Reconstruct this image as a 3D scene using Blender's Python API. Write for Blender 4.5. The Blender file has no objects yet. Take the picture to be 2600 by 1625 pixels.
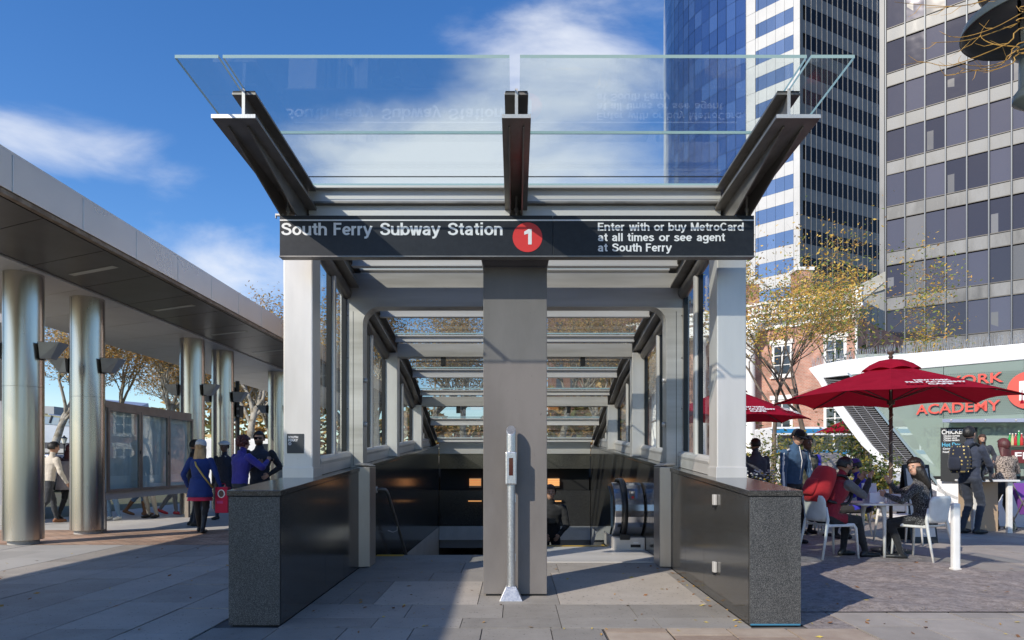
import bpy, bmesh, math, random
import numpy as np
from mathutils import Vector, Matrix, noise as mnoise

# ------------------------------------------------------------------ camera, sky, sun, exposure
SC = bpy.context.scene
COL = SC.collection
F, CX, HY, EYE = 1733.0, 1307.0, 1178.0, 1.25     # focal length and horizon in photo pixels, eye height in metres

cam_d = bpy.data.cameras.new("camera"); cam = bpy.data.objects.new("camera", cam_d); COL.objects.link(cam)
cam.location = (0, 0, EYE); cam.rotation_euler = (math.radians(90), 0, 0)
cam_d.sensor_width = 36.0; cam_d.lens = 36.0 * F / 2600.0
cam_d.shift_x = (1300 - CX) / 2600.0; cam_d.shift_y = (HY - 812.5) / 2600.0
cam_d.clip_start = 0.05; cam_d.clip_end = 3000
SC.camera = cam

SUN_DIR = Vector((1.04, 1.0, -0.96)).normalized()    # the way the light travels
sun_d = bpy.data.lights.new("sun", 'SUN'); sun_d.energy = 3.7; sun_d.angle = math.radians(0.5); sun_d.color = (1.0, 0.92, 0.80)
sun = bpy.data.objects.new("sun", sun_d); COL.objects.link(sun)
sun.rotation_euler = SUN_DIR.to_track_quat('-Z', 'Y').to_euler(); sun.location = (-20, -20, 30)

world = bpy.data.worlds.new("World"); SC.world = world; world.use_nodes = True
def make_world():
    nt = world.node_tree; N = nt.nodes; L = nt.links
    for n in list(N): N.remove(n)
    out = N.new('ShaderNodeOutputWorld'); bg = N.new('ShaderNodeBackground'); bg.inputs['Strength'].default_value = 0.12
    sky = N.new('ShaderNodeTexSky'); sky.sky_type = 'NISHITA'; sky.sun_disc = False
    sky.sun_elevation = math.asin(-SUN_DIR.z); sky.sun_rotation = math.atan2(-SUN_DIR.x, -SUN_DIR.y)
    sky.air_density = 1.0; sky.dust_density = 0.4; sky.ozone_density = 3.0; sky.altitude = 20
    tc = N.new('ShaderNodeTexCoord')
    mp = N.new('ShaderNodeMapping'); mp.inputs['Scale'].default_value = (3.0, 3.0, 7.5); mp.inputs['Rotation'].default_value = (0.0, 0.04, 0.4)
    L.new(tc.outputs['Generated'], mp.inputs['Vector'])
    nz = N.new('ShaderNodeTexNoise'); nz.inputs['Scale'].default_value = 1.3; nz.inputs['Detail'].default_value = 9; nz.inputs['Roughness'].default_value = 0.56; nz.inputs['Distortion'].default_value = 0.35
    L.new(mp.outputs['Vector'], nz.inputs['Vector'])
    def math_(op, a, b=None):
        m = N.new('ShaderNodeMath'); m.operation = op
        for i, x in enumerate((a, b)):
            if x is None: continue
            if isinstance(x, (int, float)): m.inputs[i].default_value = x
            else: L.new(x, m.inputs[i])
        return m.outputs[0]
    # drifts of cloud, each given by its direction in the sky
    drifts = [((110, 350), (0.19, 0.045), 0.50), ((1330, 400), (0.34, 0.13), 0.62), ((1500, 110), (0.17, 0.11), 0.34),
              ((590, 690), (0.15, 0.10), 0.55), ((1000, 420), (0.2, 0.07), 0.30), ((380, 1000), (0.5, 0.10), 0.25)]
    tot = None
    for (px, py), (ra, re), amp in drifts:
        c = Vector((px - CX, F, HY - py)).normalized(); k = ra / re
        vm = N.new('ShaderNodeVectorMath'); vm.operation = 'SUBTRACT'; L.new(tc.outputs['Generated'], vm.inputs[0]); vm.inputs[1].default_value = c
        vs = N.new('ShaderNodeVectorMath'); vs.operation = 'MULTIPLY'; L.new(vm.outputs[0], vs.inputs[0]); vs.inputs[1].default_value = (1 / ra, 1 / ra, 1 / re)
        ln = N.new('ShaderNodeVectorMath'); ln.operation = 'LENGTH'; L.new(vs.outputs[0], ln.inputs[0])
        mr = N.new('ShaderNodeMapRange'); mr.interpolation_type = 'SMOOTHSTEP'; L.new(ln.outputs['Value'], mr.inputs['Value'])
        mr.inputs['From Min'].default_value = 1.35; mr.inputs['From Max'].default_value = 0.0; mr.inputs['To Min'].default_value = 0; mr.inputs['To Max'].default_value = amp
        tot = mr.outputs[0] if tot is None else math_('ADD', tot, mr.outputs[0])
    s = math_('ADD', math_('MULTIPLY', nz.outputs['Fac'], 1.25), tot)
    mr = N.new('ShaderNodeMapRange'); mr.interpolation_type = 'SMOOTHSTEP'; L.new(s, mr.inputs['Value'])
    mr.inputs['From Min'].default_value = 0.80; mr.inputs['From Max'].default_value = 1.42; mr.inputs['To Max'].default_value = 0.93
    hs = N.new('ShaderNodeHueSaturation'); hs.inputs['Hue'].default_value = 0.508; hs.inputs['Saturation'].default_value = 1.28; hs.inputs['Value'].default_value = 1.24; L.new(sky.outputs[0], hs.inputs['Color'])
    mx = N.new('ShaderNodeMix'); mx.data_type = 'RGBA'; L.new(mr.outputs[0], mx.inputs['Factor'])
    L.new(hs.outputs[0], mx.inputs['A']); mx.inputs['B'].default_value = (6.0, 6.25, 6.7, 1)
    L.new(mx.outputs['Result'], bg.inputs['Color']); L.new(bg.outputs[0], out.inputs['Surface'])
make_world()
vs_ = SC.view_settings
vs_.view_transform = 'Standard'; vs_.look = 'None'; vs_.gamma = 1.0; vs_.exposure = 0.36; vs_.use_curve_mapping = False
SC.cycles.max_bounces = 8; SC.cycles.transparent_max_bounces = 24; SC.cycles.glossy_bounces = 5
SC.cycles.sample_clamp_indirect = 6.0; SC.cycles.use_denoising = True

# ------------------------------------------------------------------ helpers
def P(px, py, d):                       # photo pixel at depth d -> point
    return Vector(((px - CX) * d / F, d, EYE - (py - HY) * d / F))
def G(px, py, z=0.0):                   # photo pixel on a level surface at height z
    d = (EYE - z) * F / (py - HY); return Vector(((px - CX) * d / F, d, z))
def X(px, d): return (px - CX) * d / F
def Z(py, d): return EYE - (py - HY) * d / F

def lin(h):
    h = h.lstrip('#'); c = [int(h[i:i + 2], 16) / 255 for i in (0, 2, 4)]
    return tuple(((x / 12.92) if x <= 0.04045 else ((x + 0.055) / 1.055) ** 2.4) for x in c)

_M = {}
def mat(name, col=(0.5, 0.5, 0.5), rough=0.6, metal=0.0, col2=None, scale=8.0, detail=4.0, bump=0.0, bscale=60.0, rvar=0.0,
        stretch=None, spec=None, coat=0.0, emit=None, estr=0.0, contrast=(0.35, 0.65), sheen=0.0, alpha=None, coords='pos', ior=None, dirt=0.0, spots=0.0):
    if name in _M: return _M[name]
    m = bpy.data.materials.new(name); m.use_nodes = True; nt = m.node_tree; N = nt.nodes; L = nt.links
    b = N['Principled BSDF']; b.inputs['Roughness'].default_value = rough; b.inputs['Metallic'].default_value = metal
    b.inputs['Base Color'].default_value = (*col, 1)
    if spec is not None: b.inputs['Specular IOR Level'].default_value = spec
    if ior: b.inputs['IOR'].default_value = ior
    if coat: b.inputs['Coat Weight'].default_value = coat; b.inputs['Coat Roughness'].default_value = 0.05
    if sheen: b.inputs['Sheen Weight'].default_value = sheen
    if emit: b.inputs['Emission Color'].default_value = (*emit, 1); b.inputs['Emission Strength'].default_value = estr
    if alpha is not None: b.inputs['Alpha'].default_value = alpha
    if coords == 'pos':
        g = N.new('ShaderNodeNewGeometry'); vec = g.outputs['Position']
    else:
        g = N.new('ShaderNodeTexCoord'); vec = g.outputs['Object']
    if stretch:
        mp = N.new('ShaderNodeMapping'); mp.inputs['Scale'].default_value = stretch; L.new(vec, mp.inputs['Vector']); vec = mp.outputs[0]
    if col2 is not None or rvar:
        nz = N.new('ShaderNodeTexNoise'); nz.inputs['Scale'].default_value = scale; nz.inputs['Detail'].default_value = detail; nz.inputs['Roughness'].default_value = 0.6
        L.new(vec, nz.inputs['Vector'])
        if col2 is not None:
            r = N.new('ShaderNodeValToRGB'); e = r.color_ramp.elements
            e[0].position, e[1].position = contrast; e[0].color = (*col, 1); e[1].color = (*col2, 1)
            L.new(nz.outputs['Fac'], r.inputs['Fac']); L.new(r.outputs['Color'], b.inputs['Base Color'])
        if rvar:
            mr = N.new('ShaderNodeMapRange'); L.new(nz.outputs['Fac'], mr.inputs['Value']); mr.inputs['From Min'].default_value = 0.3; mr.inputs['From Max'].default_value = 0.7
            mr.inputs['To Min'].default_value = max(0.01, rough - rvar); mr.inputs['To Max'].default_value = rough + rvar; L.new(mr.outputs[0], b.inputs['Roughness'])
    if dirt or spots:                      # streaky soiling and small scuffs
        src = b.inputs['Base Color'].links[0].from_socket if b.inputs['Base Color'].is_linked else None; g2 = N.new('ShaderNodeNewGeometry')
        for amt, sc_, st_, lo_, hi_ in ((dirt, 1.6, (1, 1, 0.35), 0.42, 0.68), (spots, 26.0, (1, 1, 0.7), 0.69, 0.72)):
            if not amt: continue
            m3 = N.new('ShaderNodeMapping'); m3.inputs['Scale'].default_value = st_; L.new(g2.outputs['Position'], m3.inputs['Vector']); n3 = N.new('ShaderNodeTexNoise'); n3.inputs['Scale'].default_value = sc_; n3.inputs['Detail'].default_value = 7; n3.inputs['Roughness'].default_value = 0.62; L.new(m3.outputs[0], n3.inputs['Vector'])
            r3 = N.new('ShaderNodeMapRange'); r3.inputs['From Min'].default_value = lo_; r3.inputs['From Max'].default_value = hi_; r3.inputs['To Max'].default_value = amt; L.new(n3.outputs['Fac'], r3.inputs['Value'])
            x3 = N.new('ShaderNodeMix'); x3.data_type = 'RGBA'; L.new(r3.outputs[0], x3.inputs['Factor'])
            if src is not None: L.new(src, x3.inputs['A'])
            else: x3.inputs['A'].default_value = (*col, 1)
            x3.inputs['B'].default_value = (col[0] * 0.35, col[1] * 0.33, col[2] * 0.30, 1); src = x3.outputs['Result']
        L.new(src, b.inputs['Base Color'])
    if bump:
        n2 = N.new('ShaderNodeTexNoise'); n2.inputs['Scale'].default_value = bscale; n2.inputs['Detail'].default_value = 5; L.new(vec, n2.inputs['Vector'])
        bp = N.new('ShaderNodeBump'); bp.inputs['Strength'].default_value = bump; bp.inputs['Distance'].default_value = 0.02
        L.new(n2.outputs['Fac'], bp.inputs['Height']); L.new(bp.outputs[0], b.inputs['Normal'])
    _M[name] = m
    return m

def glass_mat(name, tint=(0.93, 0.97, 0.96), ior=1.5, refl=1.0, rough=0.0, haze=0.0, hazecol=(0.8, 0.85, 0.87), wave=0.0, frit=None):
    if name in _M: return _M[name]
    m = bpy.data.materials.new(name); m.use_nodes = True; nt = m.node_tree; N = nt.nodes; L = nt.links
    for n in list(N): N.remove(n)
    out = N.new('ShaderNodeOutputMaterial'); tr = N.new('ShaderNodeBsdfTransparent'); tr.inputs[0].default_value = (*tint, 1)
    gl = N.new('ShaderNodeBsdfGlossy'); gl.inputs['Roughness'].default_value = rough; gl.inputs['Color'].default_value = (refl, refl, refl, 1)
    fr = N.new('ShaderNodeFresnel'); fr.inputs['IOR'].default_value = ior
    mx = N.new('ShaderNodeMixShader'); L.new(fr.outputs[0], mx.inputs[0]); L.new(tr.outputs[0], mx.inputs[1]); L.new(gl.outputs[0], mx.inputs[2])
    last = mx.outputs[0]
    geo = N.new('ShaderNodeNewGeometry')
    io = N.new('ShaderNodeMix'); L.new(geo.outputs['Backfacing'], io.inputs['Factor']); io.inputs['A'].default_value = ior; io.inputs['B'].default_value = 1.0 / ior; L.new(io.outputs['Result'], fr.inputs['IOR'])   # same reflectance from both sides
    if wave:
        nz = N.new('ShaderNodeTexNoise'); nz.inputs['Scale'].default_value = 2.2; L.new(geo.outputs['Position'], nz.inputs['Vector'])
        bp = N.new('ShaderNodeBump'); bp.inputs['Strength'].default_value = wave; bp.inputs['Distance'].default_value = 0.05; L.new(nz.outputs['Fac'], bp.inputs['Height'])
        L.new(bp.outputs[0], gl.inputs['Normal']); L.new(bp.outputs[0], fr.inputs['Normal'])
    if haze:
        df = N.new('ShaderNodeBsdfDiffuse'); df.inputs[0].default_value = (*hazecol, 1)
        m2 = N.new('ShaderNodeMixShader'); m2.inputs[0].default_value = haze
        if frit:          # printed lines on the glass
            w = N.new('ShaderNodeTexWave'); w.wave_type = 'BANDS'; w.bands_direction = 'DIAGONAL'; w.inputs['Scale'].default_value = frit
            L.new(geo.outputs['Position'], w.inputs['Vector'])
            mr = N.new('ShaderNodeMapRange'); L.new(w.outputs['Fac'], mr.inputs['Value']); mr.inputs['To Min'].default_value = 0.0; mr.inputs['To Max'].default_value = haze * 2
            L.new(mr.outputs[0], m2.inputs[0])
        L.new(last, m2.inputs[1]); L.new(df.outputs[0], m2.inputs[2]); last = m2.outputs[0]
    L.new(last, out.inputs['Surface'])
    _M[name] = m
    return m

class MB:
    def __init__(s): s.v = []; s.f = []; s.m = []; s.cm = 0
    def add(s, vs, fs):
        o = len(s.v); s.v += [tuple(p) for p in vs]; s.f += [tuple(i + o for i in f) for f in fs]; s.m += [s.cm] * len(fs); return s
    def box(s, x0, x1, y0, y1, z0, z1):
        return s.add([(x0, y0, z0), (x1, y0, z0), (x1, y1, z0), (x0, y1, z0), (x0, y0, z1), (x1, y0, z1), (x1, y1, z1), (x0, y1, z1)],
                     [(0, 3, 2, 1), (4, 5, 6, 7), (0, 1, 5, 4), (1, 2, 6, 5), (2, 3, 7, 6), (3, 0, 4, 7)])
    def obox(s, c, a, b, d):            # centre and three half-extent vectors
        c, a, b, d = Vector(c), Vector(a), Vector(b), Vector(d)
        return s.add([c - a - b - d, c + a - b - d, c + a + b - d, c - a + b - d, c - a - b + d, c + a - b + d, c + a + b + d, c - a + b + d],
                     [(0, 3, 2, 1), (4, 5, 6, 7), (0, 1, 5, 4), (1, 2, 6, 5), (2, 3, 7, 6), (3, 0, 4, 7)])
    def prism(s, poly, vec):
        n = len(poly); vec = Vector(vec); a = [Vector(p) for p in poly]
        return s.add(a + [p + vec for p in a], [tuple(range(n - 1, -1, -1)), tuple(range(n, 2 * n))] + [(i, (i + 1) % n, n + (i + 1) % n, n + i) for i in range(n)])
    def loft(s, rings, cap=True, closed=True):
        n = len(rings[0]); vs = [p for r in rings for p in r]; fs = []
        for i in range(len(rings) - 1):
            for j in range(n if closed else n - 1):
                k = (j + 1) % n; fs.append((i * n + j, i * n + k, (i + 1) * n + k, (i + 1) * n + j))
        if cap: fs += [tuple(range(n - 1, -1, -1)), tuple(range((len(rings) - 1) * n, len(rings) * n))]
        return s.add(vs, fs)
    def tube(s, pts, rad, n=8, cap=True):
        pts = [Vector(p) for p in pts]
        if not hasattr(rad, '__len__'): rad = [rad] * len(pts)
        rings = []; up = None
        for i, p in enumerate(pts):
            t = (pts[min(i + 1, len(pts) - 1)] - pts[max(i - 1, 0)])
            t = t.normalized() if t.length > 1e-9 else Vector((0, 0, 1))
            if up is None: up = Vector((0, 0, 1)) if abs(t.z) < 0.9 else Vector((1, 0, 0))
            a = t.cross(up); a = a.normalized() if a.length > 1e-6 else t.orthogonal().normalized()
            b = a.cross(t).normalized(); up = b
            rings.append([p + (a * math.cos(2 * math.pi * k / n) + b * math.sin(2 * math.pi * k / n)) * rad[i] for k in range(n)])
        return s.loft(rings, cap)
    def lathe(s, prof, c=(0, 0, 0), n=24, cap=True, sx=1, sy=1):
        c = Vector(c)
        return s.loft([[c + Vector((r * sx * math.cos(2 * math.pi * k / n), r * sy * math.sin(2 * math.pi * k / n), z)) for k in range(n)] for r, z in prof], cap)
    def ell(s, c, rx, ry, rz, nu=12, nv=8, rot=None):
        c = Vector(c); rings = []
        for i in range(nv + 1):
            t = -math.pi / 2 + math.pi * (i + 0.02) / (nv + 0.04)
            r = []
            for k in range(nu):
                q = Vector((rx * math.cos(t) * math.cos(2 * math.pi * k / nu), ry * math.cos(t) * math.sin(2 * math.pi * k / nu), rz * math.sin(t)))
                if rot is not None: q = rot @ q
                r.append(c + q)
            rings.append(r)
        return s.loft(rings, True)
    def quad(s, a, b, c, d): return s.add([a, b, c, d], [(0, 1, 2, 3)])
    def mesh(s, name, mats, smooth=False, bevel=0.0):
        me = bpy.data.meshes.new(name); me.from_pydata(s.v, [], s.f)
        if not isinstance(mats, (list, tuple)): mats = [mats]
        for m in mats: me.materials.append(m)
        if len(mats) > 1: me.polygons.foreach_set('material_index', s.m)
        bm = bmesh.new(); bm.from_mesh(me)
        bmesh.ops.recalc_face_normals(bm, faces=bm.faces)
        if bevel:
            ed = [e for e in bm.edges if len(e.link_faces) == 2 and e.calc_face_angle(0) > 0.6]
            bmesh.ops.bevel(bm, geom=ed, offset=bevel, segments=2, profile=0.6, affect='EDGES', clamp_overlap=True)
        bm.to_mesh(me); bm.free()
        if smooth: me.polygons.foreach_set('use_smooth', [True] * len(me.polygons))
        me.update()
        return me
    def build(s, name, mats, parent=None, smooth=False, bevel=0.0, kind=None, label=None):
        o = bpy.data.objects.new(name, s.mesh(name, mats, smooth, bevel)); COL.objects.link(o)
        if parent is not None: attach(o, parent)
        if kind: o['kind'] = kind
        if label: o['label'] = label
        return o

def attach(o, parent):
    o.parent = parent
    if parent.type == 'EMPTY' and parent.get('_w'): o.matrix_parent_inverse = Matrix.Translation(-Vector(parent.location))
def thing(name, label, cat, loc=(0, 0, 0), rz=0.0, group=None, world=True):
    o = bpy.data.objects.new(name, None); COL.objects.link(o); o.empty_display_size = 0.1
    o.location = loc; o.rotation_euler = (0, 0, rz)
    if world: o['_w'] = 1                # parts are given in world coordinates
    return tag(o, label, cat, group)
def tag(o, label, cat, group=None):
    o['label'] = label; o['category'] = cat
    if group: o['group'] = group
    return o
def struct(o): o['kind'] = 'structure'; return o
def share(src, parent, loc=(0, 0, 0), scale=None, rot=None):      # another piece with the same mesh
    o = bpy.data.objects.new(src.name.split('.')[0], src.data if hasattr(src, 'data') and src.data else src); COL.objects.link(o)
    if parent is not None: attach(o, parent)
    o.location = loc
    if scale: o.scale = scale
    if rot: o.rotation_euler = rot
    return o
def piece(me, name, parent, loc, scale=None, rot=None, mats=None):
    o = bpy.data.objects.new(name, me); COL.objects.link(o)
    if parent is not None: attach(o, parent)
    o.location = loc
    if scale is not None: o.scale = scale
    if rot is not None: o.rotation_euler = rot
    return o
def copy_tree(o, parent=None, mats=None):
    c = o.copy(); COL.objects.link(c); c.parent = parent
    for ch in list(o.children): copy_tree(ch, c)
    return c

def text_mesh(s, width, height, bold=0.0, depth=0.002, cap_ref='H'):
    """letters as a flat mesh in the XZ plane, left end at 0, baseline at 0, scaled to the given width and capital height"""
    cu = bpy.data.curves.new('t', 'FONT'); cu.body = s; cu.size = 1.0; cu.offset = bold; cu.extrude = 0.01; cu.resolution_u = 3
    o = bpy.data.objects.new('t', cu); COL.objects.link(o)
    dg = bpy.context.evaluated_depsgraph_get(); me = bpy.data.meshes.new_from_object(o.evaluated_get(dg))
    bpy.data.objects.remove(o); bpy.data.curves.remove(cu)
    co = np.empty(len(me.vertices) * 3); me.vertices.foreach_get('co', co); co = co.reshape(-1, 3)
    x0, x1 = co[:, 0].min(), co[:, 0].max(); cap = 0.7 + 2 * bold
    sx = width / (x1 - x0) if width else height / cap
    out = np.empty_like(co); out[:, 0] = (co[:, 0] - x0) * sx; out[:, 2] = (co[:, 1] + bold) * height / cap; out[:, 1] = -co[:, 2] / 0.01 * depth
    me.vertices.foreach_set('co', out.ravel()); me.update(); me.name = 'lettering'
    return me
def text_obj(name, s, parent, origin, width, height, m, bold=0.02, depth=0.003, xdir=(1, 0, 0), up=(0, 0, 1)):
    me = text_mesh(s, width, height, bold, depth); me.materials.append(m)
    xd = Vector(xdir).normalized(); u = Vector(up).normalized(); n = xd.cross(u)
    M = Matrix((xd, -n, u)).transposed().to_4x4(); M.translation = Vector(origin)
    me.transform(M)
    o = bpy.data.objects.new(name, me); COL.objects.link(o)
    if parent is not None: attach(o, parent)
    return o

R = random.Random(7)
# ------------------------------------------------------------------ materials
STEEL = mat('brushed_stainless', (0.64, 0.615, 0.585), 0.42, 0.40, (0.71, 0.685, 0.655), scale=3, rvar=0.07, bump=0.03, bscale=90, stretch=(1, 1, 0.08), dirt=0.22, spots=0.25)
STEEL_H = mat('brushed_stainless_lengthwise', (0.64, 0.62, 0.59), 0.42, 0.3, (0.74, 0.72, 0.69), scale=3, rvar=0.08, bump=0.03, bscale=90, stretch=(0.06, 1, 1))
STEEL_SOIL = mat('weathered_stainless', (0.42, 0.40, 0.36), 0.42, 0.3, (0.62, 0.60, 0.57), scale=2.2, rvar=0.08, bump=0.03, bscale=80, stretch=(0.15, 1, 1.5))
STEEL_DK = mat('dark_weathered_steel', (0.20, 0.182, 0.165), 0.40, 0.55, (0.27, 0.25, 0.23), scale=5, rvar=0.08)
STEEL_COL = mat('column_stainless', (0.50, 0.46, 0.41), 0.26, 1.0, (0.58, 0.54, 0.485), scale=1.6, rvar=0.06, bump=0.015, bscale=40, stretch=(1, 1, 0.1))
PANEL = mat('canopy_metal_panel', (0.74, 0.69, 0.62), 0.30, 0.85, (0.79, 0.74, 0.67), scale=0.7, rvar=0.05)
SOFFIT = mat('dark_soffit_panel', (0.115, 0.10, 0.088), 0.38, 0.35, (0.145, 0.13, 0.115), scale=1.3)
SOFFIT_LT = mat('pale_soffit_panel', (0.60, 0.575, 0.54), 0.5, 0.1, (0.66, 0.635, 0.60), scale=1.2)
TRIM = mat('tarnished_trim', (0.18, 0.125, 0.08), 0.45, 0.7, (0.32, 0.25, 0.18), scale=6)
GRANITE = mat('polished_black_granite', (0.016, 0.016, 0.016), 0.13, 0, (0.17, 0.167, 0.16), scale=210, detail=3, contrast=(0.45, 0.74), spec=0.55)
GRANITE_F = mat('flamed_granite', (0.020, 0.021, 0.023), 0.42, 0, (0.22, 0.22, 0.215), scale=190, detail=4, contrast=(0.43, 0.72), bump=0.06, bscale=260, dirt=0.35)
PAINT_GY = mat('grey_brown_painted_steel', (0.175, 0.16, 0.15), 0.55, 0.0, (0.195, 0.178, 0.168), scale=420, bump=0.03, bscale=500, dirt=0.4, spots=0.6)
BLACK = mat('black_paint', (0.012, 0.012, 0.013), 0.45)
RUBBER = mat('black_rubber', (0.013, 0.013, 0.014), 0.38, spec=0.5)
WHITE = mat('white_paint', (0.80, 0.80, 0.79), 0.45, col2=(0.72, 0.72, 0.70), scale=3)
SIGNBLK = mat('sign_black_enamel', (0.014, 0.015, 0.018), 0.42, spec=0.35, col2=(0.02, 0.021, 0.025), scale=25)
SIGNWHT = mat('sign_white_vinyl', (0.78, 0.78, 0.78), 0.5)
SIGNRED = mat('sign_red_vinyl', (0.70, 0.035, 0.03), 0.45)
GLASS = glass_mat('clear_glass', (0.86, 0.92, 0.915), 1.5)
GLASS_R = glass_mat('roof_glass', (0.76, 0.80, 0.79), 1.5, haze=0.17, hazecol=(0.50, 0.53, 0.50))
GLASS_C = glass_mat('canopy_glass', (0.86, 0.93, 0.93), 1.55, haze=0.10, frit=55, hazecol=(0.85, 0.93, 0.95))
GLASS_EDGE = mat('green_glass_edge', (0.30, 0.43, 0.42), 0.15, spec=0.8)
# ------------------------------------------------------------------ ground, paving, road
def brick_mat(name, c1, c2, mortar, bw=0.24, bh=0.12, msize=0.012, rot=0.0, rough=0.75, bump=0.4):
    if name in _M: return _M[name]
    m = bpy.data.materials.new(name); m.use_nodes = True; nt = m.node_tree; N = nt.nodes; L = nt.links; b = N['Principled BSDF']
    g = N.new('ShaderNodeNewGeometry'); mp = N.new('ShaderNodeMapping'); mp.inputs['Rotation'].default_value = (0, 0, rot); L.new(g.outputs['Position'], mp.inputs['Vector'])
    t = N.new('ShaderNodeTexBrick'); t.inputs['Scale'].default_value = 1.0; t.inputs['Brick Width'].default_value = bw; t.inputs['Row Height'].default_value = bh; t.inputs['Mortar Size'].default_value = msize
    t.inputs['Color1'].default_value = (*c1, 1); t.inputs['Color2'].default_value = (*c2, 1); t.inputs['Mortar'].default_value = (*mortar, 1); L.new(mp.outputs[0], t.inputs['Vector'])
    nz = N.new('ShaderNodeTexNoise'); nz.inputs['Scale'].default_value = 1.7; nz.inputs['Detail'].default_value = 8; L.new(g.outputs['Position'], nz.inputs['Vector'])
    mr = N.new('ShaderNodeMapRange'); mr.inputs['From Min'].default_value = 0.3; mr.inputs['From Max'].default_value = 0.7; mr.inputs['To Min'].default_value = 0.6; mr.inputs['To Max'].default_value = 1.25; L.new(nz.outputs['Fac'], mr.inputs['Value'])
    mx = N.new('ShaderNodeVectorMath'); mx.operation = 'SCALE'; L.new(t.outputs['Color'], mx.inputs[0]); L.new(mr.outputs[0], mx.inputs['Scale']); L.new(mx.outputs[0], b.inputs['Base Color'])
    bp = N.new('ShaderNodeBump'); bp.inputs['Strength'].default_value = bump; bp.inputs['Distance'].default_value = 0.01; bp.invert = True; L.new(t.outputs['Fac'], bp.inputs['Height']); L.new(bp.outputs[0], b.inputs['Normal'])
    b.inputs['Roughness'].default_value = rough; _M[name] = m
    return m
def stone_mat(name, a, b_, scale=2.0, fine=160.0, spots=0.0, rough=0.68, bump=0.12):
    """stone with a fine grain, cloudy soiling and a little wear; each piece takes its own tone"""
    if name in _M: return _M[name]
    m = bpy.data.materials.new(name); m.use_nodes = True; nt = m.node_tree; N = nt.nodes; L = nt.links; b = N['Principled BSDF']; b.inputs['Roughness'].default_value = rough
    g = N.new('ShaderNodeNewGeometry'); oi = N.new('ShaderNodeObjectInfo')
    n1 = N.new('ShaderNodeTexNoise'); n1.inputs['Scale'].default_value = scale; n1.inputs['Detail'].default_value = 8; n1.inputs['Roughness'].default_value = 0.65; L.new(g.outputs['Position'], n1.inputs['Vector'])
    n2 = N.new('ShaderNodeTexNoise'); n2.inputs['Scale'].default_value = fine; n2.inputs['Detail'].default_value = 3; L.new(g.outputs['Position'], n2.inputs['Vector'])
    def ma(op, x, y):
        q = N.new('ShaderNodeMath'); q.operation = op
        for i, k in enumerate((x, y)):
            if isinstance(k, (int, float)): q.inputs[i].default_value = k
            else: L.new(k, q.inputs[i])
        return q.outputs[0]
    f = ma('ADD', ma('ADD', ma('MULTIPLY', n1.outputs['Fac'], 0.95), ma('MULTIPLY', n2.outputs['Fac'], 0.5)), ma('MULTIPLY', oi.outputs['Random'], 0.34))
    r = N.new('ShaderNodeMapRange'); r.inputs['From Min'].default_value = 0.5; r.inputs['From Max'].default_value = 1.15; L.new(f, r.inputs['Value'])
    mx = N.new('ShaderNodeMix'); mx.data_type = 'RGBA'; L.new(r.outputs[0], mx.inputs['Factor']); mx.inputs['A'].default_value = (*a, 1); mx.inputs['B'].default_value = (*b_, 1)
    last = mx.outputs['Result']
    if spots:
        n3 = N.new('ShaderNodeTexNoise'); n3.inputs['Scale'].default_value = 34; n3.inputs['Detail'].default_value = 2; L.new(g.outputs['Position'], n3.inputs['Vector'])
        rr = N.new('ShaderNodeMapRange'); rr.inputs['From Min'].default_value = 0.665; rr.inputs['From Max'].default_value = 0.70; rr.inputs['To Max'].default_value = spots; L.new(n3.outputs['Fac'], rr.inputs['Value'])
        m2 = N.new('ShaderNodeMix'); m2.data_type = 'RGBA'; L.new(rr.outputs[0], m2.inputs['Factor']); L.new(last, m2.inputs['A']); m2.inputs['B'].default_value = (0.03, 0.028, 0.025, 1); last = m2.outputs['Result']
    L.new(last, b.inputs['Base Color'])
    bp = N.new('ShaderNodeBump'); bp.inputs['Strength'].default_value = bump; bp.inputs['Distance'].default_value = 0.01; L.new(n2.outputs['Fac'], bp.inputs['Height']); L.new(bp.outputs[0], b.inputs['Normal'])
    _M[name] = m
    return m
BLUESTONE = stone_mat('bluestone', (0.25, 0.222, 0.19), (0.43, 0.39, 0.345), spots=0.75)
GREYSTONE = stone_mat('entry_grey_stone', (0.19, 0.175, 0.155), (0.34, 0.315, 0.285), spots=0.6)
HATCHM = stone_mat('hatch_plate_grit', (0.32, 0.285, 0.245), (0.46, 0.415, 0.365), scale=3, spots=0.7)
TANSTONE = stone_mat('tan_flagstone', (0.25, 0.17, 0.125), (0.45, 0.37, 0.29), scale=4)
PALESTONE = stone_mat('pale_flagstone', (0.24, 0.215, 0.19), (0.40, 0.36, 0.32), scale=3)
MORTAR = mat('paving_joint', (0.03, 0.028, 0.026), 0.9, col2=(0.16, 0.15, 0.14), scale=1.5)
SETTS = brick_mat('brown_setts', (0.40, 0.24, 0.16), (0.50, 0.34, 0.24), (0.22, 0.17, 0.13))
ASPHALT = stone_mat('asphalt', (0.10, 0.10, 0.105), (0.19, 0.19, 0.195), scale=0.8)
CONCRETE = stone_mat('pale_concrete', (0.30, 0.285, 0.265), (0.45, 0.43, 0.40), scale=1.2)
GRAVEL = stone_mat('dirt_gravel', (0.11, 0.09, 0.08), (0.46, 0.40, 0.37), scale=11, fine=48, bump=0.9)
FARGROUND = mat('park_ground', (0.10, 0.085, 0.055), 0.9, col2=(0.07, 0.085, 0.035), scale=0.15)

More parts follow.
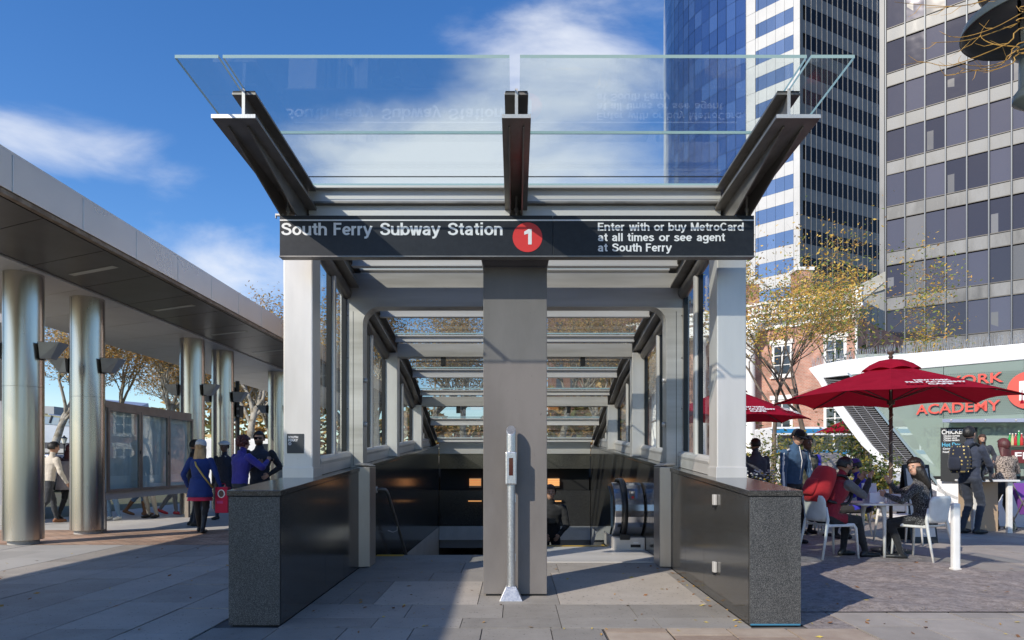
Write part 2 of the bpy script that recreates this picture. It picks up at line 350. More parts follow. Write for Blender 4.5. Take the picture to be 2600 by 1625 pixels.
# the ground sheet, open where the stairs go down
def frame_sheet(name, xs, ys, z, m, skip=None):
    b = MB()
    for i in range(len(xs) - 1):
        for j in range(len(ys) - 1):
            if skip and (i, j) in skip: continue
            b.quad((xs[i], ys[j], z), (xs[i + 1], ys[j], z), (xs[i + 1], ys[j + 1], z), (xs[i], ys[j + 1], z))
    me = b.mesh(name, m); bm = bmesh.new(); bm.from_mesh(me); bmesh.ops.remove_doubles(bm, verts=bm.verts, dist=1e-4); bm.to_mesh(me); bm.free()
    o = bpy.data.objects.new(name, me); COL.objects.link(o); return struct(o)
frame_sheet('ground', [-900, -1.95, 1.95, 900], [-300, 8.5, 16.5, 1500], -0.05, FARGROUND, {(1, 1)})
plaza = frame_sheet('plaza', [-10.4, -1.95, 1.95, 40], [-14, 8.5, 16.5, 60], -0.012, MORTAR, {(1, 1)})
b = MB(); b.box(-60, -10.55, -20, 120, -0.10, -0.08)
road = struct(b.build('road', ASPHALT))
b = MB(); b.box(-10.55, -10.38, -14, 60, -0.1, 0.006); struct(b.build('kerb', CONCRETE, bevel=0.015))

def zf(y): return max(0.0, min(0.055, (y - 5.4) * 0.0155))
unit = MB(); unit.box(-0.5, 0.5, -0.5, 0.5, -1, 0)
def paver_mesh(m, seed):
    me = unit.mesh('paver', m, bevel=0.012); return me
def lay(parent, m, x0, x1, y0, y1, cw, lmin, lmax, gap=0.008, name='paver', seed=1, skip=None, along='y'):
    r = random.Random(seed); me = unit.mesh(name, m)
    x = x0
    while x < x1 - 0.02:
        w = min(cw * r.uniform(0.94, 1.06), x1 - x)
        if x1 - (x + w) < cw * 0.4: w = x1 - x
        y = y0 - r.uniform(0, lmax * 0.8)
        while y < y1:
            l = r.uniform(lmin, lmax); a, bb = max(y, y0), min(y + l, y1); y += l
            if bb - a < 0.05: continue
            cx_, cy_ = x + w / 2, (a + bb) / 2
            if skip and skip(cx_, cy_): continue
            if along == 'y': loc, sc = (cx_, cy_), (w - gap, bb - a - gap)
            else: loc, sc = (cy_, cx_), (bb - a - gap, w - gap)
            piece(me, name, parent, (loc[0], loc[1], r.uniform(-0.0025, 0.0015)), (sc[0], sc[1], 0.03), (r.uniform(-0.0016, 0.0016), r.uniform(-0.0016, 0.0016), 0))
        x += w
lay(plaza, BLUESTONE, -6.0, -2.32, 4.15, 10.55, 0.62, 0.75, 1.3, gap=0.013, seed=3)
lay(plaza, CONCRETE, -8.9, -6.0, 6.6, 10.55, 0.72, 0.8, 1.4, seed=13)
lay(plaza, GREYSTONE, -2.30, 0.66, 4.15, 5.20, 0.52, 0.6, 0.9, seed=4)
lay(plaza, TANSTONE, 0.67, 2.60, 4.15, 5.20, 0.47, 0.30, 0.48, gap=0.02, seed=5)
lay(plaza, PALESTONE, 2.61, 5.2, 4.15, 5.75, 0.5, 0.4, 0.7, gap=0.016, seed=6)
lay(plaza, PALESTONE, 5.55, 11.0, 8.0, 12.9, 0.75, 0.7, 1.3, gap=0.014, seed=8)
b = MB(); b.quad((-10.38, 10.57, 0), (-2.25, 10.57, 0), (-2.25, 12.9, 0), (-10.38, 12.9, 0))
struct(b.build('sett_paving', SETTS))
b = MB(); b.quad((-10.38, 12.91, 0), (-2.25, 12.91, 0), (-2.25, 40, 0), (-10.38, 40, 0))
struct(b.build('pavement', CONCRETE))
# gravel with stones too many to count
def gravel_patch():
    b = MB(); n = 70; x0, x1, y0, y1 = 2.235, 5.53, 5.77, 13.2
    nx, ny = 60, 110
    vs = []
    for j in range(ny + 1):
        for i in range(nx + 1):
            x = x0 + (x1 - x0) * i / nx; y = y0 + (y1 - y0) * j / ny
            e = min(1, (x - x0) * 6, (x1 - x) * 6, (y - y0) * 6)
            vs.append((x, y, 0.002 + 0.026 * e * (0.5 + mnoise.fractal(Vector((x * 2.3, y * 2.3, 0)), 1.0, 2.0, 5))))
    b.add(vs, [(j * (nx + 1) + i, j * (nx + 1) + i + 1, (j + 1) * (nx + 1) + i + 1, (j + 1) * (nx + 1) + i) for j in range(ny) for i in range(nx)])
    b.quad((5.5, 12.95, -0.004), (40, 12.95, -0.004), (40, 60, -0.004), (5.5, 60, -0.004)); b.quad((1.96, 13.2, -0.003), (5.5, 13.2, -0.003), (5.5, 60, -0.003), (1.96, 60, -0.003))
    b.quad((2.235, 5.2, -0.004), (2.62, 5.2, -0.004), (2.62, 5.8, -0.004), (2.235, 5.8, -0.004))
    b.quad((5.2, 4, -0.004), (11, 4, -0.004), (11, 8, -0.004), (5.2, 8, -0.004))
    o = b.build('gravel', GRAVEL, smooth=True); struct(o)
    s = MB(); r = random.Random(5)
    for _ in range(2200):
        x, y = r.uniform(2.3, 5.5), 5.8 + 6 * r.random() ** 1.6; q = r.uniform(0.003, 0.009)
        a = r.uniform(0, 6.28); u = Vector((math.cos(a), math.sin(a), 0)) * q; w = Vector((-math.sin(a), math.cos(a), 0)) * q * r.uniform(0.5, 0.9)
        c = Vector((x, y, 0.012 + 0.018 * mnoise.fractal(Vector((x * 2.3, y * 2.3, 0)), 1.0, 2.0, 5)))
        s.add([c - u, c - w, c + u, c + w, c + Vector((0, 0, q * 0.8))], [(0, 1, 4), (1, 2, 4), (2, 3, 4), (3, 0, 4)])
    o = s.build('pebbles', stone_mat('pebble', (0.10, 0.085, 0.075), (0.32, 0.28, 0.25), scale=30)); o['kind'] = 'stuff'
    tag(o, 'small loose stones strewn over the gravel by the cafe chairs', 'pebbles')
gravel_patch()
# entry floor inside the walls
def slab(name, x0, x1, y0, y1, m, dz=0.0, parent=None):
    b = MB(); g = 0.003
    x0 += g; x1 -= g; y0 += g; y1 -= g
    b.add([(x0, y0, zf(y0) - 0.04), (x1, y0, zf(y0) - 0.04), (x1, y1, zf(y1) - 0.04), (x0, y1, zf(y1) - 0.04), (x0, y0, zf(y0) + dz), (x1, y0, zf(y0) + dz), (x1, y1, zf(y1) + dz), (x0, y1, zf(y1) + dz)],
          [(0, 3, 2, 1), (4, 5, 6, 7), (0, 1, 5, 4), (1, 2, 6, 5), (2, 3, 7, 6), (3, 0, 4, 7)])
    return b.build(name, m, parent)
for (y0, y1, cuts) in [(5.21, 5.54, [-1.81, -1.1, -0.42, 0.36, 1.12, 1.81]), (5.54, 6.03, [-1.81, -0.9, -0.1, 0.36, 1.0, 1.62, 1.81]),
                       (6.03, 7.1, [-1.81, -1.55, -1.25]), (6.03, 7.1, [-0.33, 0.40]), (6.03, 7.62, [1.70, 1.81]), (7.1, 7.62, [-1.81, -0.9, 0.40]),
                       (7.62, 8.33, [-1.81, -0.6, 0.5, 1.81]), (8.33, 8.97, [-1.81, -0.55, 0.3])]:
    for i in range(len(cuts) - 1): slab('paver', cuts[i], cuts[i + 1], y0, y1, GREYSTONE, parent=plaza)
slab('hatch_plate', -1.25, -0.33, 6.03, 7.1, HATCHM, 0.002, plaza); slab('hatch_plate', 0.40, 1.70, 6.03, 7.62, HATCHM, 0.002, plaza)
# fallen leaves
def fallen():
    s = MB(); r = random.Random(11)
    spots = []
    for _ in range(60): spots.append((r.uniform(-1.7, 1.75), 5.0 + 3.6 * r.random()))
    for _ in range(26): spots.append((1.815 - abs(r.gauss(0.03, 0.06)), r.uniform(5.4, 7.8)))
    for _ in range(50): spots.append((r.uniform(-6.5, -2.3), r.uniform(4.9, 11)))
    for _ in range(30): spots.append((r.uniform(0, 4.5), r.uniform(4.9, 5.5)))
    for _ in range(60): spots.append((r.uniform(2.4, 6.5), r.uniform(5.8, 11)))
    for x, y in spots:
        if -2.25 < x < -1.8 and y > 5.2: continue
        q = r.uniform(0.016, 0.034); a = r.uniform(0, 6.28); u = Vector((math.cos(a), math.sin(a), r.uniform(0, .35))) * q; w = Vector((-math.sin(a), math.cos(a), r.uniform(-.2, .5))) * q * 0.5
        c = Vector((x, y, zf(y) * (abs(x) < 1.8) + (0.022 if x > 2.3 and y > 5.7 else 0.006))); s.cm = r.choice([0, 0, 1, 1, 2])
        s.add([c - u, c - w * 0.9 + u * 0.1, c + u, c + w + u * 0.1, c - Vector((0, 0, 0.003))], [(0, 1, 4), (1, 2, 4), (2, 3, 4), (3, 0, 4)])
    o = s.build('fallen_leaves', [mat('leaf_brown', (0.22, 0.10, 0.035), 0.7), mat('leaf_amber', (0.45, 0.24, 0.05), 0.7), mat('leaf_yellow', (0.55, 0.42, 0.08), 0.7)]); o['kind'] = 'stuff'
    tag(o, 'dry brown and yellow leaves scattered over the paving', 'fallen leaves')
fallen()
# ------------------------------------------------------------------ the subway entrance
ENT = thing('subway_entrance', 'glass and stainless steel subway entrance between dark granite walls', 'entrance', (0, 5.3, 0))
WI, WO = 1.815, 2.21
def zcap(y): return 1.047 + 0.06 * (y - 5.28)
ROOF = [(4.50, 3.948), (6.2, 3.85), (12.0, 3.035), (16.35, 1.85)]
def zr(y):
    for (a, za), (c, zc) in zip(ROOF, ROOF[1:]):
        if y <= c: return za + (zc - za) * (y - a) / (c - a)
    return ROOF[-1][1]
def sweep(b, x0, x1, y0, y1, fz0, fz1):     # a bar of box section following a height function along y
    ys = [y0] + [y for y, _ in ROOF if y0 < y < y1] + [y1]
    b.loft([[(x0, y, fz0(y)), (x1, y, fz0(y)), (x1, y, fz1(y)), (x0, y, fz1(y))] for y in ys])
TILE = mat('white_wall_tile', (0.52, 0.53, 0.53), 0.3, col2=(0.60, 0.61, 0.61), scale=3)
DARKIN = mat('dark_interior', (0.02, 0.02, 0.021), 0.7)
for s in (-1, 1):
    lo, hi = (WI + 0.025, WO - 0.02)
    b = MB(); sweep(b, s * lo, s * hi, 5.30, 16.4, lambda y: -4.2 if y > 8.4 else -0.04, lambda y: zcap(y) - 0.046)
    core = b.build('granite_wall', mat('wall_core', (0.02, 0.02, 0.02), 0.8), ENT)
    def panel(y0, y1, z0f, z1f, m, nm='granite_panel'):
        b = MB(); g = 0.0025; sweep(b, s * WI, s * (lo - 0.001), y0 + g, y1 - g, z0f, z1f); return b.build(nm, m, core)
    cut = [5.282, 6.55, 7.25, 7.97]
    for i in range(3): panel(cut[i], cut[i + 1], lambda y: zf(y) + 0.004, lambda y: zcap(y) - 0.05, GRANITE)
    cut = [8.30, 9.2, 10.1, 11.0, 11.9, 12.8, 13.7, 14.6, 15.5, 16.3]
    for i in range(9):
        panel(cut[i], cut[i + 1], lambda y: -0.25, lambda y: zcap(y) - 0.05, GRANITE)
        panel(cut[i], cut[i + 1], lambda y: -4.2, lambda y: -0.256, TILE, 'wall_tile')
    b = MB(); b.box(*sorted((s * WI, s * WO)), 5.27, 5.297, 0.004, zcap(5.28) - 0.05); b.build('granite_panel', GRANITE_F, core, bevel=0.002)
    for y0, y1 in ((5.30, 8.0), (8.005, 11.5), (11.505, 16.4)):
        b = MB(); sweep(b, s * (hi + 0.001), s * WO, y0, y1, lambda y: 0.004, lambda y: zcap(y) - 0.05); b.build('granite_panel', GRANITE_F, core)
    for y0, y1 in ((5.26, 7.02), (7.024, 10.0), (10.004, 13.0), (13.004, 16.4)):
        b = MB(); sweep(b, s * (WI - 0.012), s * (WO + 0.012), y0, y1, lambda y: zcap(y) - 0.044, lambda y: zcap(y)); b.build('cap_stone', GRANITE, core, bevel=0.004)
    # front post
    b = MB(); b.box(*sorted((s * 1.925, s * 2.205)), 6.5, 6.77, zcap(6.5) + 0.012, 3.62)
    po = b.build('post', STEEL, ENT, bevel=0.012)
    b = MB(); b.box(*sorted((s * 1.915, s * 2.2085)), 6.49, 6.78, zcap(6.5) - 0.01, zcap(6.5) + 0.10); b.build('base_shoe', STEEL, po, bevel=0.004)
    # jamb foot of the portal, stainless
    b = MB(); b.prism([(s * 1.69, 7.97, zf(8) + 0.006), (s * (WI + 0.02), 7.93, zf(8) + 0.006), (s * (WI + 0.02), 8.30, zf(8) + 0.006), (s * 1.69, 8.30, zf(8) + 0.006)], (0, 0, 1.17))
    b.prism([(s * 1.69, 7.97, 1.228), (s * 1.86, 7.93, 1.228), (s * 1.86, 7.93, 1.262), (s * 1.77, 7.95, 1.262)], (0, 0.35, 0))
    b.build('jamb_casing', mat('brownish_stainless', (0.40, 0.355, 0.315), 0.36, 0.6, (0.47, 0.42, 0.375), scale=3, rvar=0.06, stretch=(1, 1, 0.1), dirt=0.3), ENT, bevel=0.008)
    # side rafters: a dark steel beam with wide flanges
    for (x0, x1, a, c) in ((1.835, 2.0, 0.032, 0.0), (1.835, 2.0, 0.262, 0.238)):
        b = MB(); sweep(b, s * x0, s * x1, 6.4, 16.35, lambda y: zr(y) - a, lambda y: zr(y) - c); b.build('rafter_flange', STEEL_DK, ENT, bevel=0.003)
    b = MB(); sweep(b, s * 1.91, s * 1.925, 6.4, 16.35, lambda y: zr(y) - 0.238, lambda y: zr(y) - 0.032); b.build('rafter_web', STEEL_DK, ENT)
    # frames B and C, posts and side glazing
    for yy, x0 in ((10.46, 1.80), (13.18, 1.80), (15.95, 1.80)):
        b = MB(); b.box(*sorted((s * x0, s * 2.0)), yy, yy + 0.22, zcap(yy) + 0.004, zr(yy + 0.2) - 0.266); b.build('post', STEEL, ENT, bevel=0.008)
    for (y0, y1, nm) in ((6.78, 8.04, 1), (8.28, 10.455, 1), (10.685, 13.175, 1), (13.405, 15.945, 1)):
        xg = 2.02
        b = MB(); sill = lambda y: zcap(y) + 0.19
        ys = np.linspace(y0, y1, 3)
        b.loft([[(s * (1.975 + 0.055 * math.cos(t)), y, sill(y) - 0.055 + 0.055 * math.sin(t)) for t in np.linspace(0, 2 * math.pi, 13)[:-1]] for y in ys]); 
        sweep(b, s * 1.93, s * 2.05, y0, y1, lambda y: zcap(y) + 0.004, lambda y: sill(y) - 0.05); b.build('sill', STEEL, ENT, smooth=False)
        b = MB(); b.loft([[(s * (1.985 + 0.065 * math.cos(t)), y, zr(y) - 0.33 + 0.07 * math.sin(t)) for t in np.linspace(0, 2 * math.pi, 15)[:-1]] for y in ys]); b.build('header_rail', STEEL_DK, ENT, smooth=True)
        ym = (y0 + y1) / 2 + 0.02
        b = MB(); w = 0.042; b.box(*sorted((s * 1.945, s * 2.04)), ym - w, ym + w, sill(ym) - 0.03, zr(ym) - 0.36); b.build('mullion', STEEL, ENT, bevel=0.03)
        for mx_ in (ym - 0.052, ym + 0.052, y0 + 0.012, y1 - 0.012):
            b = MB(); w = 0.0095; b.box(*sorted((s * 1.985, s * 2.035)), mx_ - w, mx_ + w, sill(mx_) - 0.02, zr(mx_) - 0.36); b.build('gasket', RUBBER, ENT)
        for (a, c) in ((y0 + 0.02, ym - 0.05), (ym + 0.05, y1 - 0.02)):
            b = MB(); b.add([(s * xg, a, sill(a) - 0.01), (s * xg, c, sill(c) - 0.01), (s * xg, c, zr(c) - 0.38), (s * xg, a, zr(a) - 0.38)], [(0, 1, 2, 3)]); b.build('glass_pane', GLASS, ENT)
# portal frame with rounded corners
yA = 8.05
def portal_poly(xo, xi, zt, zb, z0, r):
    p = [(-xo, z0), (-xo, zt), (xo, zt), (xo, z0), (xi, z0)]
    p += [(xi - r + r * math.cos(t), zb - r + r * math.sin(t)) for t in np.linspace(0, math.pi / 2, 9)]
    p += [(-xi + r + r * math.cos(t), zb - r + r * math.sin(t)) for t in np.linspace(math.pi / 2, math.pi, 9)]
    return p + [(-xi, z0)]
b = MB(); b.prism([(x, yA, z) for x, z in portal_poly(2.06, 1.79, 3.50, 3.105, 1.21, 0.2)], (0, 0.22, 0)); por = b.build('portal_frame', STEEL_SOIL, ENT, bevel=0.004)
for s in (-1, 1):
    b = MB(); b.box(s * 1.905 - 0.003, s * 1.905 + 0.003, yA - 0.0012, yA, 1.23, 3.05); b.build('joint', BLACK, por)
    for z in (1.9, 2.5, 3.0): b = MB(); b.lathe([(0.009, 0), (0.009, 0.006)], (0, 0, 0), 8); me = b.mesh('bolt', STEEL_DK); piece(me, 'bolt', por, (s * 1.97, yA, z), None, (math.pi / 2, 0, 0))
    for z in (1.72, 2.24): b = MB(); b.lathe([(0.0, 0), (0.03, 0.0), (0.026, 0.035), (0.0, 0.04)], (0, 0, 0), 12, False); me = b.mesh('hinge_cover', STEEL, smooth=True); piece(me, 'hinge_cover', por, (s * 1.79, yA + 0.06, z), None, (0, -s * math.pi / 2, 0))
# cross beams under the glass
def purlin(y, name='purlin', h=0.17, xw=1.833):
    z = zr(y)
    for (a, c, d0, d1) in ((-0.05, 0.05, 0.02, 0.04), (-0.045, 0.045, h - 0.02, h)):
        b = MB(); b.box(-xw, xw, y + a, y + c, z - d1, z - d0); b.build(name + '_flange', STEEL_H, ENT, bevel=0.003)
    b = MB(); b.box(-xw + 0.002, xw - 0.002, y - 0.008, y + 0.008, z - h + 0.02, z - 0.04); return b.build(name, STEEL_H, ENT)
for y in (7.70, 9.3, 12.25, 14.85): purlin(y)
purlin(16.2, h=0.12)
for y in (8.12, 10.5, 13.22): purlin(y, h=0.125)
for y0, h0, h1 in ((10.46, 0.155, 0.36), (13.2, 0.155, 0.34)):
    b = MB(); b.box(-1.80, 1.80, y0, y0 + 0.2, zr(y0) - h1, zr(y0) - h0); be = b.build('frame_beam', STEEL_SOIL, ENT, bevel=0.006)
    for x in (-1.1, 1.05):
        b = MB(); b.box(x - 0.035, x + 0.035, y0 + 0.03, y0 + 0.12, zr(y0) - h1 - 0.13, zr(y0) - h1); b.build('hanger_bracket', BLACK, be)
# head beam under the canopy root
zh = zr(6.34)
for (y0, y1, z0, z1, m) in ((6.30, 6.42, zh - 0.03, zh - 0.008, STEEL_H), (6.355, 6.37, zh - 0.15, zh - 0.03, STEEL_H), (6.31, 6.40, zh - 0.17, zh - 0.15, STEEL_DK), (6.36, 6.46, zh - 0.42, zh - 0.172, STEEL_H)):
    b = MB(); b.box(-1.92, 1.92, y0, y1, z0, z1); b.build('head_beam', m, ENT, bevel=0.002)
# canopy brackets
def bracket(xc, x0, x1, w0, w1, name='canopy_bracket'):
    par = None; yt = 4.87
    def bar(xa, xb, ya, yb, f0, f1, m, nm):
        nonlocal par
        b = MB(); sweep(b, xa, xb, ya, yb, f0, f1); o = b.build(nm, m, ENT if par is None else par, bevel=0.0025)
        if par is None: par = o
    ztop = lambda y: zr(y) - 0.012
    bar(xc - 0.008, xc + 0.008, yt, 6.36, lambda y: zr(y) - 0.19, lambda y: zr(y) - 0.04, STEEL_DK, name)
    bar(xc - 0.085, xc + 0.085, yt + 0.005, 6.40, lambda y: zr(y) - 0.040, lambda y: zr(y) - 0.022, STEEL_DK, 'flange')
    bar(xc - 0.080, xc - 0.004, yt + 0.003, 6.36, lambda y: zr(y) - 0.021, ztop, RUBBER, 'gasket'); bar(xc + 0.004, xc + 0.080, yt + 0.003, 6.36, lambda y: zr(y) - 0.021, ztop, RUBBER, 'gasket')
    bar(x0, x1, yt - 0.012, 6.45, lambda y: zr(y) - 0.215, lambda y: zr(y) - 0.19, STEEL_DK, 'flange')
    for xx in (w0, w1):
        bar(xx - 0.006, xx + 0.006, yt + 0.09, 6.45, lambda y: zr(y) - 0.217 - 0.01 - 0.20 * min(1, max(0, (y - yt - 0.09) / 0.9)) ** 1.3 if y < 6.2 else zr(y) - 0.42, lambda y: zr(y) - 0.216, STEEL_DK, 'stiffener')
    b = MB(); b.box(x0, x1, yt - 0.016, yt - 0.0125, zr(yt) - 0.216, zr(yt) - 0.189); b.build('end_plate', STEEL, par); b = MB(); b.box(xc - 0.011, xc + 0.011, yt - 0.004, yt - 0.0005, zr(yt) - 0.188, zr(yt) - 0.0); b.build('end_plate', STEEL, par)
    return par
bracket(-1.935, -2.16, -1.845, -2.08, -1.94); bracket(0.012, -0.092, 0.116, -0.04, 0.064); bracket(1.955, 1.862, 2.178, 1.955, 2.095)
# glass: canopy and roof, each pane on its own
def roof_pane(x0, x1, y0, y1, t=0.028, m=GLASS_R, name='roof_glass', lift=0.0):
    b = MB(); ys = [y0] + [y for y, _ in ROOF if y0 < y < y1] + [y1]
    for k in range(len(ys) - 1):
        a, c = ys[k], ys[k + 1]; za, zc = zr(a) + lift, zr(c) + lift
        v = [(x0, a, za), (x1, a, za), (x1, c, zc), (x0, c, zc), (x0, a, za + t), (x1, a, za + t), (x1, c, zc + t), (x0, c, zc + t)]
        b.cm = 0; b.add(v, [(0, 3, 2, 1)])
        b.cm = 1; b.add(v, [(0, 1, 5, 4), (1, 2, 6, 5), (2, 3, 7, 6), (3, 0, 4, 7)])
    return b.build(name, [m, GLASS_EDGE], ENT)
for s in (-1, 1):
    roof_pane(*sorted((s * 0.035, s * 1.943)), 4.54, 5.47, 0.022, GLASS_C, 'canopy_glass', 0.004)
    roof_pane(*sorted((s * 0.035, s * 1.90)), 5.478, 6.32, 0.010, GLASS_C, 'canopy_glass', 0.004)
    roof_pane(*sorted((s * 1.972, s * 2.262)), 4.54, 5.55, 0.022, GLASS_C, 'canopy_glass', 0.004)
    ys = [6.34, 7.70, 8.14, 9.3, 10.5, 12.25, 13.22, 14.85, 16.3]
    for a, c in zip(ys, ys[1:]): roof_pane(*sorted((s * 0.006, s * 1.95)), a + 0.004, c - 0.004, 0.02)
# centre pillar
b = MB(); b.box(-0.294, 0.301, 6.37, 6.80, 0.035, 3.10); b.prism([(-0.294, 6.37, 3.10), (0.301, 6.37, 3.10), (0.322, 6.34, 3.17), (-0.315, 6.34, 3.17)], (0, 0.4, 0)); b.box(-0.28, 0.29, 6.40, 6.78, 3.17, 3.60)
pil = b.build('pillar', PAINT_GY, ENT, bevel=0.006)
b = MB(); b.box(-0.27, 0.28, 6.40, 6.77, 0.0, 0.036); b.build('plinth', BLACK, pil)
# hinge boxes and tape on the right wall
for z in (0.93, 0.325):
    b = MB(); b.box(1.785, 1.8145, 6.12, 6.18, z - 0.05, z + 0.045); h = b.build('catch_plate', STEEL, ENT, bevel=0.006)
    b = MB(); b.box(1.785, 1.805, 6.13, 6.17, z - 0.073, z - 0.0555); b.build('catch_pin', BLACK, h)
b = MB(); b.box(1.82, 2.205, 5.2665, 5.2695, 0.004, 0.016); b.build('blue_tape', mat('blue_tape', (0.05, 0.20, 0.32), 0.6), ENT)
# back wall, stair and shaft
YB = 16.32
def bw(py): return EYE - (py - HY) / (F / YB)
for (y0p, y1p, m, dy, nm) in ((1112, 1152, STEEL_H, 0, 'lintel'), (1152.2, 1190, GRANITE, 0.02, 'granite_panel'), (1190.2, 1245, DARKIN, 0.30, 'recess_wall'), (1245.2, 1336, GRANITE, 0.02, 'granite_panel'), (1336.2, 1371, TILE, 0.0, 'white_beam'), (1371.2, 1392, mat('grey_beam', (0.2, 0.2, 0.2), 0.5), 0.06, 'grey_beam')):
    n = 3 if nm == 'granite_panel' else 1
    for k in range(n):
        w = 3.62 / n; b = MB(); b.box(-1.81 + k * w + 0.002, -1.81 + (k + 1) * w - 0.002, YB + dy, YB + 0.6, bw(y1p), bw(y0p)); b.build(nm, m, ENT)
b = MB()
for q in ((-1.9, 1.9, 24, 24.1, -4.3, 0.2), (-1.9, 1.9, YB + 0.62, 24, bw(1245) + 0.3, bw(1190) + 0.3), (-2.0, -1.9, YB + 0.6, 24, -4.3, 1), (1.9, 2.0, YB + 0.6, 24, -4.3, 1), (-2, 2, 8.6, 24, -4.4, -4.3), (-1.84, 1.84, 8.9, 8.97, -4.3, 0.0)): b.box(*q)
b.build('shaft', mat('shaft_concrete', (0.10, 0.10, 0.10), 0.8), ENT)
b = MB()
for k in range(15):
    y = 8.97 + 0.3 * k; z = 0.055 - 0.165 * (k + 1)
    st = MB(); st.box(-1.81, 0.0, y, y + 0.31, z - 0.17, z); st.build('step', stone_mat('stair_tread', (0.10, 0.10, 0.10), (0.17, 0.17, 0.165)), ENT)
b = MB(); b.box(-1.80, -1.45, 8.84, 8.965, zf(9) + 0.001, zf(9) + 0.005); b.build('warning_plate', mat('yellow_paint', (0.70, 0.42, 0.03), 0.55), ENT)
# amber glows standing in for warm windows mirrored on the stairwell wall
WARM = mat('amber_glow', (0.9, 0.5, 0.2), 0.5, emit=(1.0, 0.45, 0.15), estr=0.45)
for k, (px, where) in enumerate(((1205, 'left of the centre pillar'), (1407, 'right of the centre pillar'))):
    x = X(px, YB)
    t = thing('louvred_glow', f'louvred amber glow standing in for a window reflection on the dark stairwell wall {where}', 'amber glow', (x, YB + 0.25, bw(1236)))
    for i in range(4):
        z = bw(1216) - i * 0.045; b = MB(); b.box(x - 0.14, x + 0.14, YB + 0.2, YB + 0.28, z - 0.036, z); b.build('slat', WARM, t)
    b = MB(); b.box(x - 0.15, x + 0.15, YB + 0.282, YB + 0.298, bw(1236) - 0.03, bw(1214)); b.build('glow_frame', STEEL_DK, t)
    x = X(px + 1, YB); t = thing('strip_glow', f'thin amber glow standing in for a reflection low on the stairwell wall {where}', 'amber glow', (x, YB, bw(1272)))
    b = MB(); b.box(x - 0.16, x + 0.16, YB - 0.05, YB - 0.012, bw(1273.5), bw(1270.5)); b.build('tube', WARM, t); b = MB(); b.box(x - 0.2, x + 0.2, YB - 0.06, YB + 0.018, bw(1270.2), bw(1269)); b.build('glow_frame', BLACK, t)
# handrail
t = thing('handrail', 'bent stainless handrail running down the stairs beside the granite wall', 'handrail', (-1.8, 8.95, 0))
pts = [(-1.812, 8.93, 0.915), (-1.74, 8.94, 0.92), (-1.70, 8.95, 0.915), (-1.685, 8.99, 0.885)] + [(-1.68, 9.05 + 0.3 * k, 0.845 - 0.198 * k) for k in range(13)]
b = MB(); b.tube(pts, 0.021, 10); b.build('rail', STEEL_DK, t, smooth=True)
b = MB(); b.tube([(-1.814, 8.93, 0.915), (-1.80, 8.93, 0.915)], 0.045, 14); b.build('wall_flange', STEEL, t)
for y, z in ((9.75, 0.36), (10.9, -0.40), (12.0, -1.12)):
    b = MB(); b.tube([(-1.68, y, z), (-1.68, y, z - 0.06), (-1.74, y, z - 0.085), (-1.812, y, z - 0.06)], 0.008, 6); b.build('wall_bracket', STEEL, t)
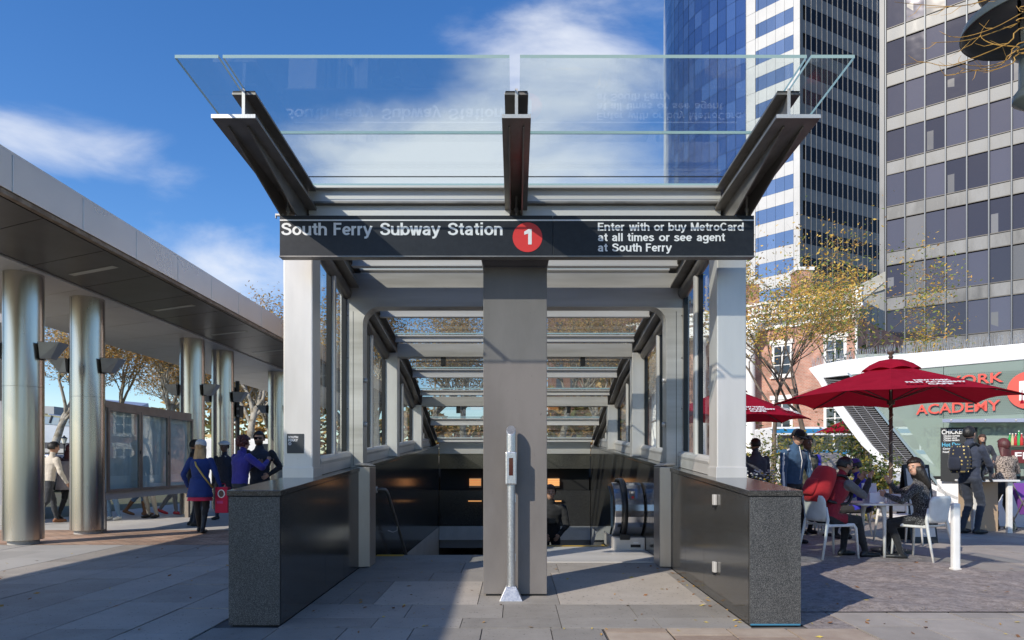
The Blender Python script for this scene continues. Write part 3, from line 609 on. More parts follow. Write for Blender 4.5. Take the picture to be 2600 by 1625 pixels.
# escalator
ESC = thing('escalator', 'escalator with stainless drum ends and black rubber handrails', 'escalator', (0.9, 9.4, 0))
ST_M = mat('polished_stainless', (0.66, 0.66, 0.67), 0.16, 1.0, (0.58, 0.58, 0.6), scale=2, rvar=0.05, stretch=(0.1, 1, 1))
def newel(x0, x1, hx, nm):
    yc, zc, ry, rz = 9.86, 0.60, 0.40, 0.385
    prof = [(yc + 0.25, zc + rz - 0.02)] + [(yc - ry * math.sin(t), zc + rz * math.cos(t)) for t in np.linspace(0, math.pi, 15)] + [(yc + 0.25, zc - rz)]
    tail = [(yc + 5.3, zc - rz - 3.0), (yc + 5.3, zc + rz - 3.0)]
    b = MB(); b.prism([(x0, y, z) for y, z in prof + tail], (x1 - x0, 0, 0)); o = b.build('balustrade', ST_M, ESC, bevel=0.01)
    b = MB(); path = [(hx, yc + 5.3, zc + rz - 2.97), (hx, yc + 0.3, zc + rz + 0.035)] + [(hx, yc - (ry + 0.04) * math.sin(t), zc + (rz + 0.04) * math.cos(t)) for t in np.linspace(0.0, math.pi * 0.93, 16)] + [(hx, yc + 0.05, zc - rz + 0.02)]
    rings = []
    for i, p in enumerate(path):
        p = Vector(p); q = (Vector(path[min(i + 1, len(path) - 1)]) - Vector(path[max(i - 1, 0)])).normalized(); n = Vector((1, 0, 0)).cross(q)
        rings.append([p + Vector((1, 0, 0)) * 0.04 * math.cos(t) + n * 0.022 * math.sin(t) for t in np.linspace(0, 2 * math.pi, 11)[:-1]])
    b.loft(rings); b.build('handrail_belt', RUBBER, ESC, smooth=True)
    b = MB(); b.box(x0 - 0.02, x1 + 0.01, yc - ry + 0.03, yc + 0.6, zf(9.5) - 0.02, zc - rz + 0.01); k = b.build('plinth', STEEL, ESC, bevel=0.006)
    b = MB(); b.box(hx - 0.07, hx + 0.07, yc - ry + 0.0, yc - ry + 0.029, zc - rz + -0.02, zc - rz + 0.06); b.build('handrail_inlet', BLACK, k, bevel=0.01)
    b = MB(); b.box(x0 + 0.22, x0 + 0.36, yc - ry + 0.026, yc - ry + 0.029, 0.09, 0.13); b.build('plate', BLACK, k); b = MB(); b.box(x0 + 0.26, x0 + 0.33, yc - ry + 0.026, yc - ry + 0.029, 0.145, 0.165); b.build('plate', SIGNWHT, k)
    for zz, mm in ((0.78, SIGNRED), (0.84, STEEL)):
        b = MB(); b.lathe([(0.018, 0), (0.016, 0.02)], (0, 0, 0), 10); me = b.mesh('button', mm); piece(me, 'button', o, (x0 + 0.25, yc - ry * math.sqrt(1 - ((zz - zc) / rz) ** 2) - 0.012, zz), None, (math.pi / 2 - 0.6, 0, 0))
    b = MB(); c0 = Vector((x0 + 0.25, yc - 0.335, 0.81)); b.obox(c0, (0.04, 0, 0), (0, 0.035, 0.055), (0, -0.012, 0.008)); b.build('button_panel', STEEL_DK, o, bevel=0.003)
    return o
newel(1.39, 1.80, 1.53, 'r'); newel(0.0, 0.36, 0.22, 'l')
b = MB(); b.prism([(1.375, 9.95, 0.2), (1.375, 9.75, 0.35), (1.375, 9.80, 0.8), (1.375, 10.1, 0.93), (1.375, 15.1, -2.07), (1.375, 15.1, -2.8)], (0.012, 0, 0)); b.build('side_glass', mat('dark_glass', (0.02, 0.022, 0.022), 0.05, spec=0.8), ESC)
b = MB(); b.box(0.38, 1.81, 8.34, 9.90, zf(8.5) - 0.02, zf(8.5) + 0.008); b.build('landing_plate', STEEL_H, ESC)
b = MB(); b.box(0.42, 1.34, 9.84, 9.885, zf(9) + 0.009, zf(9) + 0.014); b.build('comb', mat('yellow_paint'), ESC)
for k in range(12):
    y = 9.91 + 0.38 * k; z = 0.03 - 0.22 * k; b = MB(); b.box(0.42, 1.34, y, y + 0.38, z - 0.25, z); st = b.build('escalator_step', STEEL_DK, ESC)
    b = MB(); b.box(1.30, 1.339, y, y + 0.37, z + 0.0008, z + 0.003); b.build('yellow_edge', mat('yellow_paint'), st)
# ------------------------------------------------------------------ grotesque capitals and small letters drawn stroke by stroke
def _arc(cx, cy, rx, ry, a0, a1, n=14): return [(cx + rx * math.cos(math.radians(a0 + (a1 - a0) * i / n)), cy + ry * math.sin(math.radians(a0 + (a1 - a0) * i / n))) for i in range(n + 1)]
def _spl(p, n=5):
    q = []
    for i in range(len(p) - 1):
        a, b_, c, d = p[max(i - 1, 0)], p[i], p[i + 1], p[min(i + 2, len(p) - 1)]
        for k in range(n):
            t = k / n; q.append(tuple(0.5 * (2 * b_[j] + (c[j] - a[j]) * t + (2 * a[j] - 5 * b_[j] + 4 * c[j] - d[j]) * t * t + (3 * b_[j] - a[j] - 3 * c[j] + d[j]) * t ** 3) for j in (0, 1)))
    return q + [p[-1]]
_S = [(.56, .70), (.50, .84), (.33, .91), (.17, .86), (.11, .74), (.17, .62), (.33, .54), (.50, .45), (.57, .30), (.50, .15), (.33, .09), (.15, .15), (.08, .31)]
GLY = {'o': ([_arc(.31, .37, .21, .28, 0, 360, 24)], .62), 'a': ([[(.45, 0), (.45, .3), (.45, .5)], _arc(.285, .5, .165, .16, 0, 168, 10), _spl([(.45, .43), (.30, .405), (.17, .35), (.115, .22), (.17, .11), (.28, .085), (.39, .14), (.45, .27)])], .58),
       'b': ([[(.10, 0), (.10, 1)], _arc(.33, .37, .2, .28, 0, 360, 24)], .63), 'd': ([[(.52, 0), (.52, 1)], _arc(.29, .37, .2, .28, 0, 360, 24)], .63), 'e': ([[(.12, .365), (.49, .365)], _arc(.30, .37, .2, .28, 0, 318, 22)], .58),
       'g': ([_arc(.29, .40, .2, .25, 0, 360, 22), [(.51, .74), (.51, .3), (.51, -.03)] , _arc(.305, -.04, .205, .15, 0, -160, 10)], .62), 'h': ([[(.10, 0), (.10, 1)], _arc(.285, .46, .185, .2, 180, 0, 12) + [(.47, 0)]], .58), 'n': ([[(.10, 0), (.10, .74)], _arc(.285, .46, .185, .2, 180, 0, 12) + [(.47, 0)]], .58),
       'm': ([[(.10, 0), (.10, .74)], _arc(.26, .47, .16, .19, 180, 0, 10) + [(.42, 0)], _arc(.58, .47, .16, .19, 180, 0, 10) + [(.74, 0)]], .85), 'i': ([[(.13, 0), (.13, .74)], [(.13, .87), (.13, 1.02)]], .27), 'l': ([[(.13, 0), (.13, 1)]], .27), 'r': ([[(.10, 0), (.10, .74)], _arc(.30, .44, .2, .22, 180, 82, 8)], .39),
       's': ([_spl([(.45, .55), (.38, .63), (.26, .655), (.14, .60), (.13, .50), (.25, .41), (.38, .34), (.46, .22), (.38, .11), (.26, .08), (.14, .11), (.07, .20)])], .54), 't': ([[(.20, .94), (.20, .20), (.24, .11), (.36, .085)], [(.03, .665), (.36, .665)]], .38), 'u': ([[(.49, .74), (.49, 0)], [(.11, .74)] + _arc(.295, .28, .185, .2, 180, 360, 12)], .60),
       'w': ([[(.05, .74), (.20, .0)], [(.215, .0), (.365, .74)], [(.375, .74), (.525, .0)], [(.54, .0), (.69, .74)]], .74), 'y': ([[(.06, .74), (.285, .04)], [(.52, .74), (.30, .04), (.24, -.12), (.17, -.18), (.07, -.18)]], .57), 'v': ([[(.05, .74), (.28, .03), (.51, .74)]], .56),
       'S': ([_spl(_S)], .66), 'F': ([[(.11, 0), (.11, 1)], [(.11, .91), (.53, .91)], [(.11, .52), (.48, .52)]], .57), 'E': ([[(.11, 0), (.11, 1)], [(.11, .91), (.56, .91)], [(.11, .52), (.52, .52)], [(.11, .09), (.57, .09)]], .62),
       'M': ([[(.10, 0), (.10, 1)], [(.12, 1.0), (.385, .02)], [(.415, .02), (.68, 1.0)], [(.70, 0), (.70, 1)]], .81), 'C': ([_arc(.37, .5, .27, .41, 42, 318, 24)], .69)}
def grotesk(word, origin, width, cap, m, parent, w=0.158):
    b = MB(); x = 0.0; h = w / 2; lay_ = 0; ends = []
    for ch in word:
        st, adv = GLY[ch]
        for p in st:
            L_, R_ = [], []; n = len(p); closed = n > 4 and abs(p[0][0] - p[-1][0]) + abs(p[0][1] - p[-1][1]) < 1e-6
            for i in range(n):
                a = p[i - 1] if i else (p[-2] if closed else None); c = p[i + 1] if i < n - 1 else (p[1] if closed else None); q = p[i]
                d1 = Vector((q[0] - a[0], q[1] - a[1])).normalized() if a else None; d2 = Vector((c[0] - q[0], c[1] - q[1])).normalized() if c else None
                d = (d1 + d2) if d1 and d2 else (d1 or d2); d = d.normalized(); nn = Vector((-d.y, d.x)); k = 1.0
                if d1 and d2: k = 1 / max(0.84, nn.dot(Vector((-d1.y, d1.x))))
                L_.append((x + q[0] + nn.x * h * k, q[1] + nn.y * h * k)); R_.append((x + q[0] - nn.x * h * k, q[1] - nn.y * h * k))
            for i in range(n - 1): b.add([(L_[i][0], lay_, L_[i][1]), (R_[i][0], lay_, R_[i][1]), (R_[i + 1][0], lay_, R_[i + 1][1]), (L_[i + 1][0], lay_, L_[i + 1][1])], [(0, 1, 2, 3)])
            lay_ = (lay_ + 1) % 3
        x += adv
    x0_ = min(v[0] for v in b.v); x1_ = max(v[0] for v in b.v); sx = width / (x1_ - x0_); o = Vector(origin)
    b.v = [(o.x + (v[0] - x0_) * sx, o.y - 0.00025 * v[1], o.z + v[2] * cap) for v in b.v]
    return b.build('lettering', m, parent)
# ------------------------------------------------------------------ sign over the entrance
SY = 6.06
SG = thing('station_sign', 'long black sign with white station lettering and a red disc over the entrance', 'sign', (0, SY, 3.1))
x0, x1, z0, z1 = X(710, SY), X(1915, SY), Z(649, SY), Z(547, SY); xj = X(1404, SY)
for a, c in ((x0, xj - 0.0015), (xj + 0.0015, x1)):
    b = MB(); b.box(a, c, SY, SY + 0.09, z0, z1); b.build('sign_panel', SIGNBLK, SG, bevel=0.003)
b = MB(); b.box(x0 + 0.002, x1 - 0.002, SY - 0.0025, SY - 0.0005, Z(561, SY), Z(557.5, SY)); b.build('white_line', SIGNWHT, SG)
b = MB(); b.box(x0 - 0.004, x1 + 0.004, SY - 0.004, SY + 0.094, z0 - 0.012, z0 - 0.001); b.build('bottom_trim', STEEL_DK, SG)
yt = SY - 0.0012
def sgn(s, pxl, pxr, pyb, pyc, bold=0.028): grotesk(s, (X(pxl, SY), yt, Z(pyb, SY)), X(pxr, SY) - X(pxl, SY), Z(pyc, SY) - Z(pyb, SY), SIGNWHT, SG)
for wd, a, c in (('South', 714, 830), ('Ferry', 847, 946), ('Subway', 965, 1119), ('Station', 1137, 1276)): sgn(wd, a, c, 597.5, 565.5)
for ln, yb, yc in (((('Enter', 1518, 1585), ('with', 1597, 1649), ('or', 1660, 1686), ('buy', 1697, 1743), ('MetroCard', 1754, 1888)), 586, 565.5), ((('at', 1518, 1543), ('all', 1554, 1581), ('times', 1593, 1661), ('or', 1673, 1700), ('see', 1711, 1757), ('agent', 1769, 1841)), 612.5, 592), ((('at', 1518, 1543), ('South', 1554, 1629), ('Ferry', 1640, 1706)), 638.8, 618)):
    for wd, a, c in ln: sgn(wd, a, c, yb, yc, 0.03)
cx_, cz_, rr = X(1339.3, SY), Z(602.7, SY), 37.6 * SY / F
b = MB(); b.add([(cx_ + rr * math.cos(t), SY - 0.0028, cz_ + rr * math.sin(t)) for t in np.linspace(0, 2 * math.pi, 49)[:-1]], [tuple(range(48))]); b.build('red_disc', SIGNRED, SG)
b = MB(); one = [(1331, 588.5), (1341.5, 582), (1350, 582), (1350, 621), (1341, 621), (1341, 593.5), (1331, 596.5)]
b.prism([(X(a, SY), SY - 0.0046, Z(c, SY)) for a, c in one], (0, 0.0015, 0)); b.build('numeral', SIGNWHT, SG)
for xx in (x0 + 0.06, 0.012, x1 - 0.05):
    b = MB(); b.tube([(xx, SY + 0.045, z1 - 0.01), (xx, SY + 0.045, zr(SY) - 0.21)], 0.012, 8); b.lathe([(0.02, 0), (0.02, 0.03)], (xx, SY + 0.045, z1 + 0.05), 8); b.build('hanger', STEEL, SG)
b = MB(); b.box(x0 - 0.05, x0 + 0.02, SY + 0.03, SY + 0.06, z1 + 0.012, z1 + 0.028); b.box(x0 - 0.05, x0 - 0.045, SY + 0.03, SY + 0.06, z1 - 0.01, z1 + 0.012); b.build('end_bracket', STEEL, SG)
# small plaque on the left post
yp = 6.494; t = thing('post_plaque', 'small dark square plaque with white lettering on the left steel post', 'plaque', (X(750, yp), yp, Z(1125, yp)))
b = MB(); b.box(X(728.6, yp), X(771, yp), yp, yp + 0.004, Z(1151, yp), Z(1101.5, yp)); b.build('plate', mat('plaque_slate', (0.03, 0.035, 0.042), 0.4), t)
for s_, yb, wd in (('SOUTH', 1113, 25), ('FERRY', 1121, 25)): text_obj('lettering', s_, t, (X(732, yp), yp - 0.002, Z(yb, yp)), X(732 + wd, yp) - X(732, yp), 6 * yp / F, SIGNWHT, 0.03, 0.001)
b = MB(); c = Vector((X(736, yp), yp - 0.0015, Z(1126.5, yp))); b.add([c + Vector((q * math.cos(a), 0, q * math.sin(a))) for q in (0.015, 0.0095) for a in np.linspace(0, 2 * math.pi, 17)[:-1]], [(i, (i + 1) % 16, 16 + (i + 1) % 16, 16 + i) for i in range(16)]); b.box(c.x - 0.002, c.x + 0.002, c.y - 0.0006, c.y + 0.0006, c.z - 0.007, c.z + 0.007); b.build('emblem', SIGNWHT, t)
# ticket scanner post
bx_, by_ = X(1297.5, 6.2), 6.255
GAL = mat('galvanised_metal', (0.52, 0.52, 0.52), 0.38, 0.85, (0.64, 0.64, 0.64), scale=70, detail=3, rvar=0.1)
t = thing('scanner_post', 'slim silver bollard with a slanted top and dark red window before the pillar', 'bollard', (bx_, by_, 0))
b = MB(); b.loft([[(bx_ + a * w, by_ + (c * w if c < 0 else c * min(w, 0.055)), z) for a, c in ((-1, -1), (1, -1), (1, 1), (-1, 1))] for w, z in ((0.105, 0.003), (0.103, 0.015), (0.05, 0.125), (0.044, 0.135))]); b.build('foot', GAL, t, bevel=0.004)
r_ = 0.039; b = MB(); b.tube([(bx_, by_, 0.13), (bx_, by_, 1.065)], r_, 20); b.build('shaft', GAL, t, smooth=False)
b = MB(); b.box(bx_ - 0.052, bx_ + 0.052, by_ - 0.055, by_ + 0.045, 1.06, 1.362); hd = b.build('head_box', GAL, t, bevel=0.014)
b = MB(); b.box(bx_ - 0.019, bx_ + 0.019, by_ - 0.0575, by_ - 0.055, 1.145, 1.305); b.build('window', mat('dark_red_acrylic', (0.05, 0.004, 0.006), 0.12, spec=0.6), hd)
b = MB(); n = 20; b.loft([[(bx_ + 0.044 * math.cos(a), by_ + 0.044 * math.sin(a), 1.36) for a in np.linspace(0, 2 * math.pi, n + 1)[:-1]], [(bx_ + 0.044 * math.cos(a), by_ + 0.044 * math.sin(a), 1.562 + 0.045 * math.sin(a)) for a in np.linspace(0, 2 * math.pi, n + 1)[:-1]]]); b.build('cap', GAL, t, bevel=0.006)
b = MB(); b.box(bx_ + 0.038, bx_ + 0.044, by_ - 0.01, by_ + 0.01, 0.36, 0.43); b.box(bx_ + 0.038, bx_ + 0.044, by_ - 0.01, by_ + 0.01, 0.9, 0.97); b.build('latch', GAL, t)
# ------------------------------------------------------------------ terminal canopy on the left
CAN = thing('terminal_canopy', 'long flat metal canopy on stainless columns along the left pavement', 'canopy', (-7.7, 10.7, 0))
XE, XF, XC = -5.66, -10.2, -7.7
Y0, Y1 = -16.0, 36.0
b = MB(); b.prism([(XE - 0.02, Y0, 4.32), (XE - 0.02, Y0, 4.78), (XF + 0.02, Y0, 4.70), (XF + 0.02, Y0, 4.32)], (0, Y1 - Y0, 0)); roof = b.build('roof', PANEL, CAN)
y = 7.69 - 1.26 * 19
while y < Y1:
    b = MB(); b.box(XE - 0.02, XE, y + 0.006, y + 1.254, 4.315, 4.735); b.build('fascia_panel', PANEL, roof, bevel=0.004); y += 1.26
b = MB(); b.prism([(XE - 0.004, Y0, 4.737), (XE - 0.004, Y0, 4.755), (XE - 0.35, Y0, 4.85), (XE - 0.5, Y0, 4.79), (XE - 0.5, Y0, 4.74)], (0, Y1 - Y0, 0)); b.build('roof_edge', PANEL, roof)
b = MB(); b.box(XE - 0.09, XE - 0.018, Y0, Y1, 4.255, 4.312); b.build('drip_trim', TRIM, roof)
y = -15.6; k = 0
while y < Y1:
    xa, xb = XE - 0.11, -7.32; g = 0.008; sk = 0.47
    b = MB(); b.prism([(xa, y + g, 4.25), (xb, y + g + (xa - xb) * sk, 4.25), (xb, y + 1.26 - g + (xa - xb) * sk, 4.25), (xa, y + 1.26 - g, 4.25)], (0, 0, 0.03)); p = b.build('soffit_panel', SOFFIT, roof)
    xa, xb = -7.35, XF + 0.05; dy = (XE - 0.11 + 7.35) * sk
    b = MB(); b.prism([(xa, y + g + dy, 4.222), (xb, y + g + dy + (xa - xb) * sk, 4.222), (xb, y + 1.26 - g + dy + (xa - xb) * sk, 4.222), (xa, y + 1.26 - g + dy, 4.222)], (0, 0, 0.03)); b.build('soffit_panel', SOFFIT_LT, roof)
    if k % 2 == 0:
        c = Vector((-6.55, y + 0.63 + (XE - 0.11 + 6.55) * sk, 4.246)); u = Vector((-0.48, 0.48 * sk, 0)); b = MB(); b.obox(c, u, Vector((0.02, 0.045, 0)), Vector((0, 0, 0.003))); b.build('light_strip', mat('frosted_diffuser', (0.5, 0.49, 0.42), 0.4), p)
    y += 1.26; k += 1
SCON = mat('sconce_metal', (0.30, 0.30, 0.295), 0.40, 0.35, (0.36, 0.36, 0.355), scale=4)
COLY = [10.7, 12.3, 16.3, 18.0, 22.1, 23.9]
ORD = ['nearest', 'second', 'third', 'fourth', 'fifth', 'sixth']
sc_mesh = None
for i, cy in enumerate(COLY):
    b = MB(); b.lathe([(0.275, 0.07), (0.275, 2.445)], (XC, cy, 0), 48, False); c = b.build('column', STEEL_COL, CAN, smooth=False); 
    for p in c.data.polygons: p.use_smooth = abs(p.normal.z) < 0.5
    b = MB(); b.lathe([(0.2753, 2.449), (0.2753, 4.222)], (XC, cy, 0), 48, False); q = b.build('upper_sleeve', STEEL_COL, c)
    for p in q.data.polygons: p.use_smooth = abs(p.normal.z) < 0.5
    b = MB(); b.lathe([(0.21, 0.0), (0.21, 0.07)], (XC, cy, 0), 32); b.build('pedestal', CONCRETE, c)
    an = math.radians(-118); b = MB(); b.obox((XC + 0.2745 * math.cos(an), cy + 0.2745 * math.sin(an), 2.14), (0.004 * -math.sin(an), 0.004 * math.cos(an), 0), (0.002 * math.cos(an), 0.002 * math.sin(an), 0), (0, 0, 2.06)); b.build('seam', BLACK, c)
    if i < 5:
        for s, sd in ((-1, 'left'), (1, 'right')):
            t = thing('wall_sconce', f'grey wedge-shaped sconce on the {sd} of the {ORD[i]} stainless column', 'wall lamp', (XC + s * 0.27, cy, 3.0), 0 if s > 0 else math.pi, 'sconces on the stainless columns', world=False)
            if sc_mesh is None:
                b = MB(); b.box(0.0, 0.05, -0.05, 0.05, -0.12, 0.16); m1 = b.mesh('bracket', BLACK, bevel=0.004)
                b = MB(); b.loft([[(0.05, -0.10, -0.11), (0.20, -0.07, -0.11), (0.20, 0.07, -0.11), (0.05, 0.10, -0.11)], [(0.05, -0.14, 0.14), (0.37, -0.12, 0.14), (0.37, 0.12, 0.14), (0.05, 0.14, 0.14)]]); m2 = b.mesh('shade', SCON, bevel=0.004); sc_mesh = (m1, m2)
            piece(sc_mesh[0], 'bracket', t, (0, 0, 0)); piece(sc_mesh[1], 'shade', t, (0, 0, 0))
# display case between two columns
DC = thing('display_case', 'three-door glazed notice case with bronze frame between two columns', 'notice board', (XC + 0.1, 14.4, 0))
FR = mat('bronze_frame', (0.26, 0.21, 0.17), 0.45, 0.5, (0.32, 0.27, 0.22), scale=4)
xa, xb = XC - 0.02, XC + 0.16; ya, yb = 12.66, 16.02; za, zb = 0.72, 2.30
b = MB(); b.box(xa, xb - 0.05, ya, yb, zb, zb + 0.13); b.build('top_rail', FR, DC, bevel=0.004); b = MB(); b.box(xa, xb - 0.05, ya, yb, za - 0.14, za); b.build('bottom_rail', CONCRETE, DC, bevel=0.004)
b = MB(); b.box(xa, xa + 0.03, ya, yb, za, zb); b.build('back_panel', mat('case_backing', (0.80, 0.83, 0.80), 0.5, col2=(0.86, 0.88, 0.85), scale=1), DC)
for k in range(3):
    c0, c1 = ya + (yb - ya) * k / 3 + 0.008, ya + (yb - ya) * (k + 1) / 3 - 0.008
    b = MB(); w = 0.055; x_, X_ = xb - 0.045, xb
    b.box(x_, X_, c0, c0 + w, za, zb); b.box(x_, X_, c1 - w, c1, za, zb); b.box(x_, X_, c0 + w, c1 - w, za, za + w); b.box(x_, X_, c0 + w, c1 - w, zb - w, zb); d = b.build('door', FR, DC, bevel=0.004)
    b = MB(); b.box(xb - 0.03, xb - 0.024, c0 + w, c1 - w, za + w, zb - w); b.build('glass', glass_mat('case_glass', (0.92, 0.96, 0.945), 1.4), d)
    b = MB(); b.box(xa + 0.031, xa + 0.036, c0 + 0.16, c1 - 0.16, za + 0.3, zb - 0.14); b.build('notice', mat('notice_paper', (0.74, 0.76, 0.74), 0.7, col2=(0.55, 0.58, 0.56), scale=3), DC)
    b = MB(); b.box(X_, X_ + 0.012, c1 - 0.035, c1 - 0.02, 1.45, 1.52); b.build('lock', BLACK, d)
for yy in (ya + 0.05, yb - 0.05):
    b = MB(); b.box(xa + 0.02, xa + 0.10, yy - 0.04, yy + 0.04, 0, za - 0.14); b.build('post', FR, DC)
# louvred wall at the far left
LW = thing('louvred_wall', 'grey rendered wall with black louvres beyond the nearest column', 'wall', (-12.4, 14, 0))
b = MB(); b.prism([(-17, 14, .40), (-10.42, 14, .40), (-13.5, 18, .40), (-17, 18, .40)], (0, 0, 4.8)); w = b.build('wall', mat('grey_render', (0.30, 0.29, 0.31), 0.7, col2=(0.34, 0.33, 0.35), scale=2), LW); b = MB(); b.prism([(-17, 13.98, -.08), (-10.40, 13.98, -.08), (-13.5, 18.02, -.08), (-17, 18.02, -.08)], (0, 0, .48)); b.build('base', CONCRETE, LW)
for k in range(16): b = MB(); z = 2.62 + 0.095 * k; b.obox((-12.2, 13.985, z), (1.6, 0, 0), (0, 0.012, -0.03), (0, 0.008, 0.004)); b.build('louvre', BLACK, w)
b = MB(); b.box(-13.9, -10.5, 13.992, 13.998, 2.55, 4.15); b.build('louvre_backing', BLACK, w)
# ------------------------------------------------------------------ towers and houses on the right
def facade_frame(O, u):
    u = Vector((u[0], u[1], 0)).normalized(); n = Vector((u.y, -u.x, 0))
    if n.dot(Vector((O[0], O[1], 0))) > 0: n = -n          # towards the camera
    return Vector((O[0], O[1], 0)), u, n
def fpiece(me, name, parent, fr, s, z, w, h, off=0.0, tilt=None):
    O, u, n = fr; rz = math.atan2(u.y, u.x) if u.cross(n).z < 0 else math.atan2(-u.y, -u.x)
    o = piece(me, name, parent, O + u * s + n * off + Vector((0, 0, z)), (w, 1, h)); o.rotation_euler = (tilt[0] if tilt else 0, 0, rz + (tilt[1] if tilt else 0)); return o
def slot(px, fr):                        # where along a facade a photo column falls
    O, u, n = fr; k = (px - CX) / F; return (k * O.y - O.x) / (u.x - k * u.y)
def upane(name, m, t=0.06):
    b = MB(); b.box(-0.5, 0.5, -0.0, t, -0.5, 0.5); return b.mesh(name, m)
def tower_glass(name, a, b_, rough=0.03, metal=0.75, spec=0.5):
    if name in _M: return _M[name]
    m = bpy.data.materials.new(name); m.use_nodes = True; N = m.node_tree.nodes; L = m.node_tree.links; b = N['Principled BSDF']
    oi = N.new('ShaderNodeObjectInfo'); r = N.new('ShaderNodeValToRGB'); r.color_ramp.elements[0].color = (*a, 1); r.color_ramp.elements[1].color = (*b_, 1); r.color_ramp.elements[0].position = 0.35
    L.new(oi.outputs['Random'], r.inputs['Fac']); L.new(r.outputs[0], b.inputs['Base Color']); b.inputs['Roughness'].default_value = rough; b.inputs['Metallic'].default_value = metal; b.inputs['Specular IOR Level'].default_value = spec
    g = N.new('ShaderNodeNewGeometry'); nz = N.new('ShaderNodeTexNoise'); nz.inputs['Scale'].default_value = 0.5; L.new(g.outputs['Position'], nz.inputs['Vector']); bp = N.new('ShaderNodeBump'); bp.inputs['Strength'].default_value = 0.12; bp.inputs['Distance'].default_value = 0.15
    L.new(nz.outputs['Fac'], bp.inputs['Height']); L.new(bp.outputs[0], b.inputs['Normal']); _M[name] = m
    return m
r5 = random.Random(21)
TW = thing('office_tower', 'striped office tower with one white and one dark face', 'tower', (39.7, 95, 0))
BLUEG = tower_glass('blue_mirror_glass', (0.16, 0.23, 0.36), (0.30, 0.38, 0.50), metal=0.9)
DKG = tower_glass('black_mirror_glass', (0.004, 0.004, 0.005), (0.010, 0.011, 0.013), 0.12, metal=0.0, spec=0.15)
SPW = mat('white_spandrel', (0.50, 0.495, 0.485), 0.4, col2=(0.56, 0.555, 0.545), scale=0.3); SPD = mat('shaded_grey_spandrel', (0.075, 0.083, 0.088), 0.4, 0.2, (0.10, 0.108, 0.112), scale=0.3)  # grey spandrels made darker in colour for the shade on the unlit face
MUL = mat('alu_mullion', (0.30, 0.30, 0.30), 0.4, 0.6)
HT = 78.0
fd = facade_frame((39.7, 95), (15.2, 8)); fw = facade_frame((39.7, 95), (-4, 4.1))
b = MB(); pd = fd[0] + fd[1] * 24; pw = fw[0] + fw[1] * 8.2
pts = [fd[0] - fd[2] * 0.35 - fw[2] * 0.35, pd - fd[2] * 0.35, pd + Vector((-8, 16, 0)), pw - fw[2] * 0.35]
b.prism([(p.x, p.y, 0) for p in pts], (0, 0, HT)); b.build('core', mat('tower_core', (0.05, 0.05, 0.055), 0.8), TW)
BLUEW = tower_glass('sky_blue_mirror', (0.24, 0.30, 0.38), (0.33, 0.39, 0.47), metal=0.8)
mw, msw = upane('window', BLUEW), upane('spandrel', SPW); md, msd = upane('window', DKG), upane('spandrel', SPD)
floors = [63.3 - 3.9 * k for k in range(-3, 13)]
nd = 19; wd = 1.12
for zb in floors:
    for i in range(4): fpiece(mw, 'window', TW, fw, 0.9 + 1.3 * (i + 0.5), zb + 1.03, 1.27, 2.02, 0.0, (r5.gauss(0, 0.004), r5.gauss(0, 0.004)))
    for i, (a, c) in enumerate(((0.0, 0.9), (0.9, 2.2), (2.2, 3.5), (3.5, 4.8), (4.8, 6.1), (6.1, 6.5))): fpiece(msw, 'spandrel', TW, fw, (a + c) / 2, zb - 0.93, c - a - 0.03, 1.84, 0.03)
    fpiece(msw, 'pier', TW, fw, 0.45, zb + 1.03, 0.87, 2.06, 0.03)
    fpiece(msd, 'spandrel', TW, fd, nd * wd / 2, zb - 0.93, nd * wd, 1.84, 0.03)
    fpiece(msd, 'pier', TW, fd, 0.28, zb + 1.03, 0.55, 2.06, 0.03)
    for i in range(nd):
        if i == 0: continue
        fpiece(md, 'window', TW, fd, wd * (i + 0.5), zb + 1.03, wd - 0.06, 2.02, 0.0, (r5.gauss(0, 0.006), r5.gauss(0, 0.006)))
mm = upane('mullion', MUL, 0.12)
for i in range(1, nd): fpiece(mm, 'mullion', TW, fd, wd * i, HT / 2 + 6, 0.045, HT - 12, 0.09)
for zb in [f + 1.0 for f in floors]:        # notched white corner strip
    fpiece(msw, 'corner_panel', TW, fw, 7.35, zb + 0.95, 1.66, 3.86, 0.05)
    fpiece(mw, 'corner_glass', TW, fw, 6.3, zb + 0.02, 0.3, 2.0, 0.02)
# round blue glass tower next to it
RT = thing('round_glass_tower', 'curved blue mirror-glass tower behind the canopy glass', 'tower', (52.5, 118.8, 0))
Rr = 26.0; cen = Vector((34.1 + 0.71 * Rr, 100.6 + 0.7 * Rr)); a0 = math.atan2(100.6 - cen.y, 34.1 - cen.x)
b = MB(); arc = [(cen.x + (Rr - 0.3) * math.cos(a), cen.y + (Rr - 0.3) * math.sin(a), 0) for a in np.linspace(a0 - 0.02, a0 - 1.5, 30)]; b.prism(arc, (0, 0, 100)); b.build('core', BLUEG, RT)
me = upane('glass_pane', BLUEG, 0.05); da = 1.62 / Rr
for i in range(17):
    a = a0 - da * (i + 0.5); nrm = Vector((math.cos(a), math.sin(a), 0)); rz = a + math.pi / 2; jt = r5.gauss(0, 0.02)
    for k in range(17):
        o = piece(me, 'glass_pane', RT, Vector((cen.x, cen.y, 44.5 + 2.45 * k)) + nrm * Rr, (1.56, 1, 2.40), (r5.gauss(0, 0.004), 0, rz + jt + r5.gauss(0, 0.003)))
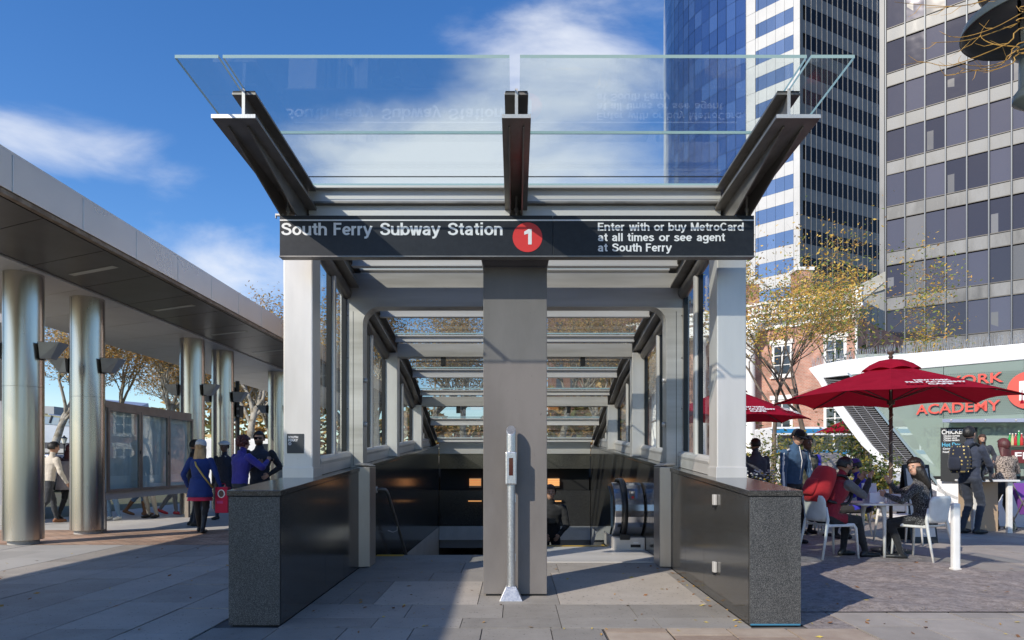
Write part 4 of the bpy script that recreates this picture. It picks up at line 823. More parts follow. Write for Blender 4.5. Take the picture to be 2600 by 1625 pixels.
# grey curtain-wall office building at the right edge
GB = thing('curtain_wall_building', 'grey gridded curtain-wall office building at the right edge', 'building', (34, 54, 0))
fg = facade_frame((30.5, 56.7), (6.7, -5.6))
s0, s1 = slot(2249.6, fg), slot(2569, fg); st = (s1 - s0) / 6
VIO = tower_glass('violet_grey_glass', (0.045, 0.043, 0.055), (0.11, 0.105, 0.125), 0.05, 0.35); PALEW = tower_glass('glass_over_blind', (0.13, 0.125, 0.12), (0.20, 0.19, 0.18), 0.12, 0.2)
SPG = mat('brushed_spandrel', (0.07, 0.072, 0.075), 0.48, 0.3, (0.19, 0.193, 0.197), scale=0.7, rvar=0.1, stretch=(1, 1, 0.35)); MG = mat('grey_mullion', (0.10, 0.11, 0.125), 0.45, 0.4)
b = MB(); p0 = fg[0] + fg[1] * -0.2 - fg[2] * 0.4; p1 = fg[0] + fg[1] * 22 - fg[2] * 0.4; b.prism([(p.x, p.y, 0) for p in (p0, p1, p1 + Vector((15, 15, 0)), p0 + Vector((15, 15, 0)))], (0, 0, 46)); b.build('core', mat('tower_core'), GB)
mg, mp_, ms, mgm, mtr = upane('window', VIO), upane('window', PALEW), upane('spandrel', SPG), upane('mullion', MG, 0.2), upane('transom', mat('dark_transom', (0.09, 0.085, 0.08), 0.5, 0.5), 0.05)
ztops = [44.6, 40.9, 37.2, 33.5, 29.85, 26.2, 22.5, 18.75, 15.0, 11.3, 7.6, 3.9]
ncol = 11
for r_i, zt in enumerate(ztops):
    for i in range(ncol):
        sc = s0 + st * (i + 0.5)
        fpiece(ms, 'spandrel', GB, fg, sc, zt - 0.55, st - 0.14, 0.98, 0.03, (r5.gauss(0, 0.004), r5.gauss(0, 0.003)))
        z_lo, z_hi = zt + 0.02, zt + 2.55
        u_ = r5.random()
        fpiece(mp_ if u_ < 0.10 else mg, 'window', GB, fg, sc, (z_lo + z_hi) / 2, st - 0.14, z_hi - z_lo, 0.0, (r5.gauss(0, 0.012), r5.gauss(0, 0.012)))
        if u_ > 0.78: fpiece(mp_, 'blind', GB, fg, sc - st * 0.25, z_lo + (0.85 if u_ > .9 else 0.7), st * 0.32, 1.5, 0.01)
    fpiece(mtr, 'transom', GB, fg, s0 + st * ncol / 2, zt - 0.015, st * ncol, 0.06, 0.09); fpiece(mtr, 'transom', GB, fg, s0 + st * ncol / 2, zt - 1.09, st * ncol, 0.06, 0.09)
for i in range(ncol + 1): fpiece(mgm, 'mullion', GB, fg, s0 + st * i, 24, 0.085, 46, 0.2)
fpiece(upane('corner_pilaster', SPG, 0.35), 'corner_pilaster', GB, fg, s0 - 0.28, 23, 0.36, 46, 0.15)
# red brick house with white trim
BH = thing('brick_house', 'red brick house with white cornice, balustrade and columns behind the autumn trees', 'house', (17, 40, 0))
fb = facade_frame((19.0, 38), (-4.2, 3.9)); u, n = fb[1], fb[2]
def brick_wall_mat():
    m = brick_mat('red_brick', (0.40, 0.15, 0.09), (0.48, 0.21, 0.14), (0.42, 0.36, 0.30), 0.25, 0.08, 0.012)
    N = m.node_tree.nodes; L = m.node_tree.links; mp = [q for q in N if q.type == 'MAPPING'][0]; g = [q for q in N if q.type == 'NEW_GEOMETRY'][0]
    sx = N.new('ShaderNodeSeparateXYZ'); cb = N.new('ShaderNodeCombineXYZ'); ad = N.new('ShaderNodeMath'); ad.operation = 'SUBTRACT'; L.new(g.outputs['Position'], sx.inputs[0]); L.new(sx.outputs['X'], ad.inputs[0]); L.new(sx.outputs['Y'], ad.inputs[1])
    L.new(ad.outputs[0], cb.inputs['X']); L.new(sx.outputs['Z'], cb.inputs['Y']); L.new(cb.outputs[0], mp.inputs['Vector']); return m
BRK = brick_wall_mat(); BW = mat('white_house_trim', (0.74, 0.72, 0.68), 0.55, col2=(0.80, 0.78, 0.74), scale=1.5)
p0 = fb[0]; p1 = fb[0] + u * 15; b = MB(); b.prism([(p.x, p.y, 0) for p in (p0, p1, p1 - n * 10, p0 - n * 10)], (0, 0, 9.5)); wl = b.build('wall', BRK, BH)
def trim(name, s0_, s1_, z0_, z1_, proud, m=BW, par=None, depth=0.3):
    a, c = fb[0] + u * s0_, fb[0] + u * s1_; b = MB(); b.prism([(p.x, p.y, z0_) for p in (a + n * proud, c + n * proud, c + n * (proud - depth), a + n * (proud - depth))], (0, 0, z1_ - z0_)); return b.build(name, m, par or BH)
trim('frieze', -0.15, 15, 9.35, 9.85, 0.12); cn = trim('cornice', -0.5, 15, 9.86, 10.12, 0.55, depth=0.9); trim('gutter', -0.5, 15, 10.125, 10.24, 0.6, mat('brown_gutter', (0.18, 0.12, 0.09), 0.5), cn)
for k in range(52): trim('dentil', -0.3 + 0.29 * k, -0.17 + 0.29 * k, 9.75, 9.855, 0.42, par=cn, depth=0.29)
trim('balustrade_base', -0.4, 15, 10.25, 10.42, 0.25); trim('balustrade_rail', -0.4, 15, 10.92, 11.05, 0.27)
bal = MB(); bal.lathe([(0.05, 0), (0.09, 0.04), (0.055, 0.1), (0.10, 0.24), (0.05, 0.42), (0.085, 0.48), (0.085, 0.5)], (0, 0, 0), 8); bme = bal.mesh('baluster', BW)
for k in range(56):
    s_ = -0.1 + 0.26 * k
    if k % 9 in (0, 8):
        if k % 9 == 0: trim('pedestal', s_ - 0.25, s_ + 0.25, 10.421, 10.919, 0.24, depth=0.34)
        continue
    piece(bme, 'baluster', BH, fb[0] + u * s_ + n * 0.1 + Vector((0, 0, 10.42)))
def house_window(s_, z_, w, h):
    f = trim('window', s_ - w / 2 - 0.12, s_ + w / 2 + 0.12, z_ - 0.1, z_ + h + 0.1, 0.05); trim('lintel', s_ - w / 2 - 0.22, s_ + w / 2 + 0.22, z_ + h + 0.1, z_ + h + 0.36, 0.12, par=f); trim('sill', s_ - w / 2 - 0.2, s_ + w / 2 + 0.2, z_ - 0.22, z_ - 0.1, 0.14, par=f)
    for i in range(2):
        for j in range(3): trim('pane', s_ - w / 2 + i * w / 2 + 0.04, s_ + (i - 0.0) * w / 2 - 0.04, z_ + j * h / 3 + 0.03, z_ + (j + 1) * h / 3 - 0.03, 0.075, tower_glass('house_glass', (0.03, 0.04, 0.05), (0.10, 0.12, 0.14), 0.05, 0.2), f, 0.02)
for s_ in (1.1, 4.1, 7.6, 11.0):
    for z_ in (6.6, 3.3, 0.6): house_window(s_, z_, 1.0, 1.7)
for k, s_ in enumerate((5.7, 8.9, 12.2)):
    c = fb[0] + u * s_ + n * 0.9; b = MB(); b.lathe([(0.42, 0), (0.42, 0.25), (0.33, 0.35), (0.30, 4.6), (0.28, 8.7), (0.36, 8.85), (0.46, 9.0), (0.46, 9.3)], (c.x, c.y, 0.0), 20); b.build('portico_column', BW, BH, smooth=True)
trim('portico_entablature', 5.1, 15, 9.3, 9.855, 1.3, depth=1.0)
def chimney(px0, px1, pyt, pyb, d):
    b = MB(); x0_, x1_ = X(px0, d), X(px1, d); b.box(x0_, x1_, d, d + 1.0, 9, Z(pyt, d)); o = b.build('chimney', BRK, BH); b = MB(); b.box(x0_ - 0.08, x1_ + 0.08, d - 0.08, d + 1.08, Z(pyt, d), Z(pyt, d) + 0.2); b.build('chimney_cap', BW, o)
chimney(2024, 2064, 686, 760, 43); chimney(1895, 1928, 722, 780, 44)
b = MB(); q0, q1 = fb[0] - n * 0.6, fb[0] + u * 15 - n * 0.6; b.prism([(q0.x, q0.y, 10.2), (q1.x, q1.y, 10.2), (q1.x - n.x * 5, q1.y - n.y * 5, 12.4), (q0.x - n.x * 5, q0.y - n.y * 5, 12.4)], (0, 0, 0.1)); b.build('roof', mat('pale_roof', (0.45, 0.43, 0.36), 0.7), BH)
c = fb[0] + n * 0.12 - u * 0.05; b = MB(); b.tube([(c.x, c.y, 0.2), (c.x, c.y, 9.3), (c.x + n.x * 0.4, c.y + n.y * 0.4, 9.8)], 0.07, 8); b.build('downpipe', BW, BH)
CB = thing('concrete_building', 'pale concrete block with sloping roof between brick house and curtain wall', 'building', (23, 44, 0))
b = MB(); x0_, x1_ = X(2168, 44), X(2246, 44); b.prism([(x0_, 44, 0), (x1_, 44, 0), (x1_, 44, Z(735, 44)), (x0_, 44, Z(760, 44))], (0, 8, 0)); b.build('wall', mat('streaked_concrete', (0.30, 0.30, 0.28), 0.8, col2=(0.42, 0.42, 0.39), scale=1.2, stretch=(1, 1, 0.15)), CB)
b = MB(); b.prism([(x0_ - 0.1, 43.9, Z(760, 44)), (x1_, 43.9, Z(735, 44)), (x1_, 43.9, Z(690, 44)), (x0_ + 0.6, 43.9, Z(722, 44))], (0, 7, 0)); b.build('roof', mat('pale_roof'), CB)
for px in (2180, 2196, 2213, 2230): b = MB(); b.box(X(px, 44) - 0.03, X(px, 44) + 0.03, 43.97, 44.0, 0, Z(770, 44)); b.build('rib', mat('streaked_concrete'), CB)

# ------------------------------------------------------------------ cafe kiosk
KA, KU, KN = Vector((7.3, 17, 0)), Vector((0.6, -0.8, 0)), Vector((-0.8, -0.6, 0))
def K(px, py, off=0.0):
    rx = (px - CX) / F; d = (KN.x * KA.x + KN.y * KA.y + off) / (KN.x * rx + KN.y); return Vector((rx * d, d, Z(py, d)))
KS = thing('cafe_kiosk', 'white curved cafe kiosk with louvres and green tinted glass', 'kiosk', (9, 15, 0))
SHELL = mat('white_kiosk_shell', (0.76, 0.76, 0.755), 0.35, col2=(0.82, 0.82, 0.815), scale=1.2)
top = [(2052, 935), (2080, 926), (2130, 916), (2200, 907), (2400, 889), (2600, 871), (2760, 856)]; bot = [(2760, 899), (2600, 912.5), (2335, 936), (2200, 948), (2130, 955), (2088, 960)]
b = MB(); b.prism([K(*p) for p in top + bot], -KN * 3.2); b.build('roof_band', SHELL, KS, bevel=0.02)
outer = [(2052, 936), (2078, 968), (2113, 1030), (2150, 1082), (2187, 1130), (2225, 1166), (2262, 1191), (2310, 1216), (2370, 1244), (2432, 1272)]
inner = [(2090, 960), (2106, 988), (2142, 1034), (2180, 1086), (2214, 1132), (2248, 1166), (2290, 1192), (2330, 1211), (2380, 1236), (2434, 1262)]
b = MB(); dep = [Vector((0, 0, 0)), -KN * 1.6]
rings = []
for (o_, i_) in zip(outer, inner):
    a, c = K(*o_), K(*i_); rings.append([a, c, c - KN * 1.6, a - KN * 1.6 + KU * 0.4])
b.loft(rings); b.build('shell_rim', SHELL, KS, smooth=False, bevel=0.01)
def lerp_curve(cv, y):
    for (x0_, y0_), (x1_, y1_) in zip(cv, cv[1:]):
        if y0_ <= y <= y1_: return x0_ + (x1_ - x0_) * (y - y0_) / (y1_ - y0_)
    return cv[-1][0]
SLAT = mat('louvre_slat', (0.30, 0.30, 0.31), 0.4, 0.5)
for k in range(58):
    py = 964 + k * 5.1; xl = lerp_curve(inner, py); xr = 2150 + (py - 945) * (2440 - 2150) / (1310 - 945)
    if xr - xl < 6: continue
    a, c = K(xl, py, -0.06), K(xr, py + (xr - xl) * 0.06, -0.06); u_ = (c - a) / 2; b = MB(); b.obox((a + c) / 2, u_, KN * 0.022 + Vector((0, 0, -0.012)), Vector((0, 0, 0.003)) + KN * 0.002); b.build('louvre', SLAT, KS)
b = MB(); b.prism([K(x, y, -0.16) for x, y in [(2100, 955), (2160, 950), (2440, 1300), (2434, 1262), (2330, 1211), (2214, 1132), (2142, 1034)]], -KN * 0.03); b.build('louvre_backing', DARKIN, KS)
for fx in (0.33, 0.66):
    b = MB(); pts = []
    for py in range(990, 1250, 20): xl = lerp_curve(inner, py); xr = 2150 + (py - 945) * 290 / 365; pts.append(K(xl + (xr - xl) * fx, py, -0.03))
    b.tube(pts, 0.006, 5); b.build('louvre_rod', SLAT, KS)
FRM = mat('pale_blue_frame', (0.33, 0.42, 0.46), 0.3, 0.4)
b = MB(); a, c = K(2153, 946), K(2448, 1314); w_ = (KU * 0.028); b.prism([a - w_, a + w_, c + w_, c - w_], -KN * 0.12); b.build('glazing_bar', FRM, KS)
KG = glass_mat('kiosk_glass', (0.70, 0.80, 0.74), 1.5, haze=0.52, hazecol=(0.40, 0.49, 0.43)); KGP = glass_mat('kiosk_glass_dotted', (0.62, 0.74, 0.68), 1.5, haze=0.42, hazecol=(0.36, 0.46, 0.40), frit=14)
for x0_, x1_ in ((2156, 2395), (2396.5, 2600), (2601.5, 2760)):
    lo = lambda x: 1212 if x > 2372 else 945 + (x - 2150) * 365 / 290
    tp = lambda x: 936 - (x - 2335) * 0.0885 if x > 2335 else 948 - (x - 2200) * 0.0889 if x > 2200 else 951
    xs = [x0_] + [q for q in (2200, 2335, 2372) if x0_ < q < x1_] + [x1_]
    b = MB(); b.add([K(q, tp(q), -0.03) for q in xs] + [K(q, lo(q), -0.03) for q in reversed(xs)], [tuple(range(2 * len(xs)))]); b.build('glass', KG, KS)
b = MB(); b.prism([K(x, y, -1.5) for x, y in ((2170, 900), (2900, 880), (2900, 1330), (2480, 1330))], -KN * 0.05); b.build('inner_wall', mat('pale_green_wall', (0.26, 0.31, 0.27), 0.7), KS)
b = MB(); b.prism([K(x, y, -0.02) for x, y in ((2366, 1209), (2760, 1209), (2760, 1216), (2372, 1216))], -KN * 0.5 + Vector((0, 0, 0))); b.build('counter', BLACK, KS)
a, c = K(2378, 1217, 0.0), K(2760, 1217, 0.0); b = MB(); b.prism([(a.x, a.y, 0), (c.x, c.y, 0), (c.x, c.y, a.z), (a.x, a.y, a.z)], -KN * 0.6); b.build('counter_front', SHELL, KS, bevel=0.01)
a, c = K(2393, 1068, 0.35), K(2790, 1066, 0.35); b = MB(); h_ = Vector((0, 0, 0.035)); b.prism([a - h_, c - h_, c + h_, a + h_], -KN * 0.4); bar = b.build('service_canopy', mat('pale_blue_metal', (0.36, 0.40, 0.52), 0.3, 0.3), KS)
for px in (2415, 2502, 2580):
    q = K(px, 1067, 0.352); me_ = MB(); me_.ell((0, 0, 0), 0.018, 0.018, 0.018, 8, 6); piece(me_.mesh('bolt', STEEL, True), 'bolt', bar, q)
KRED = mat('coral_lettering', (0.72, 0.10, 0.07), 0.5); KWH = mat('lettering_outline', (0.85, 0.80, 0.78), 0.5)
def ktext(s, pxl, pxr, py, ph, m, off=0.02, bold=0.025):
    a, c = K(pxl, py, off), K(pxr, py, off); return text_obj('lettering', s, KS, a, (Vector((c.x, c.y)) - Vector((a.x, a.y))).length, ph * a.y / F, m, bold, 0.004, KU)
for q, m_, off in ((0, KRED, 0.02),): 
    ktext('NEW', 2292, 2372, 988, 25, m_, off, 0.015); ktext('YORK', 2408, 2548, 981, 25, m_, off, 0.015); ktext('FILM', 2300, 2420, 1018, 25, m_, off, 0.015); ktext('ACADEMY', 2326, 2540, 1053, 25, m_, off, 0.015)
b = MB(); c_ = K(2613, 990, 0.02); rr = 48 * c_.y / F; b.add([c_ + KU * rr * math.cos(t) + Vector((0, 0, rr * math.sin(t))) for t in np.linspace(0, 2 * math.pi, 41)[:-1]], [tuple(range(40))]); b.build('emblem_disc', KRED, KS)
b = MB(); c_ = K(2622, 990, 0.024); b.obox(c_, KU * 0.22, Vector((0, 0, 0.19)), KN * 0.002); b.build('emblem_stripe', KWH, KS)
def dots():        # dotted film on the upper glass
    b = MB()
    for j in range(26):
        for i in range(64):
            px = 2385 + i * 4.6 + (j % 2) * 2.3; py = 952 + j * 4.3 - (px - 2385) * 0.05
            c_ = K(px, py, -0.022); q = 0.0105; b.add([c_ - KU * q, c_ - Vector((0, 0, q)), c_ + KU * q, c_ + Vector((0, 0, q))], [(0, 1, 2, 3)])
    o = b.build('dotted_film', mat('film_grey', (0.10, 0.14, 0.12), 0.6), KS); o['kind'] = 'stuff'
dots()
r_s = random.Random(3)
for k in range(11):                        # bird spikes, strip by strip
    px0 = 2064 + k * 55; b = MB()
    for i in range(10):
        px = px0 + i * 4.8; 
        ty = lerp_curve([(y, x) for x, y in top], px) if False else next((y0_ + (y1_ - y0_) * (px - x0_) / (x1_ - x0_) for (x0_, y0_), (x1_, y1_) in zip(top, top[1:]) if x0_ <= px <= x1_), 860)
        for q in range(3):
            base = K(px, ty, -0.12 - 0.05 * q); tip = base + KU * r_s.uniform(-0.05, 0.05) + KN * (0.05 - 0.05 * q) + Vector((0, 0, r_s.uniform(0.17, 0.25))); b.tube([base - Vector((0, 0, 0.03)), tip], [0.0045, 0.003], 3)
    b.build('spike_strip', mat('spike_wire', (0.62, 0.60, 0.57), 0.35, 0.7), KS)
# chalkboard, bottles and sign at the counter
t = thing('chalkboard_menu', 'tall chalkboard menu behind the man with the dotted backpack', 'menu board', K(2430, 1220, 0.1))
b = MB(); b.prism([K(2388, 1086, 0.08), K(2480, 1085, 0.08), K(2480, 1222, 0.08), K(2388, 1222, 0.08)], -KN * 0.03); b.build('board', mat('chalkboard', (0.025, 0.027, 0.028), 0.7), t)
CH, CB2 = mat('chalk_white', (0.75, 0.75, 0.73), 0.8), mat('chalk_blue', (0.10, 0.42, 0.60), 0.8)
def chalk(s, pxl, pxr, py, ph, m):
    a, c = K(pxl, py, 0.085), K(pxr, py, 0.085); text_obj('chalk_text', s, t, a, (Vector((c.x, c.y)) - Vector((a.x, a.y))).length, ph * a.y / F, m, 0.02, 0.001, KU)
chalk('CHICKEN', 2391, 2452, 1103, 12, CH); chalk('Chicken nuggets', 2396, 2437, 1109.5, 5, CH); chalk('Chicken wings', 2396, 2430, 1115, 5, CH); chalk('Chicken tenders', 2396, 2436, 1120.5, 5, CH); chalk('Hot Dogs', 2392, 2446, 1134, 10, CB2); chalk('Original', 2394, 2424, 1142, 5, CH); chalk('Nathan', 2394, 2420, 1150, 5, CH)
for k, (px, col, lab) in enumerate(((2564, (0.02, 0.30, 0.05), 'dark green bottle at the left end of the counter shelf'), (2571, (0.55, 0.45, 0.25), 'amber bottle beside the green one on the shelf'), (2579, (0.45, 0.02, 0.03), 'red bottle in the middle of the counter shelf'), (2587, (0.05, 0.38, 0.10), 'tall green bottle with white cap on the shelf'), (2594, (0.5, 0.03, 0.03), 'red bottle nearest the frame edge on the shelf'))):
    q = K(px, 1131, 0.12); t2 = thing('bottle', lab, 'bottle', q, group='bottles on the counter shelf'); h_ = 0.22 + 0.05 * (k == 3)
    b = MB(); b.lathe([(0.028, 0), (0.03, 0.01), (0.03, h_ * 0.6), (0.012, h_ * 0.82), (0.012, h_)], q, 12); b.build('body', mat(f'bottle_{k}', col, 0.12, spec=0.6), t2, smooth=True); b = MB(); b.lathe([(0.014, h_), (0.014, h_ + 0.02)], q, 10); b.build('cap', WHITE, t2)
t = thing('bottle_shelf', 'thin dark shelf holding bottles above the kiosk counter', 'shelf', K(2580, 1134, 0.1))
b = MB(); b.prism([K(2555, 1131.5, 0.02), K(2660, 1131.5, 0.02), K(2660, 1135, 0.02), K(2555, 1135, 0.02)], KN * 0.2); b.build('board', mat('shelf_wood', (0.10, 0.07, 0.05), 0.6), t)
for px in (2559, 2640): q = K(px, 1135, 0.1); b = MB(); b.tube([q, K(px, 1209, 0.1)], 0.012, 6); b.build('support', BLACK, t)
t = thing('counter_sign', 'dark red counter sign at the right edge beside the woman', 'sign', K(2590, 1175, 0.15))
b = MB(); b.prism([K(2568, 1143, 0.12), K(2650, 1141, 0.12), K(2650, 1176, 0.12), K(2568, 1176, 0.12)], KN * 0.02); b.build('panel', mat('sign_dark_red', (0.12, 0.01, 0.015), 0.5), t); text_obj('lettering', 'FRE', t, K(2577, 1166, 0.145), 0.42, 0.14, SIGNWHT, 0.02, 0.002, KU)
# ------------------------------------------------------------------ umbrellas
URED = mat('burgundy_canvas', (0.30, 0.006, 0.024), 0.9, col2=(0.37, 0.009, 0.032), scale=6, bump=0.25, bscale=14, spec=0.12)
def add_translucency(m, f=0.3):
    N = m.node_tree.nodes; L = m.node_tree.links; b = N['Principled BSDF']; out = [q for q in N if q.type == 'OUTPUT_MATERIAL'][0]; tr = N.new('ShaderNodeBsdfTranslucent'); tr.inputs[0].default_value = (0.45, 0.01, 0.02, 1); mx = N.new('ShaderNodeMixShader'); mx.inputs[0].default_value = f
    L.new(b.outputs[0], mx.inputs[1]); L.new(tr.outputs[0], mx.inputs[2]); L.new(mx.outputs[0], out.inputs['Surface'])
add_translucency(URED)
WOOD = mat('dark_wood_pole', (0.06, 0.042, 0.03), 0.5, col2=(0.09, 0.06, 0.045), scale=12, stretch=(1, 1, 0.1))
def umbrella(c, r, zr_, zt, label, rot=None, words=(), lights=False):
    rot = math.atan2(-c[1], -c[0]) if rot is None else rot
    t = thing('cafe_umbrella', label, 'umbrella', (c[0], c[1], 0), group='burgundy cafe umbrellas'); c = Vector((c[0], c[1], 0))
    def pt(a, f, sag=0.0): return c + Vector((math.cos(a) * r * f, math.sin(a) * r * f, zt + (zr_ - zt) * (f ** 1.08) + sag))
    for k in range(8):
        a, a2 = rot + k * math.pi / 4, rot + (k + 1) * math.pi / 4; b = MB(); nr, ns = 8, 8; vs = []
        for i in range(nr + 1):
            f = 0.13 + 0.87 * i / nr
            for j in range(ns + 1):
                s_ = j / ns; p = pt(a, f) * (1 - s_) + pt(a2, f) * s_; q = math.sin(math.pi * s_) * f
                ctr = Vector((c.x, c.y, p.z)); p = p + (ctr - p) * 0.055 * q * f + Vector((0, 0, 0.035 * q * (f ** 2) - 0.05 * q * (1 - f)))
                vs.append(p)
        b.add(vs, [(i * (ns + 1) + j, i * (ns + 1) + j + 1, (i + 1) * (ns + 1) + j + 1, (i + 1) * (ns + 1) + j) for i in range(nr) for j in range(ns)]); b.build('canopy_panel', URED, t, smooth=True)
        b = MB(); b.tube([pt(a, 0.03) - Vector((0, 0, 0.03)), pt(a, 0.99) - Vector((0, 0, 0.02))], 0.009, 6); rb = b.build('rib', WOOD, t)
        b = MB(); b.tube([c + Vector((0, 0, zr_ - 0.02)), pt(a, 0.5) - Vector((0, 0, 0.02))], 0.008, 6); b.build('strut', WOOD, rb)
    b = MB(); n = 48; rings = [[c + Vector((math.cos(x) * r * f * (1 + 0.0 * 1), math.sin(x) * r * f, zt + dz + 0.03 * abs(math.sin(4 * (x - rot))) * w)) for x in np.linspace(0, 2 * math.pi, n + 1)[:-1]] for f, dz, w in ((0.01, 0.075, 0), (0.10, 0.045, 0.2), (0.18, -0.03, 0.7), (0.235, -0.105, 1.0))]
    b.loft(rings, False); b.build('vent_cap', URED, t, smooth=True)
    b = MB(); b.lathe([(0.02, zt + 0.08), (0.035, zt + 0.10), (0.02, zt + 0.13), (0.05, zt + 0.155), (0.05, zt + 0.18), (0.0, zt + 0.19)], c, 14); b.build('finial', WOOD, t, smooth=True)
    b = MB(); b.tube([c + Vector((0, 0, 0.02)), c + Vector((0, 0, zt + 0.08))], 0.024, 14); b.build('pole', WOOD, t, smooth=True)
    b = MB(); b.lathe([(0.26, 0.0), (0.26, 0.05), (0.06, 0.08), (0.04, 0.3)], c, 20); b.build('base', BLACK, t)
    b = MB(); b.lathe([(0.05, zr_ - 0.06), (0.05, zr_ + 0.0)], c, 10); b.build('runner', WOOD, t)
    for k in words:
        am = rot + (k + 0.5) * math.pi / 4; xd = Vector((-math.sin(am), math.cos(am), 0)); rad = Vector((math.cos(am), math.sin(am), 0)); slope = (zr_ - zt) / (r * math.cos(math.pi / 8)); up = (-rad - Vector((0, 0, slope))).normalized(); nm = xd.cross(up)
        nm = nm if nm.z > 0 else -nm
        for s_, f, w_ in (('NEW YORK', 0.80, 0.42), ('FILM ACADEMY', 0.87, 0.70), ('CAFE', 0.94, 0.28)):
            o0 = c + rad * (r * f * 0.94) + Vector((0, 0, zt + (zr_ - zt) * f + 0.033)) - xd * w_ / 2
            text_obj('lettering', s_, t, o0, w_, 0.066, SIGNWHT, 0.035, 0.001, xd, up)
    if lights:
        b = MB(); b.tube([c + Vector((0.028 * math.cos(x), 0.028 * math.sin(x), 0.9 + x * 0.028)) for x in np.linspace(0, 14 * math.pi, 150)], 0.005, 4); b.build('string_light_wire', mat('pale_wire', (0.45, 0.40, 0.30), 0.5), t)
        a = rot + 1.55 * math.pi / 4; p = pt(a, 0.96); b = MB(); b.tube([p, p - Vector((0, 0, 0.12)), p - Vector((0, 0, 0.17))], [0.004, 0.006, 0.022], 6); b.build('tassel', URED, t)
    return t
umbrella((X(2262, 9.6), 9.6), 1.58, Z(1016, 9.6), Z(925, 9.6), 'large burgundy umbrella with white lettering over the seated couple', words=(0, 6), lights=True)
umbrella((X(1850, 12.6), 12.6), 1.42, Z(1068, 12.6), Z(985, 12.6), 'burgundy umbrella half hidden behind the right steel post', words=(0, 1))
umbrella((X(2162, 30), 30), 1.5, Z(1098, 30), Z(1078, 30) + 0.3, 'small distant burgundy umbrella seen past the kiosk rim')
# ------------------------------------------------------------------ cafe furniture
CHW = mat('worn_white_plastic', (0.68, 0.665, 0.63), 0.5, col2=(0.78, 0.77, 0.74), scale=7, bump=0.03, bscale=200)
def make_chair():
    t = thing('cafe_chair', 'x', 'chair', (0, 0, 0), group='white cafe chairs', world=False)
    b = MB(); n = 9; nx = 8; vs = []
    for j in range(n):
        y = -0.20 + 0.42 * j / (n - 1)
        for i in range(nx + 1):
            x = (-0.215 + 0.43 * i / nx) * (0.94 + 0.06 * j / (n - 1)); vs.append((x, y, 0.455 - 0.012 * math.cos(math.pi * (i / nx - 0.5)) + (0.018 if j == 0 else 0) - (0.02 if j == n - 1 else 0)))
    top_ = len(vs); vs2 = [(x, y, z - 0.022) for x, y, z in vs]; fs = []
    w = nx + 1
    for j in range(n - 1):
        for i in range(nx): fs += [(j * w + i, j * w + i + 1, (j + 1) * w + i + 1, (j + 1) * w + i), (top_ + j * w + i, top_ + (j + 1) * w + i, top_ + (j + 1) * w + i + 1, top_ + j * w + i + 1)]
    for i in range(nx): fs += [(i, top_ + i, top_ + i + 1, i + 1), ((n - 1) * w + i, (n - 1) * w + i + 1, top_ + (n - 1) * w + i + 1, top_ + (n - 1) * w + i)]
    for j in range(n - 1): fs += [(j * w, (j + 1) * w, top_ + (j + 1) * w, top_ + j * w), (j * w + nx, top_ + j * w + nx, top_ + (j + 1) * w + nx, (j + 1) * w + nx)]
    b.add(vs + vs2, fs); b.build('seat', CHW, t, smooth=False, bevel=0.004)
    b = MB(); vs = []; nr = 9; nc = 10
    for side in (0, 0.016):
        for i in range(nr):
            f = i / (nr - 1); z = 0.49 + 0.335 * f; hw = 0.205 + 0.025 * f; hw *= (1 - 0.0 * f); hw -= 0.05 * max(0, (f - 0.8) / 0.2) ** 2 + 0.03 * max(0, (0.15 - f) / 0.15) ** 2
            for j in range(nc + 1):
                q = -1 + 2 * j / nc; vs.append((hw * q, -0.20 - 0.055 * f - 0.045 * (1 - q * q) - side, z + 0.012 * (1 - q * q) * f))
    w = nc + 1; o2 = nr * w; fs = []
    for i in range(nr - 1):
        for j in range(nc): fs += [(i * w + j, i * w + j + 1, (i + 1) * w + j + 1, (i + 1) * w + j), (o2 + i * w + j, o2 + (i + 1) * w + j, o2 + (i + 1) * w + j + 1, o2 + i * w + j + 1)]
    for j in range(nc): fs += [(j, o2 + j, o2 + j + 1, j + 1), ((nr - 1) * w + j, (nr - 1) * w + j + 1, o2 + (nr - 1) * w + j + 1, o2 + (nr - 1) * w + j)]
    for i in range(nr - 1): fs += [(i * w, (i + 1) * w, o2 + (i + 1) * w, o2 + i * w), (i * w + nc, o2 + i * w + nc, o2 + (i + 1) * w + nc, (i + 1) * w + nc)]
    b.add(vs, fs); b.build('backrest', CHW, t, smooth=True)
    for s in (-1, 1):
        b = MB(); b.tube([(s * 0.235, 0.245, 0.005), (s * 0.215, 0.22, 0.40), (s * 0.205, 0.19, 0.447), (s * 0.20, 0.10, 0.452)], [0.013, 0.019, 0.021, 0.016], 10); b.build('leg', CHW, t, smooth=True)
        b = MB(); b.tube([(s * 0.245, -0.31, 0.005), (s * 0.225, -0.235, 0.36), (s * 0.215, -0.205, 0.52), (s * 0.215, -0.225, 0.68)], [0.013, 0.019, 0.021, 0.012], 10); b.build('leg', CHW, t, smooth=True)
        b = MB(); b.tube([(s * 0.21, -0.2, 0.435), (s * 0.205, 0.2, 0.435)], 0.014, 8); b.build('side_rail', CHW, t)
    return t
ch0 = make_chair(); first = True
def chair(x, y, face, label):
    global first
    c = ch0 if first else copy_tree(ch0); first = False
    c.location = (x, y, 0.012); c.rotation_euler = (0, 0, face - math.pi / 2); c['label'] = label
    return c
chair(4.18, 9.05, math.radians(14), 'white cafe chair under the man in the red vest')
chair(5.28, 8.88, math.radians(118), 'white cafe chair under the woman in the speckled jacket, its back scuffed')
chair(X(2282, 10.5), 10.5, math.radians(-95), 'empty white cafe chair facing us behind the table')
chair(X(2085, 12.2), 12.2, math.radians(20), 'white cafe chair with a colourful backpack hung on it')
